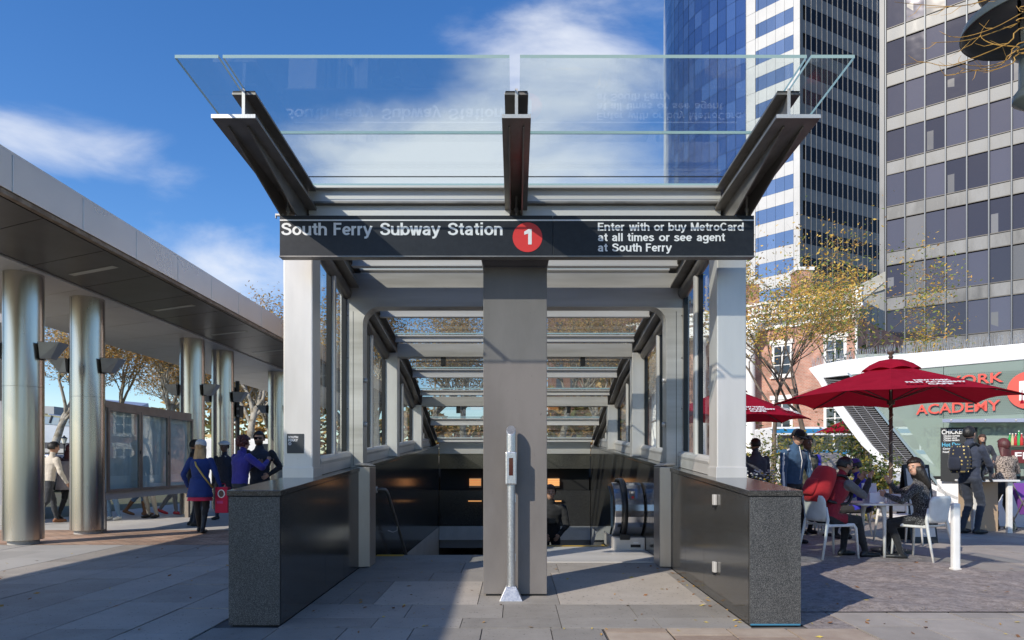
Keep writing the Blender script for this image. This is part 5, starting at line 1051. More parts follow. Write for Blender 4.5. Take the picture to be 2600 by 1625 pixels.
chair(X(2152, 12.0), 12.0, math.radians(100), 'white cafe chair behind the red backpack')
chair(X(1957, 11.6), 11.6, math.radians(185), 'white cafe chair beside the yellow flowers')
def cafe_table(x, y, label, s=0.36):
    t = thing('cafe_table', label, 'table', (x, y, 0), group='white cafe tables')
    b = MB(); b.loft([[(x + q * s * a, y + q * s * c, z) for a, c in [(math.copysign(abs(math.cos(w)) ** 0.25, math.cos(w)), math.copysign(abs(math.sin(w)) ** 0.25, math.sin(w))) for w in np.linspace(0, 2 * math.pi, 33)[:-1]]] for q, z in ((0.98, 0.705), (1.0, 0.71), (1.0, 0.725), (0.985, 0.73))]); b.build('tabletop', CHW, t)
    for dx, dy in ((0.0, -0.27), (0.0, 0.29)):
        b = MB(); b.tube([(x + dx, y + dy, 0.012), (x + dx, y + dy, 0.55), (x + dx, y + dy * 0.9, 0.66), (x + dx, y + dy * 0.7, 0.707)], [0.018, 0.024, 0.035, 0.06], 12); b.build('leg', CHW, t, smooth=True)
    return t
cafe_table(4.87, 9.26, 'white cafe table between the seated man and woman'); cafe_table(X(2062, 12.6), 12.75, 'white cafe table behind the man in the blue track jacket')
FOODW = mat('white_card', (0.70, 0.68, 0.76), 0.6)
t = thing('food_box', 'open white takeaway box standing on the cafe table', 'food box', (4.85, 9.15, 0.73))
b = MB(); b.box(4.72, 4.93, 9.08, 9.2, 0.731, 0.87); b.build('tray', FOODW, t, bevel=0.003); b = MB(); b.prism([(4.70, 9.21, 0.732), (4.90, 9.21, 0.732), (4.90, 9.25, 0.99), (4.70, 9.25, 0.99)], (0, 0.008, 0)); b.build('lid', FOODW, t)
t = thing('paper_box', 'low white card box on the table before the woman', 'food box', (5.02, 9.05, 0.73)); b = MB(); b.box(4.945, 5.09, 8.99, 9.07, 0.731, 0.855); b.build('tray', FOODW, t, bevel=0.003); b = MB(); b.box(4.955, 5.08, 9.0, 9.06, 0.853, 0.858); b.build('food', mat('fried_food', (0.42, 0.22, 0.07), 0.8, col2=(0.55, 0.32, 0.12), scale=90), t)
t = thing('table_leg_post', 'square white post standing in for a blurred table leg right of the chairs', 'post', (5.17, 8.0, 0)); b = MB(); b.box(5.125, 5.21, 7.97, 8.04, 0.0, 0.79); b.build('shaft', WHITE, t, bevel=0.02); b = MB(); b.box(5.12, 5.215, 7.965, 8.045, 0.0, 0.03); b.build('foot', CHW, t)  # post shape added in place of a blurred table leg
t = thing('bar_table', 'tall white slab-legged table between the father and the kiosk counter', 'table', (X(2476, 12.3), 12.3, 0)); xx = X(2476, 12.3)
for dx in (0, 0.62): b = MB(); b.box(xx - 0.045 + dx, xx + 0.045 + dx, 12.28, 12.34, 0, 0.93); b.build('leg', CHW, t, bevel=0.01)
b = MB(); b.box(xx - 0.08, xx + 0.74, 12.2, 12.75, 0.931, 0.965); b.build('tabletop', CHW, t, bevel=0.006); b = MB(); b.box(xx - 0.045, xx + 0.665, 12.66, 12.70, 0, 0.93); b.build('back_panel', mat('birch_ply', (0.45, 0.33, 0.22), 0.6), t)
t = thing('a_frame_board', 'black framed white notice board behind the seated woman', 'sign', (X(2336, 10.9), 10.9, 0)); d_ = 10.9
b = MB(); b.obox((X(2336, d_), d_, 0.62), (0.21, 0, 0), (0, 0.012, 0), (0, 0.12, 0.62)); b.build('frame', BLACK, t); b = MB(); b.obox((X(2336, d_), d_ - 0.014, 0.64), (0.175, 0, 0), (0, 0.004, 0), (0, 0.11, 0.54)); b.build('poster', mat('pale_poster', (0.55, 0.56, 0.55), 0.6), t); b = MB(); b.obox((X(2336, d_), d_ + 0.25, 0.62), (0.21, 0, 0), (0, 0.012, 0), (0, -0.12, 0.62)); b.build('rear_frame', BLACK, t)
t = thing('flower_pot', 'pot of white and yellow flowers beside the right steel post', 'plant', (X(1937, 11.4), 11.4, 0)); q = Vector((X(1937, 11.4), 11.4, 0))
b = MB(); b.lathe([(0.11, 0.02), (0.16, 0.75), (0.17, 0.78)], q, 18); b.build('pot', mat('clay_pot', (0.25, 0.12, 0.07), 0.7), t); rf = random.Random(2); b = MB(); fl = MB()
for _ in range(150):
    p = q + Vector((rf.gauss(0, 0.13), rf.gauss(0, 0.11), rf.uniform(0.72, 1.05))); a = rf.uniform(0, 6.3); w = Vector((math.cos(a), math.sin(a), rf.uniform(-0.5, 0.8))) * 0.05; v = Vector((-math.sin(a), math.cos(a), 0.2)) * 0.018
    b.quad(p, p + w * 0.5 + v, p + w, p + w * 0.5 - v)
for _ in range(70):
    p = q + Vector((rf.gauss(0, 0.13), rf.gauss(0, 0.11), rf.uniform(0.92, 1.15))); fl.cm = rf.choice([0, 0, 0, 1]); fl.ell(p, 0.022, 0.022, 0.012, 6, 3)
b.build('foliage', mat('flower_leaf', (0.07, 0.12, 0.03), 0.6), t); fl.build('flowers', [mat('white_petal', (0.75, 0.72, 0.68), 0.6), mat('yellow_petal', (0.7, 0.45, 0.03), 0.6)], t, kind='stuff')
# stroller wheel end at the frame edge
t = thing('stroller', 'stroller with pale wheels and purple seat at the right frame edge', 'stroller', (X(2612, 12.2), 12.2, 0)); sx_ = X(2618, 12.2)
for dx, dy in ((0, 0), (0.45, 0), (0.0, 0.5), (0.45, 0.5)):
    for e in (-0.035, 0.035):
        b = MB(); b.loft([[(sx_ + dx + e + w, 12.2 + dy + rr * math.cos(a), 0.085 + rr * math.sin(a)) for a in np.linspace(0, 2 * math.pi, 17)[:-1]] for w, rr in ((-0.012, 0.07), (-0.012, 0.082), (0.012, 0.082), (0.012, 0.07))]); b.build('wheel', mat('pale_tyre', (0.42, 0.44, 0.36), 0.6), t)
for dx in (0, 0.45): b = MB(); b.tube([(sx_ + dx, 12.2, 0.09), (sx_ + dx, 12.25, 0.35), (sx_ + dx, 12.75, 1.0)], 0.013, 8); b.tube([(sx_ + dx, 12.7, 0.09), (sx_ + dx, 12.3, 0.7)], 0.011, 8); b.build('frame', STEEL_DK, t)
b = MB(); b.prism([(sx_ + 0.02, 12.25, 0.35), (sx_ + 0.02, 12.5, 0.32), (sx_ + 0.02, 12.75, 0.85), (sx_ + 0.02, 12.65, 0.9), (sx_ + 0.02, 12.45, 0.5), (sx_ + 0.02, 12.22, 0.5)], (0.41, 0, 0)); b.build('seat', mat('purple_cloth', (0.16, 0.05, 0.28), 0.8), t, bevel=0.01)
# lamp at the top right
LD = 6.0; lx = X(2622, LD)
t = thing('lamp_post', 'dark green lamp post with broad bowl shade at the top right', 'street lamp', (lx, LD, 0)); LG = mat('dark_green_lamp_paint', (0.055, 0.065, 0.06), 0.3, spec=0.6); LGI = mat('lamp_inner', (0.10, 0.095, 0.085), 0.45)
zc = Z(60, LD)
b = MB(); b.lathe([(0.0, zc + 0.42), (0.12, zc + 0.42), (0.2, zc + 0.30), (0.30, zc + 0.26), (0.52, zc + 0.08), (0.545, zc + 0.0), (0.535, zc - 0.015), (0.50, zc + 0.05), (0.28, zc + 0.2), (0.1, zc + 0.22), (0.0, zc + 0.22)], (lx, LD, 0), 48, False); b.build('shade', LG, t, smooth=True)
b = MB(); b.lathe([(0.0, zc + 0.56), (0.36, zc + 0.40), (0.40, zc + 0.36), (0.38, zc + 0.35), (0.15, zc + 0.43), (0.0, zc + 0.43)], (lx, LD, 0), 40, False); b.build('upper_shade', LG, t, smooth=True)
for a in (0.7, 2.8, 4.9): b = MB(); b.tube([(lx + 0.08 * math.cos(a), LD + 0.08 * math.sin(a), zc - 0.3), (lx + 0.10 * math.cos(a), LD + 0.1 * math.sin(a), zc + 0.22)], 0.014, 6); b.build('stay', BLACK, t)
b = MB(); b.lathe([(0.15, zc - 0.20), (0.17, zc - 0.23), (0.15, zc - 0.26), (0.10, zc - 0.30), (0.105, zc - 0.56), (0.15, zc - 0.62), (0.15, zc - 0.68), (0.06, zc - 0.75), (0.055, 0.5), (0.056, 0.45), (0.058, 0.0)], (lx, LD, 0), 28); b.build('post', LG, t, smooth=True)
b = MB(); b.lathe([(0.0, zc - 0.19), (0.09, zc - 0.19), (0.10, zc + 0.02), (0.07, zc + 0.16), (0.0, zc + 0.18)], (lx, LD, 0), 20, False); b.build('lantern_glass', mat('lantern_glass', (0.30, 0.30, 0.27), 0.2, spec=0.6), t, smooth=True)
# ------------------------------------------------------------------ trees and shrubs
BARK_P = mat('plane_bark', (0.36, 0.33, 0.27), 0.85, col2=(0.20, 0.17, 0.12), scale=3.5, contrast=(0.45, 0.6), bump=0.3, bscale=12)
BARK_D = mat('dark_bark', (0.10, 0.075, 0.055), 0.9, col2=(0.19, 0.15, 0.12), scale=8, bump=0.4, bscale=25, stretch=(1, 1, 0.3))
def leafmat(name, c):
    if name in _M: return _M[name]
    m = mat(name, c, 0.55, col2=tuple(min(1, x * 1.35) for x in c), scale=1.5); N = m.node_tree.nodes; L = m.node_tree.links; b = N['Principled BSDF']; out = [q for q in N if q.type == 'OUTPUT_MATERIAL'][0]
    tr = N.new('ShaderNodeBsdfTranslucent'); tr.inputs[0].default_value = (*[min(1, x * 1.6) for x in c], 1); mx = N.new('ShaderNodeMixShader'); mx.inputs[0].default_value = 0.35; L.new(b.outputs[0], mx.inputs[1]); L.new(tr.outputs[0], mx.inputs[2]); L.new(mx.outputs[0], out.inputs['Surface']); return m
TAWNY = [leafmat('leaf_tawny', (0.36, 0.22, 0.08)), leafmat('leaf_ochre', (0.44, 0.29, 0.09)), leafmat('leaf_olive', (0.17, 0.15, 0.05)), leafmat('leaf_rust', (0.30, 0.15, 0.05))]
AUTUMN = [leafmat('leaf_gold', (0.60, 0.40, 0.08)), leafmat('leaf_orange', (0.50, 0.27, 0.06)), leafmat('leaf_green', (0.20, 0.24, 0.055)), leafmat('leaf_dry', (0.28, 0.16, 0.06))]
GREENS = [leafmat('shrub_green', (0.06, 0.095, 0.025)), leafmat('shrub_olive', (0.12, 0.13, 0.03)), leafmat('shrub_yellow', (0.28, 0.22, 0.04)), leafmat('shrub_dark', (0.03, 0.05, 0.016))]
def quick_mesh(name, V, Fq, mi, mats):
    me = bpy.data.meshes.new(name); n = len(V) // 4
    me.vertices.add(len(V)); me.vertices.foreach_set('co', np.asarray(V, dtype=np.float32).ravel()); me.loops.add(n * 4); me.loops.foreach_set('vertex_index', np.arange(n * 4, dtype=np.int32)); me.polygons.add(n); me.polygons.foreach_set('loop_start', np.arange(0, n * 4, 4, dtype=np.int32)); me.polygons.foreach_set('loop_total', np.full(n, 4, dtype=np.int32))
    for m in mats: me.materials.append(m)
    me.polygons.foreach_set('material_index', np.asarray(mi, dtype=np.int32)); me.update(); me.validate(); return me
def leaves(name, pts, size, mats, w, rs, parent, droop=0.3, kind=None):
    pts = np.asarray(pts); n = len(pts); a = rs.normal(size=(n, 3)); a[:, 2] *= 0.6; a /= np.linalg.norm(a, axis=1, keepdims=True) + 1e-9; c = rs.normal(size=(n, 3)); bvec = np.cross(a, c); bvec /= np.linalg.norm(bvec, axis=1, keepdims=True) + 1e-9
    s = size * rs.uniform(0.6, 1.4, size=(n, 1)); u = a * s; v = bvec * s * 0.42
    V = np.stack([pts - u, pts - v + u * 0.1, pts + u, pts + v + u * 0.1], axis=1).reshape(-1, 3); mi = rs.choice(len(mats), size=n, p=w)
    o = bpy.data.objects.new(name, quick_mesh(name, V, None, mi, mats)); COL.objects.link(o); attach(o, parent)
    if kind: o['kind'] = kind
    return o
def tree(label, x, y, h, seed, tr=0.16, trunk_f=0.35, spread=0.75, nleaf=3500, lsize=0.07, mats=TAWNY, w=(.4, .3, .15, .15), bark=BARK_P, levels=4, name='tree', lean=(0, 0), clump=0.22, kids=(3, 5), cat='tree', group=None, sparse=0.0, up=0.35):
    r = random.Random(seed); rs = np.random.RandomState(seed); t = thing(name, label, cat, (x, y, 0), group=group); b = MB(); tips = []
    def grow(p, d, length, rad, lv):
        n = 5 if lv < 2 else 4 if lv == 2 else 3; pts = [p.copy()]; rr = [rad]; q = p.copy(); dd = d.copy()
        for i in range(n):
            dd = (dd + Vector((r.gauss(0, .16), r.gauss(0, .16), r.gauss(0.03 * (lv > 0), .10))) * (0.5 if lv == 0 else 1)).normalized(); q = q + dd * length / n; pts.append(q.copy()); rr.append(rad * (1 - 0.5 * (i + 1) / n))
        b.tube(pts, rr, 9 if lv == 0 else 6 if lv == 1 else 4 if lv == 2 else 3)
        if lv >= levels - 1:
            for i in range(1, len(pts)): tips.append(pts[i])
        if lv < levels:
            for k in range(r.randint(*kids) + (1 if lv == 0 else 0)):
                f = r.uniform(0.45 if lv else 0.75, 1.0); i = min(int(f * n), n - 1); fr = f * n - i; s0_ = pts[i].lerp(pts[i + 1], fr); ang = r.uniform(0, 6.283); tilt = r.uniform(0.35, 1.0) * spread
                side = dd.orthogonal().normalized(); side = Matrix.Rotation(ang, 3, dd) @ side; nd_ = (dd * math.cos(tilt) + side * math.sin(tilt) + Vector((0, 0, up * r.random()))).normalized()
                grow(s0_, nd_, length * r.uniform(0.55, 0.78), rr[i] * r.uniform(0.5, 0.7), lv + 1)
    grow(Vector((x, y, -0.05)), Vector((lean[0], lean[1], 1)).normalized(), h * trunk_f, tr, 0)
    b.build('trunk', bark, t, smooth=True)
    tp = np.array([(p.x, p.y, p.z) for p in tips]); zmax = tp[:, 2].max(); 
    sel = tp[rs.randint(len(tp), size=nleaf)] + rs.normal(size=(nleaf, 3)) * clump * np.array([1, 1, 0.7])
    leaves('crown', sel, lsize, mats, w, rs, t); return t
# plane trees beyond the canopy
for i, (px, d, h, lab) in enumerate(((118, 34, 14, 'pale-barked plane tree leaning between the two nearest columns'), (300, 40, 15, 'plane tree with forked pale trunk behind the notice case, left'), (415, 36, 15, 'plane tree with bare white limbs behind the notice case, right'), (470, 52, 17, 'dark slender plane tree beside the third column'),
                                     (585, 38, 14, 'plane tree behind the traffic signal pole'), (640, 33, 14, 'white-trunked plane tree beside the left steel post'), (690, 47, 16, 'tawny plane tree showing above the canopy end'), (860, 44, 15, 'plane tree seen through the left side windows'), (960, 34, 14, 'plane tree seen through the inner left windows'), (1050, 40, 15, 'plane tree seen through the roof glass, left of the pillar'), (1180, 36, 14, 'plane tree seen through the roof glass, close left of the pillar'), (1410, 37, 15, 'plane tree seen through the roof glass, close right of the pillar'), (1510, 42, 16, 'plane tree seen through the roof glass, right of the pillar'), (1640, 46, 14, 'plane tree seen through the right side windows'))):
    tree(lab, X(px, d), d, h, 40 + i, 0.26, 0.30, 0.72, 8500, 0.075, name='plane_tree', group='plane trees in the park', lean=((0.25 if i == 0 else -0.1 if i == 5 else 0.05), 0), clump=0.38, levels=4, kids=(4, 5))
# autumn trees by the brick house
tree('slim autumn tree with forked grey trunk in front of the brick house', X(2072, 19), 19, 10.2, 5, 0.10, 0.34, 0.80, 4800, 0.048, AUTUMN, (.42, .16, .30, .12), BARK_D, 4, 'autumn_tree', group='autumn trees by the kiosk', clump=0.20, kids=(3, 5))
tree('golden autumn tree close behind the right steel post', X(1960, 22), 22, 11.6, 18, 0.10, 0.32, 0.8, 3300, 0.05, AUTUMN, (.42, .2, .26, .12), BARK_D, 4, 'autumn_tree', group='autumn trees by the kiosk', clump=0.22, kids=(3, 5))
tree('yellow-green autumn tree reaching over the kiosk roof', X(2215, 23), 23, 10.6, 29, 0.09, 0.36, 0.85, 6500, 0.048, AUTUMN, (.30, .2, .4, .10), BARK_D, 4, 'autumn_tree', group='autumn trees by the kiosk', clump=0.22, kids=(3, 4))
def shrub(label, x, y, rx, ry, h, seed, n=2600, lsize=0.06, mats=GREENS, w=(.4, .28, .2, .12)):
    rs = np.random.RandomState(seed); r = random.Random(seed); t = thing('shrub', label, 'shrub', (x, y, 0), group='shrubs behind the cafe tables'); b = MB(); tips = []
    for k in range(14):
        a = r.uniform(0, 6.28); q = r.uniform(0.2, 1); e = Vector((x + rx * q * math.cos(a), y + ry * q * math.sin(a), h * r.uniform(0.55, 1.0))); m_ = Vector((x + 0.3 * rx * q * math.cos(a), y + 0.3 * ry * q * math.sin(a), e.z * 0.5)); b.tube([(x, y, -0.02), m_, e], [0.02, 0.013, 0.005], 4); tips += [m_, e, m_.lerp(e, .5), m_.lerp(e, .75)]
    b.build('stems', BARK_D, t); tp = np.array([(p.x, p.y, p.z) for p in tips]); sel = tp[rs.randint(len(tp), size=n)] + rs.normal(size=(n, 3)) * np.array([rx * .28, ry * .28, h * 0.13]); sel[:, 2] = np.clip(sel[:, 2], 0.05, None); leaves('foliage', sel, lsize, mats, w, rs, t); return t
shrub('green and yellow shrub right behind the steel post', X(1925, 15.5), 15.5, 0.8, 0.6, 1.9, 1, 900, 0.05, GREENS, (.25, .3, .35, .1)); shrub('tall olive shrub behind the man in the blue jacket', X(2010, 16.5), 16.5, 0.7, 0.6, 2.0, 2, 700, 0.05, GREENS, (.25, .3, .35, .1)); shrub('leafy shrub left of the kiosk rim', X(2130, 24), 24, 1.3, 1.0, 2.0, 3, 1000, 0.07, GREENS, (.3, .3, .3, .1))
shrub('low bright green shrub under the kiosk rim', X(2205, 14.6), 14.6, 0.55, 0.5, 1.35, 4, 1800, 0.05); shrub('dense dark shrub beside the slim autumn tree', X(2050, 26), 26, 1.5, 1.0, 2.2, 6, 1100, 0.08); shrub('evergreen bush behind the kiosk roof', X(2185, 20), 20, 0.9, 0.7, 5.0, 8, 2600, 0.07, GREENS, (.45, .2, .1, .25))
# far wood closing the view: one mass of crowns
rs = np.random.RandomState(4); n = 26000
xs = rs.uniform(-150, 95, n); base = 12 + 3.5 * np.sin(xs * 0.11) + 2 * np.sin(xs * 0.37 + 1); pts = np.stack([xs, 112 + rs.uniform(-5, 5, n), base * rs.uniform(0.0, 1, n) ** 0.8], axis=1)
fw_ = thing('far_wood', 'far-off band of autumn trees along the park edge', 'wood', (-20, 112, 0)); leaves('crowns', pts, 0.75, TAWNY + [GREENS[1]], (.3, .22, .18, .15, .15), rs, fw_); fw_['kind'] = 'stuff'
# branches hanging in from a tree standing outside the frame on the right
def hanging_tree():
    t = thing('willow_tree', 'tree whose thin yellow twigs hang in at the top right', 'tree', (2.6, -1.3, 0)); b = MB()
    b.tube([(2.6, -1.3, -0.05), (2.5, -1.3, 2.2), (2.2, -1.2, 4.0), (1.2, -0.8, 5.6), (0.0, -0.4, 6.8)], [0.20, 0.17, 0.14, 0.09, 0.04], 10); b.tube([(2.2, -1.2, 4.0), (3.6, 0.8, 5.6), (5.0, 3.2, 6.0), (5.9, 5.33, 5.3), (5.95, 5.35, 5.0)], [0.12, 0.09, 0.06, 0.03, 0.012], 8); b.tube([(2.3, -1.25, 3.4), (1.0, -1.6, 5.2), (0.4, -1.2, 6.6)], [0.10, 0.06, 0.03], 8)
    rr_ = np.random.RandomState(12); ct = [(-0.4, -0.2, 6.6), (0.6, 0.0, 6.0), (0.1, -1.0, 7.0), (1.2, -0.5, 6.6), (-0.2, 0.6, 6.9), (0.9, 0.9, 6.7), (1.6, 0.6, 6.2), (2.4, 0.2, 6.4), (1.8, -0.9, 7.0), (2.6, 1.4, 6.2), (3.4, 1.6, 6.4)]
    for c_ in ct: b.tube([(1.2, -0.8, 5.6) if c_[0] < 2 else (3.0, 0.2, 5.1), Vector(c_)], [0.03, 0.008], 5)
    b.build('trunk', BARK_D, t, smooth=True)
    pts_ = np.array(ct)[rr_.randint(len(ct), size=7000)] + rr_.normal(size=(7000, 3)) * np.array([0.5, 0.5, 0.35]); leaves('crown', pts_, 0.055, AUTUMN, (.45, .2, .25, .1), rr_, t)
    TW_ = mat('yellow_twig', (0.42, 0.24, 0.05), 0.6); r = random.Random(6); D = 5.4
    runs = [[(2640, 60), (2560, 110), (2420, 165), (2350, 158), (2290, 165)], [(2640, 115), (2540, 165), (2480, 178), (2400, 192), (2405, 189)], [(2640, 95), (2560, 150), (2500, 168), (2440, 160), (2440, 140)], [(2640, 40), (2580, 60), (2470, 100), (2380, 108), (2362, 110)], [(2640, -20), (2540, -10), (2440, 15), (2340, 12), (2270, 5)], [(2640, -40), (2560, -20), (2480, 8), (2400, 18), (2350, 20)], [(2640, 125), (2570, 160), (2510, 180), (2450, 175), (2430, 168)], [(2640, 135), (2590, 120), (2520, 112), (2490, 90), (2510, 50)], [(2640, 10), (2600, 30), (2520, 72), (2440, 95), (2395, 85)]]
    for k, rn in enumerate(runs):
        b = MB(); pts = [Vector((5.5, 5.32, 4.9))] if k > 3 else [Vector((5.6, 5.35, 6.0))]
        pts = [P(px + r.uniform(-3, 3), py, D + 0.12 * (i % 2) * r.uniform(-1, 1)) for i, (px, py) in enumerate(rn)]
        pts = [Vector((5.9, 5.33, pts[0].z + 0.15))] + pts; sp = []
        for i in range(len(pts) - 1):
            a, q, c, d = pts[max(i - 1, 0)], pts[i], pts[i + 1], pts[min(i + 2, len(pts) - 1)]
            for j in range(4): u = j / 4; sp.append(0.5 * (2 * q + (c - a) * u + (2 * a - 5 * q + 4 * c - d) * u * u + (3 * q - a - 3 * c + d) * u ** 3))
        sp.append(pts[-1]); b.tube(sp, [0.0060 - 0.0048 * i / len(sp) for i in range(len(sp))], 5)
        for i in range(8, len(sp) - 1, 4):
            e = sp[i] + Vector((r.uniform(-0.16, -0.02), r.uniform(-.05, .05), r.uniform(-0.12, 0.1))); b.tube([sp[i], sp[i].lerp(e, .5) + Vector((0, 0, -0.02)), e], [0.003, 0.002, 0.001], 3)
        b.build('twig', TW_, t)
hanging_tree()
# ------------------------------------------------------------------ street things in the distance
def wheel(t, c, r=0.33, w=0.2, ax=(1, 0, 0)):
    ax = Vector(ax); b = MB(); b.tube([Vector(c) - ax * w / 2, Vector(c) + ax * w / 2], r, 18); o = b.build('tyre', RUBBER, t, bevel=0.02); b = MB(); b.tube([Vector(c) - ax * (w / 2 + 0.005), Vector(c) + ax * (w / 2 + 0.005)], r * 0.6, 14); b.build('rim', STEEL, o)
CARG = mat('car_glass', (0.03, 0.035, 0.04), 0.05, spec=0.7)
t = thing('parked_suv', 'silver estate car with roof rack and red tail lamp beyond the columns', 'car', (-22.0, 33, 0)); cx0, cy0 = -22.0, 33.0
SIL = mat('silver_car_paint', (0.45, 0.46, 0.49), 0.25, 0.5)
b = MB(); b.loft([[(cx0 + x * w, y_ + cy0, z) for x, z in ((-0.9, 0.3), (0.9, 0.3), (0.93, 0.8), (0.86, 1.05), (-0.86, 1.05), (-0.93, 0.8))] for y_, w in ((-2.2, 0.93), (-2.05, 1.0), (1.9, 1.0), (2.35, 0.85))]); b.build('body', SIL, t, bevel=0.04)
b = MB(); b.loft([[(cx0 - 0.84, cy0 - 2.1, 1.051), (cx0 + 0.84, cy0 - 2.1, 1.051), (cx0 + 0.84, cy0 + 1.1, 1.051), (cx0 - 0.84, cy0 + 1.1, 1.051)], [(cx0 - 0.68, cy0 - 1.75, 1.70), (cx0 + 0.68, cy0 - 1.75, 1.70), (cx0 + 0.68, cy0 + 0.4, 1.70), (cx0 - 0.68, cy0 + 0.4, 1.70)]]); cab = b.build('cabin', SIL, t, bevel=0.05)
b = MB(); b.quad((cx0 - 0.66, cy0 - 2.075, 1.12), (cx0 + 0.66, cy0 - 2.075, 1.12), (cx0 + 0.56, cy0 - 1.80, 1.62), (cx0 - 0.56, cy0 - 1.80, 1.62)); b.build('rear_window', CARG, cab)
for s in (-1, 1):
    for a, c in ((-1.7, -1.0), (-0.92, -0.2), (-0.12, 0.5)):
        f = lambda z: 0.86 - 0.16 * (z - 1.05) / 0.65; b = MB(); b.quad((cx0 + s * f(1.14), cy0 + a, 1.14), (cx0 + s * f(1.14), cy0 + c, 1.14), (cx0 + s * f(1.60), cy0 + min(c, 0.35), 1.60), (cx0 + s * f(1.60), cy0 + a + 0.08, 1.60)); b.build('side_window', CARG, cab)
    b = MB(); b.box(cx0 + s * 0.80 - 0.07, cx0 + s * 0.80 + 0.07, cy0 - 2.215, cy0 - 2.15, 0.72, 1.0); b.build('tail_lamp', SIGNRED, t); b = MB(); b.tube([(cx0 + s * 0.6, cy0 - 1.6, 1.74), (cx0 + s * 0.6, cy0 + 0.3, 1.74)], 0.02, 6); b.build('roof_rail', BLACK, t)
    for yy in (-1.4, 1.45): wheel(t, (cx0 + s * 0.86, cy0 + yy, 0.33))
for k in range(3): b = MB(); b.box(cx0 - 0.6, cx0 + 0.6, cy0 - 1.3 + 0.7 * k, cy0 - 1.24 + 0.7 * k, 1.755, 1.785); b.build('rack_bar', BLACK, t)
# silver terminal building
t = thing('silver_terminal', 'silver sloped-roof terminal with ribbon windows beyond the columns', 'building', (-52, 78, 0)); D = 78
RIB = mat('silver_ribbed_roof', (0.42, 0.45, 0.52), 0.35, 0.6, (0.50, 0.53, 0.60), scale=0.4, stretch=(1, 1, 3))
def dq(px, py, d=D): return P(px, py, d)
b = MB(); b.prism([dq(60, 1072), dq(210, 1085), dq(215, 1125), dq(60, 1122)], (0, 14, 4)); b.build('roof', RIB, t); b = MB(); b.prism([dq(60, 1052), dq(205, 1066), dq(208, 1086), dq(60, 1073)], (0, 10, 0)); rw = b.build('ribbon_window', tower_glass('blue_dusk_glass', (0.10, 0.13, 0.22), (0.2, 0.25, 0.36), 0.08, 0.5), t)
for px in (75, 100, 125, 150, 175): b = MB(); b.tube([dq(px + 6, 1055, D - .1), dq(px, 1074, D - .1)], 0.08, 5); b.build('window_bar', MUL, rw)
b = MB(); b.prism([dq(55, 1046), dq(205, 1062), dq(206, 1066), dq(55, 1052)], (0, 12, 0)); b.build('eave', mat('olive_eave', (0.30, 0.30, 0.20), 0.6), t); b = MB(); b.prism([dq(95, 1030), dq(137, 1032), dq(137, 1052), dq(95, 1048)], (0, 6, 0)); b.build('vent_house', mat('grey_vent', (0.33, 0.35, 0.36), 0.6), t); b = MB(); b.prism([dq(60, 1122), dq(215, 1125), dq(215, 1140), dq(60, 1138)], (0, 10, 0)); b.build('dark_fascia', mat('dark_fascia', (0.05, 0.05, 0.06), 0.5), t); b = MB(); b.prism([dq(60, 1138), dq(215, 1140), dq(215, 1200), dq(60, 1200)], (0, 8, 0)); b.build('wall', mat('pale_terminal_wall', (0.45, 0.44, 0.42), 0.7), t)
# pair of lanterns
for i, (px, w) in enumerate(((163, 'left'), (173.5, 'right'))):
    d = 46; x = X(px, d); zt = Z(1107, d); t = thing('street_lantern', f'small black street lantern, {w} of the pair beyond the columns', 'street lamp', (x, d + i, 0), group='pair of street lanterns')
    b = MB(); b.lathe([(0.10, 0), (0.10, 0.5), (0.05, 0.6), (0.045, zt - 0.6), (0.09, zt - 0.55), (0.02, zt - 0.5)], (x, d + i, 0), 10); b.build('post', BLACK, t); b = MB(); b.lathe([(0.09, zt - 0.5), (0.19, zt - 0.18), (0.19, zt - 0.17)], (x, d + i, 0), 8); b.build('lantern_glass', mat('lantern_pale', (0.75, 0.72, 0.62), 0.3), t); b = MB(); b.lathe([(0.22, zt - 0.16), (0.06, zt - 0.03), (0.03, zt + 0.04)], (x, d + i, 0), 8); b.build('cap', BLACK, t)
# traffic signal
d = 20.5; x = X(603, d); t = thing('traffic_signal', 'black traffic signal pole between the fourth and fifth columns', 'traffic signal', (x, d, 0))
b = MB(); b.lathe([(0.12, 0), (0.12, 0.3), (0.065, 0.4), (0.06, Z(968, d))], (x, d, 0), 14); b.build('pole', BLACK, t)
for (pa, pb, ya, yb) in ((580, 600, 984, 1003), (580, 600, 1020, 1058), (606, 615, 1030, 1060)):
    b = MB(); b.box(X(pa, d), X(pb, d), d - 0.18, d + 0.12, Z(yb, d), Z(ya, d)); h = b.build('signal_head', BLACK, t, bevel=0.01)
    for k in range(2 if yb - ya > 25 else 1):
        zc_ = Z(ya + 9 + 18 * k, d); b = MB(); b.tube([((X(pa, d) + X(pb, d)) / 2, d - 0.185, zc_), ((X(pa, d) + X(pb, d)) / 2, d - 0.181, zc_)], 0.075 if pb - pa > 15 else 0.04, 14); b.build('lens', mat('grey_lens', (0.22, 0.22, 0.22), 0.2), h)
b = MB(); b.box(X(580, d), X(601, d), d - 0.02, d + 0.02, Z(1075, d), Z(1061, d)); b.build('small_sign', SIGNWHT, t)
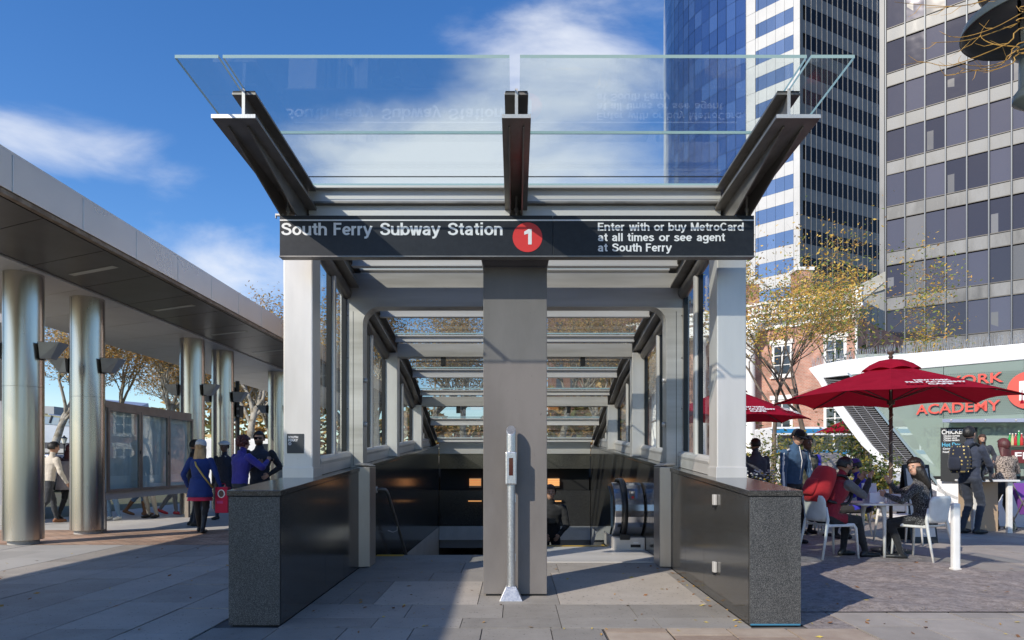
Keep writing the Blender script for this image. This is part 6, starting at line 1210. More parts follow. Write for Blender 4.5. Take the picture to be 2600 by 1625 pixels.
# white van
t = thing('white_van', 'white delivery van parked behind the people on the left', 'van', (-13.2, 31, 0)); x0_, x1_ = -14.6, -10.6; y_ = 30.5
b = MB(); b.prism([(x0_, y_, 0.35), (x1_ + 0.9, y_, 0.35), (x1_ + 0.9, y_, 1.15), (x1_ + 0.3, y_, 1.25), (x1_ - 0.15, y_, 2.25), (x1_ - 0.5, y_, 2.38), (x0_, y_, 2.38)], (0, 1.9, 0)); b.build('body', WHITE, t, bevel=0.06); b = MB(); b.prism([(x1_ + 0.2, y_ - 0.012, 1.3), (x1_ - 0.2, y_ - 0.012, 2.15), (x1_ - 0.7, y_ - 0.012, 2.15), (x1_ - 0.7, y_ - 0.012, 1.3)], (0, 0.01, 0)); b.build('side_window', CARG, t)
for xx in (x0_ + 0.7, x1_ + 0.1):
    for yy in (y_ + 0.15, y_ + 1.75): wheel(t, (xx, yy, 0.34), 0.34, 0.22, (0, 1, 0))
# city bus behind the cafe
t = thing('city_bus', 'white city bus with blue stripe passing behind the cafe shrubs', 'bus', (13, 33, 0)); d = 33.0; x0_, x1_ = X(1960, d), X(2210, d) + 4
b = MB(); b.box(x0_, x1_, d, d + 2.5, 0.35, 3.05); b.build('body', WHITE, t, bevel=0.1); b = MB(); b.box(x0_ - 0.005, x1_ + 0.005, d - 0.012, d - 0.002, Z(1153, d), Z(1143, d)); b.build('blue_stripe', mat('bus_blue', (0.03, 0.22, 0.45), 0.4), t); b = MB(); b.box(x0_ - 0.005, x1_ + 0.005, d - 0.012, d - 0.002, 2.75, 2.95); b.build('roof_stripe', mat('bus_blue'), t)
for k in range(6): w = (x1_ - x0_ - 0.4) / 6; b = MB(); b.box(x0_ + 0.2 + k * w + 0.05, x0_ + 0.2 + (k + 1) * w - 0.05, d - 0.012, d - 0.002, 1.95, 2.65); b.build('window', CARG, t, bevel=0.0)
for xx in (x0_ + 1.8, x1_ - 1.8): wheel(t, (xx, d + 0.1, 0.5), 0.5, 0.28, (0, 1, 0)); wheel(t, (xx, d + 2.4, 0.5), 0.5, 0.28, (0, 1, 0))
# stone bench wall behind the cafe
t = thing('planter_wall', 'low stone planter wall with slanting top behind the cafe tables', 'wall', (X(2110, 20.5), 20.5, 0)); d = 20.5
b = MB(); b.prism([(X(2045, d), d, 0), (X(2190, d), d, 0), (X(2190, d), d, 1.0), (X(2045, d), d, 1.0)], (0, 1.6, 0)); b.build('wall', CONCRETE, t)
for k in range(4): a = X(2045, d) + k * 0.43; b = MB(); b.prism([(a + 0.004, d - 0.05, 1.003), (a + 0.426, d - 0.05, 1.003), (a + 0.426, d + 1.6, 1.55), (a + 0.004, d + 1.6, 1.55)], (0, 0, 0.06)); b.build('coping_slab', PALESTONE, t)
# far apartment block seen through the roof glass
t = thing('apartment_block', 'distant brick apartment block seen through the roof glass right of the pillar', 'building', (15, 120, 0)); d = 120.0; x0_, x1_ = X(1400, d), X(1720, d)
b = MB(); b.box(x0_, x1_, d, d + 14, 0, Z(745, d)); b.build('wall', mat('far_brick', (0.20, 0.10, 0.075), 0.8, col2=(0.26, 0.14, 0.10), scale=0.4), t); b = MB(); b.box(x0_ - 0.3, x1_ + 0.3, d - 0.3, d + 14, Z(745, d) + 0.002, Z(745, d) + 0.8); b.build('parapet', CONCRETE, t)
wm = upane('window', tower_glass('house_glass', (0.03, 0.04, 0.05), (0.10, 0.12, 0.14), 0.05, 0.2), 0.2)
for i in range(9):
    for k in range(8): piece(wm, 'window', t, (x0_ + 1.4 + i * (x1_ - x0_ - 2.4) / 8, d - 0.12, 5.5 + 3.3 * k), (1.1, 1, 1.7))
# ------------------------------------------------------------------ people
def cloth(name, c=(0.1, 0.1, 0.1), c2=None, scale=6.0, bump=0.55, bscale=9.0, rough=0.85, contrast=(0.35, 0.65), sheen=0.15):
    return mat(name, c, rough, 0, c2 or tuple(x * 1.18 for x in c), scale, 3, bump, bscale, sheen=sheen, contrast=contrast)
SKIN_A = mat('skin_light', (0.50, 0.29, 0.20), 0.55, col2=(0.55, 0.32, 0.225), scale=12); SKIN_B = mat('skin_tan', (0.36, 0.195, 0.125), 0.55, col2=(0.40, 0.22, 0.145), scale=12); SKIN_C = mat('skin_brown', (0.13, 0.07, 0.045), 0.55, col2=(0.15, 0.08, 0.05), scale=12)
LIPS = mat('lips', (0.30, 0.10, 0.08), 0.5); EYEW = mat('eye_white', (0.62, 0.6, 0.58), 0.3); EYED = mat('eye_dark', (0.02, 0.014, 0.01), 0.25)
def hairmat(name, c): return mat(name, c, 0.5, 0, tuple(x * 2.0 for x in c), 14, 5, 0.6, 40, stretch=(1, 1, 0.25))
H_BLK = hairmat('hair_black', (0.008, 0.007, 0.006)); H_BRN = hairmat('hair_brown', (0.045, 0.022, 0.012)); H_RED = hairmat('hair_dark_red', (0.06, 0.015, 0.014)); H_BLD = hairmat('hair_blond', (0.30, 0.19, 0.09))
SHOE = mat('black_shoe', (0.012, 0.012, 0.013), 0.45); 
def ik(a, t, l1, l2, pole):
    d = t - a; L = d.length; L2 = min(max(L, abs(l1 - l2) + 0.02), (l1 + l2) * 0.999); d = d.normalized(); t = a + d * L2
    x = (l1 * l1 - l2 * l2 + L2 * L2) / (2 * L2); h = math.sqrt(max(1e-6, l1 * l1 - x * x)); p = Vector(pole); p = p - d * p.dot(d); p = p.normalized() if p.length > 1e-5 else d.orthogonal().normalized()
    return a + d * x + p * h, t
def human(label, loc, yaw, H=1.72, z0=0.0, pel=None, lean=0.05, side=0.0, twist=0.0, feet=None, hands=None, poles=((1, -1, -0.3), (-1, -1, -0.3)), head=(0, 0), top=None, legs=None, shoes=SHOE, skin=SKIN_B, hair=('short', H_BLK), bulk=1.0, skirt=None, sleeve=None, forearm=None, voxel=0.0115, fem=False, group=None, name='person', cat='person', kneepole=(0, 1, 0.1), bare=None, collar=None, flare=None):
    u = H / 1.72; T = thing(name, label, cat, (loc[0], loc[1], z0), yaw, group, world=False); prims = []; b = MB()
    V3 = Vector; pel = V3(pel) if pel else V3((0, 0, 0.53 * H)); s = V3((math.sin(side), math.sin(lean) * math.cos(side), math.cos(lean) * math.cos(side))).normalized()
    rx = V3((math.cos(twist), math.sin(twist), 0)); rx = (rx - s * rx.dot(s)).normalized(); fy = s.cross(rx).normalized(); fy = fy if fy.y * math.cos(twist) - fy.x * math.sin(twist) > -0.5 else -fy
    bk = bulk
    def cap(p0, p1, r0, r1, key, n=10):
        p0, p1 = V3(p0), V3(p1); b.tube([p0, p0.lerp(p1, .5), p1], [r0, (r0 + r1) / 2, r1], n); b.ell(p0, r0, r0, r0, 10, 6); b.ell(p1, r1, r1, r1, 10, 6); prims.append((p0, p1, r0, r1, key))
    neck = pel + s * 0.300 * H; chest = pel + s * 0.205 * H; waist = pel + s * 0.095 * H
    # trunk as one lofted shape
    prof = [(-0.055, .105, .085), (-0.02, .158, .112), (0.03, .160, .113), (0.095, .135 if fem else .146, .098), (0.15, .148 if fem else .160, .108), (0.205, .165 if fem else .180, .120), (0.255, .158 if fem else .178, .105), (0.283, .115, .078), (0.305, .06, .055)]
    rings = []
    for f, wx, wy in prof:
        k = bk if f > 0.04 else 1 + (bk - 1) * 0.5; c = pel + s * f * H; rings.append([c + rx * wx * u * k * math.cos(a) + fy * wy * u * k * math.sin(a) * (1.0 if math.sin(a) > 0 else 0.92) for a in np.linspace(0, 2 * math.pi, 17)[:-1]])
    b.loft(rings); prims.append((pel + s * 0.05 * H, pel + s * 0.25 * H, 0.155 * u * bk, 0.165 * u * bk, 'top')); prims.append((pel - s * 0.04 * H - rx * .03, pel - s * 0.04 * H + rx * .03, 0.15 * u, 0.15 * u, 'legs'))
    if fem:
        for q in (-1, 1): c = pel + s * 0.2 * H + rx * q * 0.07 * u + fy * 0.085 * u * bk; b.ell(c, 0.065 * u, 0.06 * u, 0.065 * u, 10, 7)
    # head
    hy, hp = head; Rb = Matrix((rx, fy, s)).transposed(); Rh = Rb @ Matrix.Rotation(hy, 3, 'Z') @ Matrix.Rotation(hp, 3, 'X')
    hf = Rh @ V3((0, 1, 0)); hu = Rh @ V3((0, 0, 1)); hx = Rh @ V3((1, 0, 0)); hc = neck + s * 0.060 * H + hu * 0.052 * H + hf * 0.012 * H; hs = 0.133 * H / 2 * (1.0)
    cap(neck - s * 0.02 * H, hc - hu * hs * 0.45 - hf * 0.01, 0.056 * u, 0.052 * u, 'skin')
    b.ell(hc + hu * hs * 0.12 - hf * hs * 0.08, hs * 0.70, hs * 0.86, hs * 0.88, 18, 12, Rh); prims.append((hc, hc + hu * 0.001, hs * .8, hs * .8, 'skin'))
    b.ell(hc - hu * hs * 0.42 + hf * hs * 0.22, hs * 0.52, hs * 0.56, hs * 0.58, 14, 9, Rh); prims.append((hc - hu * hs * .5 + hf * hs * .2, hc - hu * hs * .5 + hf * hs * .3, hs * .6, hs * .6, 'skin'))
    b.tube([hc + hu * hs * 0.16 + hf * hs * 0.70, hc - hu * hs * 0.16 + hf * hs * 0.95, hc - hu * hs * 0.22 + hf * hs * 0.78], [hs * 0.09, hs * 0.15, hs * 0.12], 8)
    for q in (-1, 1): b.ell(hc + hx * q * hs * 0.72 - hu * hs * 0.05 - hf * hs * 0.1, hs * 0.09, hs * 0.17, hs * 0.26, 8, 6, Rh)
    # legs
    la, lb = 0.245 * H, 0.245 * H; feet = feet or [(0.09, 0.02, None, 0.1), (-0.09, -0.02, None, -0.1)]; ends = []
    for q, (fx, fy_, fz, ty) in zip((1, -1), feet):
        hip = pel + rx * q * 0.052 * H - s * 0.012 * H; ank = V3((fx, fy_, (0.05 * H if fz is None else fz))); kn, ank = ik(hip, ank, la, lb, kneepole)
        cap(hip, kn, 0.090 * u, 0.062 * u, 'legs'); calf = kn.lerp(ank, 0.35) - V3((0, 0.012, 0)); cap(kn, calf, 0.060 * u, 0.056 * u, 'legs'); cap(calf, ank, 0.056 * u, 0.040 * u, 'boot' if bare == 'boot' else 'legs')
        fd_ = V3((-math.sin(ty) * -1, math.cos(ty), 0)); pitch = -0.35 if (ank.z > 0.075 * H) else 0.0; fd_ = V3((fd_.x, fd_.y, pitch)).normalized(); heel = ank - V3((0, 0, 0.025 * H)) - fd_ * 0.028 * H; toe = ank - V3((0, 0, 0.028 * H)) + fd_ * 0.105 * H
        cap(ank, heel, 0.040 * u, 0.036 * u, 'shoe'); cap(heel, heel.lerp(toe, .6), 0.036 * u, 0.042 * u, 'shoe'); cap(heel.lerp(toe, .6), toe, 0.042 * u, 0.030 * u, 'shoe')
    # arms
    ua, fa = 0.172 * H, 0.150 * H; hands = hands or [(0.26, 0.06, 0.44 * H), (-0.26, 0.06, 0.44 * H)]; hand_geo = []
    for q, tgt, pole in zip((1, -1), hands, poles):
        sh = neck - s * 0.038 * H + rx * q * (0.100 if fem else 0.112) * H * (1 + (bk - 1) * .5); el, wr = ik(sh, V3(tgt), ua, fa, pole)
        cap(sh, el, 0.056 * u * bk, 0.046 * u * bk, 'top' if sleeve is None else 'sleeve'); k2 = 'forearm' if forearm is not None else ('top' if sleeve is None else 'sleeve'); rf_ = 1.0 if forearm == 'skin' else bk
        cap(el, wr, 0.044 * u * rf_, 0.031 * u * rf_, k2); hand_geo.append((wr, (wr - el).normalized(), q, el))
        pm = wr + (wr - el).normalized() * 0.045 * u; d = (wr - el).normalized(); sd = d.cross(V3((0, 0, 1))); sd = sd.normalized() if sd.length > 0.2 else rx; nr = sd.cross(d)
        Rp = Matrix((nr, sd * -1 if False else sd, d)).transposed(); b.ell(pm, 0.042 * u, 0.017 * u, 0.05 * u, 10, 7, Matrix((nr, sd, d)).transposed()); prims.append((wr + d * .01, pm + d * .03, 0.03 * u, 0.03 * u, 'skin')); hand_geo[-1] += (nr, sd)
    if collar: prims.append((neck - s * .01, neck + s * 0.035 * H, 0.085 * u, 0.08 * u, 'top')); b.lathe([(0.085 * u, 0), (0.078 * u, 0.05 * H)], neck - s * 0.015 * H, 14)
    me = b.mesh('body', [skin]); tmp = bpy.data.objects.new('tmp', me); COL.objects.link(tmp)
    m1 = tmp.modifiers.new('r', 'REMESH'); m1.mode = 'VOXEL'; m1.voxel_size = voxel * u; m2 = tmp.modifiers.new('s', 'SMOOTH'); m2.factor = 0.5; m2.iterations = 4
    dg = bpy.context.evaluated_depsgraph_get(); me2 = bpy.data.meshes.new_from_object(tmp.evaluated_get(dg)); bpy.data.objects.remove(tmp); bpy.data.meshes.remove(me); me2.name = 'body'
    # material by nearest limb
    keys = ['skin', 'top', 'legs', 'shoe', 'sleeve', 'forearm', 'boot']; mats_ = [skin, top, legs, shoes, sleeve or top, (skin if forearm == 'skin' else forearm) or top, shoes]
    n = len(me2.polygons); C = np.empty(n * 3); me2.polygons.foreach_get('center', C); C = C.reshape(-1, 3); best = np.full(n, 1e9); idx = np.zeros(n, int)
    for (p0, p1, r0, r1, key) in prims:
        p0, p1 = np.array(p0), np.array(p1); dv = p1 - p0; L2 = dv @ dv + 1e-12; tt = np.clip((C - p0) @ dv / L2, 0, 1); dist = np.linalg.norm(C - p0 - tt[:, None] * dv, axis=1) - (r0 + (r1 - r0) * tt); sel = dist < best; best[sel] = dist[sel]; idx[sel] = keys.index(key)
    # clean hem between jacket and trousers
    hgt = (C - np.array(pel)) @ np.array(s); tr = (idx == 1) | (idx == 2); near = np.linalg.norm(C[:, :2] - np.array(pel)[:2], axis=1) < 0.26 * u
    idx[(idx == 2) & near & (hgt > -0.005 * H)] = 1; idx[(idx == 1) & near & (hgt < -0.02 * H) & (np.abs((C - np.array(pel)) @ np.array(rx)) < 0.19 * u)] = 2
    for m in mats_: me2.materials.append(m)
    if len(me2.materials) > len(mats_): 
        me2.materials.clear(); [me2.materials.append(m) for m in mats_]
    # folds in the cloth
    nv_ = len(me2.vertices); co = np.empty(nv_ * 3); me2.vertices.foreach_get('co', co); co = co.reshape(-1, 3); no = np.empty(nv_ * 3); me2.vertex_normals.foreach_get('vector', no); no = no.reshape(-1, 3)
    soft = np.zeros(nv_); lv_ = np.empty(len(me2.loops), int); me2.loops.foreach_get('vertex_index', lv_); lt_ = np.empty(n, int); me2.polygons.foreach_get('loop_total', lt_); np.maximum.at(soft, lv_, np.repeat(np.isin(idx, (1, 2, 4, 5)).astype(float), lt_))
    sd_ = loc[0] * 7.3; amp = np.array([(mnoise.noise(Vector((c_[0] * 9 + sd_, c_[1] * 9, c_[2] * 17))) * 0.008 + mnoise.noise(Vector((c_[0] * 22, c_[1] * 22 + sd_, c_[2] * 30))) * 0.0035) if f_ else 0.0 for c_, f_ in zip(co, soft)])
    co += no * (amp * u)[:, None]; me2.vertices.foreach_set('co', co.ravel())
    me2.polygons.foreach_set('material_index', idx.astype(np.int32)); me2.polygons.foreach_set('use_smooth', [True] * n); me2.update()
    body = bpy.data.objects.new('body', me2); COL.objects.link(body); body.parent = T
    # fingers, eyes, mouth: added to the same body
    ex = MB()
    for (wr, d, q, el, nr, sd) in hand_geo:
        pm = wr + d * 0.07 * u; cu = sd * (0.35 if True else 0)
        for i, ln in enumerate((0.066, 0.074, 0.070, 0.055)):
            o_ = pm + nr * (0.028 - 0.0187 * i) * u; k1 = o_ + (d * 0.95 + cu * 0.3).normalized() * ln * 0.5 * u; k2 = k1 + (d * 0.75 + cu * 1.2).normalized() * ln * 0.5 * u; ex.tube([o_ - d * 0.02 * u, k1, k2], [0.0095 * u, 0.0088 * u, 0.0066 * u], 6)
        tb = wr + d * 0.022 * u + nr * 0.032 * u; ex.tube([tb, tb + (nr * 0.8 + d).normalized() * 0.034 * u, tb + (nr * 0.35 + d).normalized() * 0.064 * u], [0.0125 * u, 0.011 * u, 0.008 * u], 6)
    ex.cm = 1
    for q in (-1, 1):
        e = hc + hx * q * hs * 0.27 + hf * hs * 0.70 + hu * hs * 0.08; ex.cm = 2; ex.ell(e, hs * 0.115, hs * 0.06, hs * 0.06, 8, 6, Rh); ex.cm = 1; ex.ell(e + hf * hs * 0.045, hs * 0.055, hs * 0.03, hs * 0.058, 8, 6, Rh)
        ex.cm = 3; ex.obox(e + hu * hs * 0.17 + hf * hs * 0.055, hx * hs * 0.15, hf * hs * 0.02, hu * hs * 0.028)
    ex.cm = 4; ex.ell(hc - hu * hs * 0.47 + hf * hs * 0.755, hs * 0.17, hs * 0.05, hs * 0.045, 10, 5, Rh)
    fm = ex.build('hands_and_features', [skin, EYED, EYEW, hair[1] if hair else H_BLK, LIPS], None, smooth=True); bm = bmesh.new(); bm.from_mesh(me2); off = len(me2.materials)
    for m in (EYED, EYEW, hair[1] if hair else H_BLK, LIPS): me2.materials.append(m)
    mp_ = {0: 0, 1: off, 2: off + 1, 3: off + 2, 4: off + 3}; fme = fm.data
    nf = len(bm.faces); bm.from_mesh(fme); bm.faces.ensure_lookup_table()
    for f_ in bm.faces[nf:]: f_.material_index = mp_[f_.material_index]; f_.smooth = True
    bm.to_mesh(me2); bm.free(); bpy.data.objects.remove(fm); bpy.data.meshes.remove(fme)
    # hair
    if hair:
        st, hm = hair; hb = MB(); nu, nv = 30, 20; c = hc + hu * hs * 0.13 - hf * hs * 0.10; vs = []; rs_ = random.Random(int(H * 1000) + int(loc[0] * 77)); vol = {'short': 1.07, 'curly': 1.32, 'long': 1.12, 'bun': 1.1}.get(st, 1.08)
        for i in range(nv + 1):
            th = math.pi * i / nv
            for k in range(nu):
                ph = 2 * math.pi * k / nu; v = V3((math.sin(th) * math.cos(ph) * 0.74, math.sin(th) * math.sin(ph) * 0.90, math.cos(th) * 0.93)) * hs * (vol + rs_.uniform(-0.015, 0.015) * (4 if st == 'curly' else 1)); vs.append((v, c + Rh @ v))
        fs = []
        for i in range(nv):
            for k in range(nu):
                q4 = [i * nu + k, i * nu + (k + 1) % nu, (i + 1) * nu + (k + 1) % nu, (i + 1) * nu + k]; m_ = sum((vs[j][0] for j in q4), V3()) / 4; y_, z_ = m_.y / hs, m_.z / hs
                line = 0.50 if st != 'long' else 0.42
                if y_ > 0.18 and z_ < line: continue
                if y_ > -0.22 and z_ < (0.06 if st == 'short' else -0.35 if st in ('curly',) else -0.6): continue
                if z_ < (-0.42 if st == 'short' else -0.75): continue
                fs.append(tuple(q4))
        hb.add([v[1] for v in vs], fs); bmh = hb.mesh('hair', hm, True); ho = bpy.data.objects.new('hair', bmh); COL.objects.link(ho); ho.parent = T
        md = ho.modifiers.new('t', 'SOLIDIFY'); md.thickness = 0.012; md.offset = -1
        if st == 'long':
            lb_ = MB(); rg = []
            for f, wx, wy, back in ((0.1, .80, .66, -.22), (-.5, .90, .66, -.26), (-1.1, .98, .56, -.36), (-1.8, .98, .42, -.52), (-2.5, .85, .30, -.66), (-2.95, .5, .14, -.72)):
                cc = hc + s * f * hs * 1.0 + (Rb @ V3((0, 1, 0))) * back * hs * 0.95 * (1 if f < -0.3 else 1); rg.append([cc + hx * wx * hs * math.cos(a) * (1 + rs_.uniform(-.05, .05)) + hf * wy * hs * math.sin(a) for a in np.linspace(0, 2 * math.pi, 19)[:-1]])
            lb_.loft(rg); lo = lb_.build('long_hair', hm, None, True); lo.parent = ho
        if st == 'curly':
            cb_ = MB()
            for _ in range(70):
                a, e = rs_.uniform(0, 6.28), rs_.uniform(-0.5, 1.0); v = V3((math.cos(a) * math.sqrt(max(0.05, 1 - e * e)) * 0.85, math.sin(a) * math.sqrt(max(.05, 1 - e * e)) * 0.95, e)) * hs * 1.18
                if v.y > 0.3 * hs and v.z < 0.5 * hs: continue
                cb_.ell(c + Rh @ v, hs * .22, hs * .22, hs * .2, 6, 4)
            co_ = cb_.build('curls', hm, None, True, kind='stuff'); co_.parent = ho
    if skirt:         # coat tails, skirts and long hems
        for nm, m_, f0, f1, w0, w1 in skirt:
            k_ = MB(); rg = []
            for i in range(7):
                f = f0 + (f1 - f0) * i / 6; w = w0 + (w1 - w0) * i / 6; cc = pel + V3((0, 0, (f - 0.53) * H)); rg.append([cc + V3((w * math.cos(a), w * 0.78 * math.sin(a), 0)) * (1 + 0.035 * math.sin(a * 7 + i * 0.3) * i / 6) for a in np.linspace(0, 2 * math.pi, 37)[:-1]])
            k_.loft(rg, False); so = k_.build(nm, m_, None, True); so.parent = T; sm = so.modifiers.new('t', 'SOLIDIFY'); sm.thickness = 0.008
    info = dict(T=T, hc=hc, hs=hs, hx=hx, hf=hf, hu=hu, Rh=Rh, neck=neck, chest=chest, rx=rx, fy=fy, s=s, pel=pel, u=u)
    return info
def wear(I, name, mbld, m, smooth=True, bevel=0.0):
    o = mbld.build(name, m, None, smooth, bevel); o.parent = I['T']; return o
def glasses(I, m, size=0.30):
    hc, hs, hx, hf, hu = (I[k] for k in ('hc', 'hs', 'hx', 'hf', 'hu')); b = MB()
    for q in (-1, 1):
        c = hc + hx * q * hs * 0.29 + hf * hs * 0.83 + hu * hs * 0.06; b.obox(c, hx * hs * size * 0.82, hf * hs * 0.03, hu * hs * size * 0.62); b.tube([c + hx * q * hs * 0.26, hc + hx * q * hs * 0.74 - hf * hs * 0.05 + hu * hs * 0.1], hs * 0.03, 5)
    b.tube([hc + hx * hs * 0.1 + hf * hs * 0.86 + hu * hs * 0.12, hc - hx * hs * 0.1 + hf * hs * 0.86 + hu * hs * 0.12], hs * 0.035, 5); return wear(I, 'glasses', b, m, False, 0.002)
def cap_hat(I, m, style='cap'):
    hc, hs, hx, hf, hu, Rh = (I[k] for k in ('hc', 'hs', 'hx', 'hf', 'hu', 'Rh')); b = MB(); c = hc + hu * hs * 0.30 - hf * hs * 0.08; n = 24
    prof = {'cap': [(0.84, -0.02), (0.86, 0.2), (0.78, 0.5), (0.5, 0.74), (0.05, 0.82)], 'knit': [(0.90, -0.35), (0.95, -0.1), (0.95, 0.3), (0.78, 0.68), (0.4, 0.88), (0.05, 0.93)], 'sailor': [(0.88, 0.05), (1.08, 0.12), (1.18, 0.52), (1.06, 0.56), (0.98, 0.46), (0.7, 0.80), (0.05, 0.88)]}[style]
    b.loft([[c + Rh @ Vector((r_ * 0.9 * math.cos(a), r_ * 1.06 * math.sin(a), z_)) * hs for a in np.linspace(0, 2 * math.pi, n + 1)[:-1]] for r_, z_ in prof])
    if style == 'cap':
        rg = []
        for a in np.linspace(0.25, math.pi - 0.25, 11): rg.append([c + Rh @ Vector((0.76 * math.cos(a), 0.9 * math.sin(a), 0.08)) * hs, c + Rh @ Vector((0.80 * math.cos(a), 0.88 * math.sin(a) + 0.62 * math.sin(a), -0.05)) * hs, c + Rh @ Vector((0.80 * math.cos(a), 0.88 * math.sin(a) + 0.62 * math.sin(a), -0.10)) * hs, c + Rh @ Vector((0.76 * math.cos(a), 0.9 * math.sin(a), 0.0)) * hs])
        b.loft(rg)
    return wear(I, 'hat', b, m)
def beard(I, m):
    hc, hs, hx, hf, hu, Rh = (I[k] for k in ('hc', 'hs', 'hx', 'hf', 'hu', 'Rh')); b = MB(); rg = []
    for a in np.linspace(-1.45, 1.45, 15):
        d = Rh @ Vector((math.sin(a) * 0.60, math.cos(a) * 0.62 + 0.20, 0)) * hs; rg.append([hc + d - hu * hs * 0.28, hc + d * 1.06 - hu * hs * 0.40 , hc + d * 0.98 - hu * hs * (0.78 + 0.2 * math.cos(a)), hc + d * 0.8 - hu * hs * (0.8 + 0.2 * math.cos(a))])
    b.loft(rg, True, True); return wear(I, 'beard', b, m)
def to_world(I, v):
    T = I['T']; return Vector(T.location) + Matrix.Rotation(T.rotation_euler.z, 3, 'Z') @ Vector(v)
def backpack(I, label, m, w=0.30, h=0.46, d=0.18, strap=BLACK, mdot=None, drop=0.02):
    s, rx, fy, u = I['s'], I['rx'], I['fy'], I['u']; c = I['chest'] - fy * (0.115 * u + d / 2) - s * drop; Rz = Matrix.Rotation(I['T'].rotation_euler.z, 3, 'Z'); W = lambda v: Vector(I['T'].location) + Rz @ v
    t = thing('backpack', label, 'backpack', W(c - s * h / 2)); b = MB(); rg = []
    for i in range(9):
        f = i / 8; z = -h / 2 + h * f; k = (1 - 0.28 * abs(2 * f - 1) ** 3.2); rg.append([W(c + s * z + rx * (w / 2) * k * (math.copysign(abs(math.cos(a)) ** 0.6, math.cos(a))) + fy * (d / 2) * k * (math.copysign(abs(math.sin(a)) ** 0.7, math.sin(a))) * (1.15 if math.sin(a) < 0 and f < .55 else 1)) for a in np.linspace(0, 2 * math.pi, 25)[:-1]])
    b.loft(rg); o = b.build('bag', m, t, True)
    b = MB(); rg = []
    for i in range(6):
        f = i / 5; z = -h * 0.38 + h * 0.45 * f; k = 1 - 0.2 * abs(2 * f - 1) ** 3; cc = c - fy * (d / 2 + 0.02); rg.append([W(cc + s * z + rx * w * 0.36 * k * math.cos(a) + fy * 0.045 * k * math.sin(a)) for a in np.linspace(0, 2 * math.pi, 17)[:-1]])
    b.loft(rg); b.build('pocket', m, t, True)
    for q in (-1, 1):
        b = MB(); pts = [c + s * h * 0.38 + rx * q * 0.08 + fy * d * 0.4, I['neck'] + rx * q * 0.105 * u + s * 0.035 + fy * 0.0, I['chest'] + rx * q * 0.13 * u + fy * 0.138 * u + s * 0.06, I['chest'] + rx * q * 0.16 * u + fy * 0.10 * u - s * 0.13, c - s * h * 0.35 + rx * q * 0.13 + fy * d * 0.4]
        pts = [W(p) for p in pts]; sp = []
        for i in range(len(pts) - 1):
            a_, q_, c_, d_ = pts[max(i - 1, 0)], pts[i], pts[i + 1], pts[min(i + 2, len(pts) - 1)]
            for j in range(4): e = j / 4; sp.append(0.5 * (2 * q_ + (c_ - a_) * e + (2 * a_ - 5 * q_ + 4 * c_ - d_) * e * e + (3 * q_ - a_ - 3 * c_ + d_) * e ** 3))
        sp.append(pts[-1]); b.tube(sp, 0.02, 6); b.build('strap', strap, t, True)
    b = MB(); b.tube([W(c + s * (h / 2 - 0.02) + rx * 0.05 + fy * .04), W(c + s * (h / 2 + 0.03) + fy * .04), W(c + s * (h / 2 - 0.02) - rx * 0.05 + fy * .04)], 0.008, 6); b.build('grab_loop', strap, t)
    return t
def D(a): return math.radians(a)
BLK = cloth('black_cloth', (0.014, 0.014, 0.016)); NVY = cloth('navy_cloth', (0.018, 0.024, 0.042)); JEAN = cloth('blue_denim', (0.09, 0.16, 0.26)); KHK = cloth('khaki_cloth', (0.26, 0.235, 0.20)); GRYP = cloth('grey_cloth', (0.17, 0.17, 0.175)); DKJ = cloth('dark_denim', (0.022, 0.028, 0.042)); CHAR = cloth('charcoal_cloth', (0.045, 0.045, 0.05))
# --- left pavement
WALK = [(0.09, 0.20, None, 0.05), (-0.09, -0.26, 0.13, -0.05)]
BLUEC = cloth('royal_blue_wool', (0.012, 0.035, 0.17)); PURP = cloth('violet_blue_nylon', (0.035, 0.030, 0.24), bscale=12); PINK = cloth('raspberry_cloth', (0.48, 0.02, 0.07))
I = human('woman in royal blue coat and white knit hat walking away beside the granite wall', (X(508, 12.3), 12.3), D(6), 1.66, feet=[(0.08, -0.10, None, 0), (-0.09, 0.24, None, 0)], hands=[(0.33, 0.12, 0.80), (-0.25, 0.12, 0.84)], top=BLUEC, legs=BLK, shoes=SHOE, hair=('long', H_BLD), bulk=1.12, fem=True, bare='boot', skirt=[('coat_skirt', BLUEC, 0.60, 0.395, 0.165, 0.225), ('red_hem', PINK, 0.41, 0.355, 0.20, 0.215)], group='people on the left pavement')
cap_hat(I, cloth('white_knit', (0.62, 0.61, 0.60), bscale=40), 'knit')
b = MB(); n_, u_ = I['neck'], I['u']; b.tube([n_ + Vector((-0.10, -0.03, -0.02)), n_ + Vector((-0.02, -0.155, -0.16)), n_ + Vector((0.10, -0.16, -0.34)), n_ + Vector((0.22, -0.05, -0.55))], 0.017, 6); wear(I, 'bag_strap', b, mat('ochre_strap', (0.50, 0.36, 0.10), 0.7))
q = to_world(I, (0.36, 0.12, 0.42)); t = thing('red_gift_bag', 'red upright carrier with round window held by the woman in the blue coat', 'bag', (q.x, q.y, 0.40))
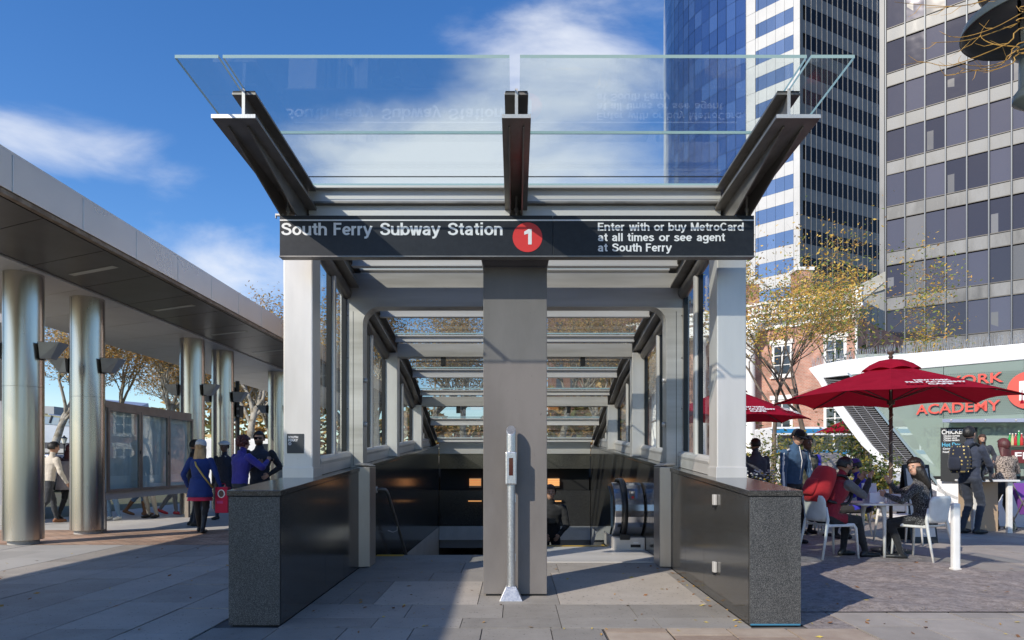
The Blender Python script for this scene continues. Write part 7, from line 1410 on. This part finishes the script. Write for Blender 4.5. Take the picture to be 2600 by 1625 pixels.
b = MB(); b.box(q.x - 0.115, q.x + 0.115, q.y - 0.07, q.y + 0.07, 0.36, 0.83); b.build('box', cloth('red_card', (0.50, 0.012, 0.05), bump=0.1), t, bevel=0.008); b = MB(); b.add([(q.x + r_ * math.cos(a) * 0.9, q.y - 0.0725 - (0.001 if r_ < .06 else 0), 0.71 + r_ * math.sin(a)) for r_ in (0.075,) for a in np.linspace(0, 2 * math.pi, 25)[:-1]], [tuple(range(24))]); b.build('window_ring', SIGNWHT, t); b = MB(); b.add([(q.x + 0.052 * math.cos(a) * 0.9, q.y - 0.0745, 0.71 + 0.062 * math.sin(a)) for a in np.linspace(0, 2 * math.pi, 25)[:-1]], [tuple(range(24))]); b.build('window', mat('maroon_hole', (0.06, 0.01, 0.015), 0.4), t); b = MB(); b.box(q.x - 0.08, q.x + 0.03, q.y - 0.0735, q.y - 0.071, 0.53, 0.58); b.build('label_patch', cloth('magenta_patch', (0.5, 0.06, 0.2)), t); b = MB(); b.tube([(q.x - 0.06, q.y, 0.83), (q.x - 0.03, q.y, 0.89), (q.x + 0.03, q.y, 0.89), (q.x + 0.06, q.y, 0.83)], 0.008, 5); b.build('handle', PINK, t)
I = human('man in black jacket standing at the right end of the notice case', (X(489, 13.7), 13.7), D(-60), 1.72, hands=[(0.26, 0.05, 0.72), (-0.26, 0.1, 0.76)], top=BLK, legs=DKJ, bulk=1.12, skin=SKIN_B, collar=True, group='people on the left pavement')
I = human('person in bright violet-blue jacket with dark red curls holding up a camera', (X(608, 12.35), 12.35), D(-38), 1.73, lean=0.10, hands=[(0.22, 0.42, 1.30), (-0.10, 0.40, 1.26)], poles=((1, -.2, -1), (-1, -.2, -1)), top=PURP, legs=DKJ, bulk=1.32, skin=SKIN_A, hair=('curly', H_RED), collar=True, group='people on the left pavement')
q = to_world(I, (0.06, 0.52, 1.33)); t = thing('camera', 'small black camera held up by the person in the violet-blue jacket', 'camera', q); b = MB(); b.box(q.x - 0.06, q.x + 0.06, q.y - 0.03, q.y + 0.03, q.z - 0.035, q.z + 0.035); b.build('body', BLACK, t, bevel=0.006); b = MB(); b.tube([q + Vector((0.06, 0, 0)), q + Vector((0.12, 0.0, 0))], 0.03, 12); b.build('lens', BLACK, t)
I = human('bearded man in sunglasses and black coat facing us behind the granite wall', (X(660, 13.0), 13.0), D(184), 1.84, hands=[(0.20, 0.28, 1.18), (-0.22, 0.20, 1.05)], poles=((1, -.3, -1), (-1, -.3, -1)), top=NVY, legs=DKJ, bulk=1.18, skin=SKIN_A, sleeve=BLK, head=(0.1, 0.0), collar=True, group='people on the left pavement'); glasses(I, mat('dark_lens', (0.012, 0.006, 0.008), 0.1, spec=0.6), 0.34); beard(I, H_BRN)
I = human('sailor in dark uniform and round white cap walking towards us', (X(572, 15.5), 15.5), D(176), 1.74, feet=WALK, top=NVY, legs=NVY, bulk=1.1, skin=SKIN_C, hair=('short', H_BLK), group='people on the left pavement'); cap_hat(I, mat('white_cotton', (0.72, 0.72, 0.71), 0.8), 'sailor')
b = MB(); n_, f_ = I['neck'], I['fy']; b.add([n_ + Vector((-0.075, 0, 0)) + f_ * 0.07 - I['s'] * .01, n_ + Vector((0.075, 0, 0)) + f_ * 0.07 - I['s'] * .01, n_ + f_ * 0.132 - I['s'] * 0.17], [(0, 1, 2)]); wear(I, 'white_undershirt', b, mat('white_cotton'), False)
I = human('person in cream jumper and dark trousers striding past the nearest column', (X(121, 14.3), 14.3), D(-28), 1.70, lean=0.16, feet=[(0.08, -0.34, 0.16, 0), (-0.08, 0.22, None, 0)], hands=[(0.26, 0.24, 0.86), (-0.26, -0.10, 0.84)], top=cloth('cream_knit', (0.52, 0.47, 0.40), bscale=18), legs=cloth('dark_trousers', (0.03, 0.033, 0.04)), shoes=mat('tan_shoe', (0.22, 0.09, 0.04), 0.5), bulk=1.15, hair=('short', H_BLK), group='people on the left pavement')
SHW = cloth('grey_beige_shawl', (0.33, 0.285, 0.275))
I = human('person in long grey-beige shawl walking between the two nearest columns', (X(176, 15.4), 15.4), D(8), 1.68, feet=WALK, top=cloth('plum_sleeve', (0.07, 0.035, 0.04)), legs=BLK, bulk=1.08, fem=True, hair=('long', H_RED), skirt=[('shawl', SHW, 0.78, 0.40, 0.19, 0.27)], group='people on the left pavement')
b = MB(); c_ = I['pel'] + Vector((0.2, -0.16, 0.18)); b.ell(c_, 0.07, 0.10, 0.12, 12, 8); wear(I, 'hip_bag', b, BLACK)
for lab, px, d, yaw, tp, lg, sh, ft, hr in (('person in pale blue jeans standing behind the notice case', 291, 15.2, 172, CHAR, JEAN, mat('white_trainer', (0.6, 0.6, 0.58), 0.5), None, ('short', H_BRN)), ('person in tall brown boots walking behind the notice case', 347, 16.6, -75, cloth('brown_coat', (0.12, 0.07, 0.045)), JEAN, mat('brown_leather', (0.17, 0.075, 0.03), 0.45), WALK, ('long', H_BRN)), ('person in khaki trousers behind the notice case', 388, 15.8, 165, NVY, KHK, SHOE, None, ('short', H_BLK)), ('person in grey trousers and red trainers striding behind the notice case', 430, 16.9, -85, BLK, GRYP, mat('red_trainer', (0.45, 0.02, 0.03), 0.5), WALK, ('short', H_BLK))):
    human(lab, (X(px, d), d), D(yaw), 1.72, feet=ft, top=tp, legs=lg, shoes=sh, hair=hr, bare='boot' if 'boots' in lab else None, fem='boots' in lab, bulk=1.08, group='people on the left pavement', voxel=0.014)
# --- stairs
I = human('person in dark coat with a camera riding up the escalator', (0.58, 11.25), D(184), 1.70, z0=-0.82, hands=[(0.12, 0.24, 0.92), (-0.12, 0.24, 0.92)], poles=((1, -.4, -.6), (-1, -.4, -.6)), top=BLK, legs=BLK, bulk=1.2, skin=SKIN_A, hair=('short', H_BRN), collar=True)
b = MB(); c_ = I['chest'] + Vector((0, 0.21, -0.10)); b.obox(c_, (0.06, 0, 0), (0, 0.035, 0), (0, 0, 0.04)); wear(I, 'camera', b, BLACK, False, 0.008)
# --- cafe
STEELB = cloth('steel_blue_tracksuit', (0.030, 0.075, 0.15), bscale=14)
I = human('man in black cap and steel-blue track jacket walking towards us', (X(2012, 11.0), 11.0), D(203), 1.80, lean=0.10, feet=WALK, hands=[(0.27, 0.10, 0.80), (-0.29, 0.16, 0.78)], head=(0.05, -0.30), top=STEELB, legs=BLK, bulk=1.14, skin=SKIN_A, collar=True, voxel=0.0095); cap_hat(I, cloth('black_cap', (0.01, 0.01, 0.012), bump=0.1)); glasses(I, mat('black_spectacles', (0.02, 0.015, 0.015), 0.2, alpha=0.55), 0.22)
b = MB(); s_, u_ = I['s'], I['u']; nk = I['neck']; b.tube([nk + I['fy'] * 0.085 + s_ * 0.05, I['chest'] + I['fy'] * 0.158 * u_ , I['pel'] + s_ * 0.06 + I['fy'] * 0.142 * u_], 0.006, 5); wear(I, 'zip', b, SIGNWHT)
for q_, tgt in ((1, (0.27, 0.10, 0.80)), (-1, (-0.29, 0.16, 0.78))):
    sh = nk - s_ * 0.038 * 1.8 + I['rx'] * q_ * 0.112 * 1.8 * 1.07; el, wr = ik(sh, Vector(tgt), 0.172 * 1.8, 0.15 * 1.8, (q_, -1, -0.3)); rg = []
    for f in np.linspace(-0.12, 0.97, 16):
        c_ = (sh.lerp(el, f * 2) if f < 0.5 else el.lerp(wr, f * 2 - 1)) if f > 0 else sh.lerp(nk + s_ * 0.01, -f * 4); rad = 0.0725 - 0.03 * max(0, f); o_ = (I['rx'] * q_ * 0.75 + I['fy'] * 0.62).normalized(); d_ = ((el - sh) if f < .5 else (wr - el)).normalized(); o_ = (o_ - d_ * o_.dot(d_)).normalized(); w_ = d_.cross(o_); c2 = c_ + o_ * rad * (1 if f > 0 else .9) + (s_ * 0.05 * (-f * 4) if f < 0 else Vector())
        rg.append([c2 + w_ * 0.021 - o_ * 0.012, c2 + o_ * 0.002, c2 - w_ * 0.021 - o_ * 0.012, c2 - o_ * 0.02])
    b = MB(); b.loft(rg); wear(I, 'white_stripe', b, SIGNWHT)
I = human('person in bright blue hooded coat behind the man in the cap', (X(2046, 12.2), 12.2), D(190), 1.72, top=cloth('camouflage', (0.035, 0.04, 0.022), (0.10, 0.10, 0.07), 16, contrast=(.45, .55)), sleeve=cloth('ultramarine_nylon', (0.02, 0.02, 0.30)), legs=BLK, bulk=1.2, skin=SKIN_C, hair=('short', H_BLK), collar=True)
I = human('man in dark jacket seen from behind beside the right steel post', (X(1922, 12.4), 12.4), D(15), 1.70, top=cloth('slate_jacket', (0.05, 0.055, 0.07)), legs=BLK, bulk=1.18, skin=SKIN_B, hair=('short', H_BLK), collar=True)
SEATF = [(0.11, 0.46, None, 0.1), (-0.12, 0.30, None, -0.1)]
RVEST = cloth('crimson_quilted_vest', (0.22, 0.008, 0.02), bscale=16)
I = human('bearded man in sunglasses and red vest eating at the cafe table', (4.18, 9.05), D(-90 + 14), 1.76, pel=(0, -0.07, 0.56), lean=0.42, feet=SEATF, hands=[(0.10, 0.53, 1.04), (-0.08, 0.52, 1.03)], poles=((0.25, 0.0, -1.5), (-0.25, 0.0, -1.5)), head=(-0.1, 0.10), top=RVEST, sleeve=cloth('grey_tee', (0.12, 0.12, 0.125)), forearm=BLK, legs=BLK, bulk=1.12, skin=SKIN_B, collar=True, voxel=0.0085); glasses(I, mat('amber_lens', (0.06, 0.045, 0.004), 0.06, spec=0.9), 0.34); beard(I, H_BLK)
backpack(I, 'large red backpack on the seated man in the red vest', cloth('red_nylon', (0.40, 0.012, 0.018), bscale=10, sheen=0.1), 0.34, 0.50, 0.24)
b = MB(); c_ = Vector((0.02, 0.60, 1.09)); b.ell(c_, 0.04, 0.045, 0.03, 10, 6); wear(I, 'wrapped_food', b, mat('white_card'))
TWEED = cloth('black_white_tweed', (0.012, 0.012, 0.014), (0.30, 0.30, 0.30), 95, contrast=(0.50, 0.66))
I = human('dark-haired woman in speckled black jacket glancing round at the table', (5.28, 8.90), D(56), 1.62, pel=(0, -0.05, 0.545), lean=0.14, feet=[(0.10, 0.42, None, 0.1), (-0.10, 0.20, None, -0.2)], hands=[(0.02, 0.34, 1.00), (-0.14, 0.37, 0.84)], poles=((1, -.2, -1), (-1, -.2, -1)), head=(1.05, 0.0), top=TWEED, legs=BLK, bulk=1.10, skin=SKIN_A, hair=('long', H_BLK), fem=True, voxel=0.0085, skirt=[('jacket_hem', TWEED, 0.57, 0.475, 0.17, 0.20)])
I = human('seated person in violet hat and blue jacket behind the bearded man', (X(2200, 11.3), 11.3), D(70), 1.66, pel=(0, 0, 0.55), lean=0.25, feet=SEATF, hands=[(0.15, 0.4, 0.8), (-0.15, 0.4, 0.8)], top=cloth('ultramarine_nylon'), legs=BLK, bulk=1.15, skin=SKIN_B, hair=('short', H_BLK)); cap_hat(I, cloth('violet_felt', (0.06, 0.02, 0.16)), 'knit')
FX, FY = X(2462, 12.2), 12.2
I = human('father in navy jacket carrying a small girl at the kiosk', (FX, FY), D(-72), 1.90, lean=0.0, feet=[(0.10, 0.05, None, 0.1), (-0.10, -0.05, None, -0.1)], hands=[(0.10, 0.40, 1.10), (-0.22, 0.38, 1.14)], poles=((1, -.3, -1), (-1, -.3, -1)), head=(0.15, 0.22), top=cloth('navy_jacket', (0.028, 0.036, 0.06)), legs=DKJ, bulk=1.14, skin=SKIN_A, hair=('short', H_BLK), collar=True, voxel=0.010)
DOT = cloth('gold_dotted_navy', (0.012, 0.016, 0.03)); bp = backpack(I, 'navy backpack with gold dots on the father at the kiosk', DOT, 0.34, 0.50, 0.22, drop=0.06)
r8 = random.Random(9); bag = [c for c in bp.children if c.name.startswith('bag')][0]; GOLD = mat('gold_dot', (0.55, 0.42, 0.16), 0.4, 0.5); dm = MB(); dm.lathe([(0.0, 0.001), (0.014, 0.001), (0.014, -0.002)], (0, 0, 0), 10, False); dme = dm.mesh('gold_spot', GOLD)
pl = [p for p in bag.data.polygons if p.area > 1e-4]
for p in r8.sample(pl, min(80, len(pl))):
    c_ = Vector(p.center); nrm = Vector(p.normal); q_ = piece(dme, 'gold_spot', None, (0, 0, 0)); q_.parent = bag; q_.matrix_local = Matrix.Translation(c_ + nrm * 0.004) @ nrm.to_track_quat('Z', 'Y').to_matrix().to_4x4() @ Matrix.Scale(r8.uniform(0.7, 1.2), 4)
cw = to_world(I, (-0.06, 0.36, 0)); human('small girl in dark hooded coat carried on her father\'s arm', (cw.x, cw.y), D(165), 1.02, z0=0.86, pel=(0, 0.02, 0.42), lean=0.0, feet=[(0.06, 0.22, 0.16, 0), (-0.08, 0.16, 0.14, 0)], hands=[(0.16, 0.12, 0.42), (-0.16, 0.10, 0.44)], head=(0.1, -0.1), top=cloth('dark_child_coat', (0.03, 0.034, 0.045)), legs=DKJ, bulk=1.45, skin=SKIN_A, hair=('long', H_BRN), voxel=0.013, fem=True)
LEO = mat('leopard_print', (0.42, 0.34, 0.28), 0.85, 0, (0.03, 0.022, 0.018), 62, 1, 0.4, 10, contrast=(0.50, 0.56))
I = human('woman in leopard-print top and black skirt at the kiosk counter', (X(2553, 12.9), 12.9), D(10), 1.70, lean=0.05, feet=[(0.09, -0.08, None, 0), (-0.10, 0.10, None, 0)], hands=[(0.22, 0.30, 1.06), (-0.18, 0.32, 1.05)], poles=((1, -.3, -.8), (-1, -.3, -.8)), top=LEO, legs=BLK, bulk=1.28, skin=SKIN_A, hair=('long', H_RED), fem=True, skirt=[('top_hem', LEO, 0.64, 0.545, 0.18, 0.19), ('skirt', BLK, 0.56, 0.40, 0.185, 0.205)])
# child's backpack on the empty chair
q = Vector((X(2082, 11.9), 11.9, 0)); t = thing('school_bag', 'colourful child\'s backpack hung on a white chair', 'backpack', (q.x, q.y, 0.55)); b = MB(); b.lathe([(0.06, 0.50), (0.13, 0.54), (0.14, 0.70), (0.13, 0.82), (0.07, 0.89), (0.0, 0.90)], q + Vector((0, 0, 0.02)), 18, True, 1.0, 0.6); b.build('bag', cloth('printed_nylon', (0.5, 0.12, 0.04), (0.06, 0.05, 0.10), 14, contrast=(.42, .58)), t, True)
for s in (-1, 1): b = MB(); b.tube([q + Vector((s * 0.06, -0.05, 0.86)), q + Vector((s * 0.10, -0.10, 0.70)), q + Vector((s * 0.08, -0.07, 0.45))], 0.012, 5); b.build('strap', BLACK, t)
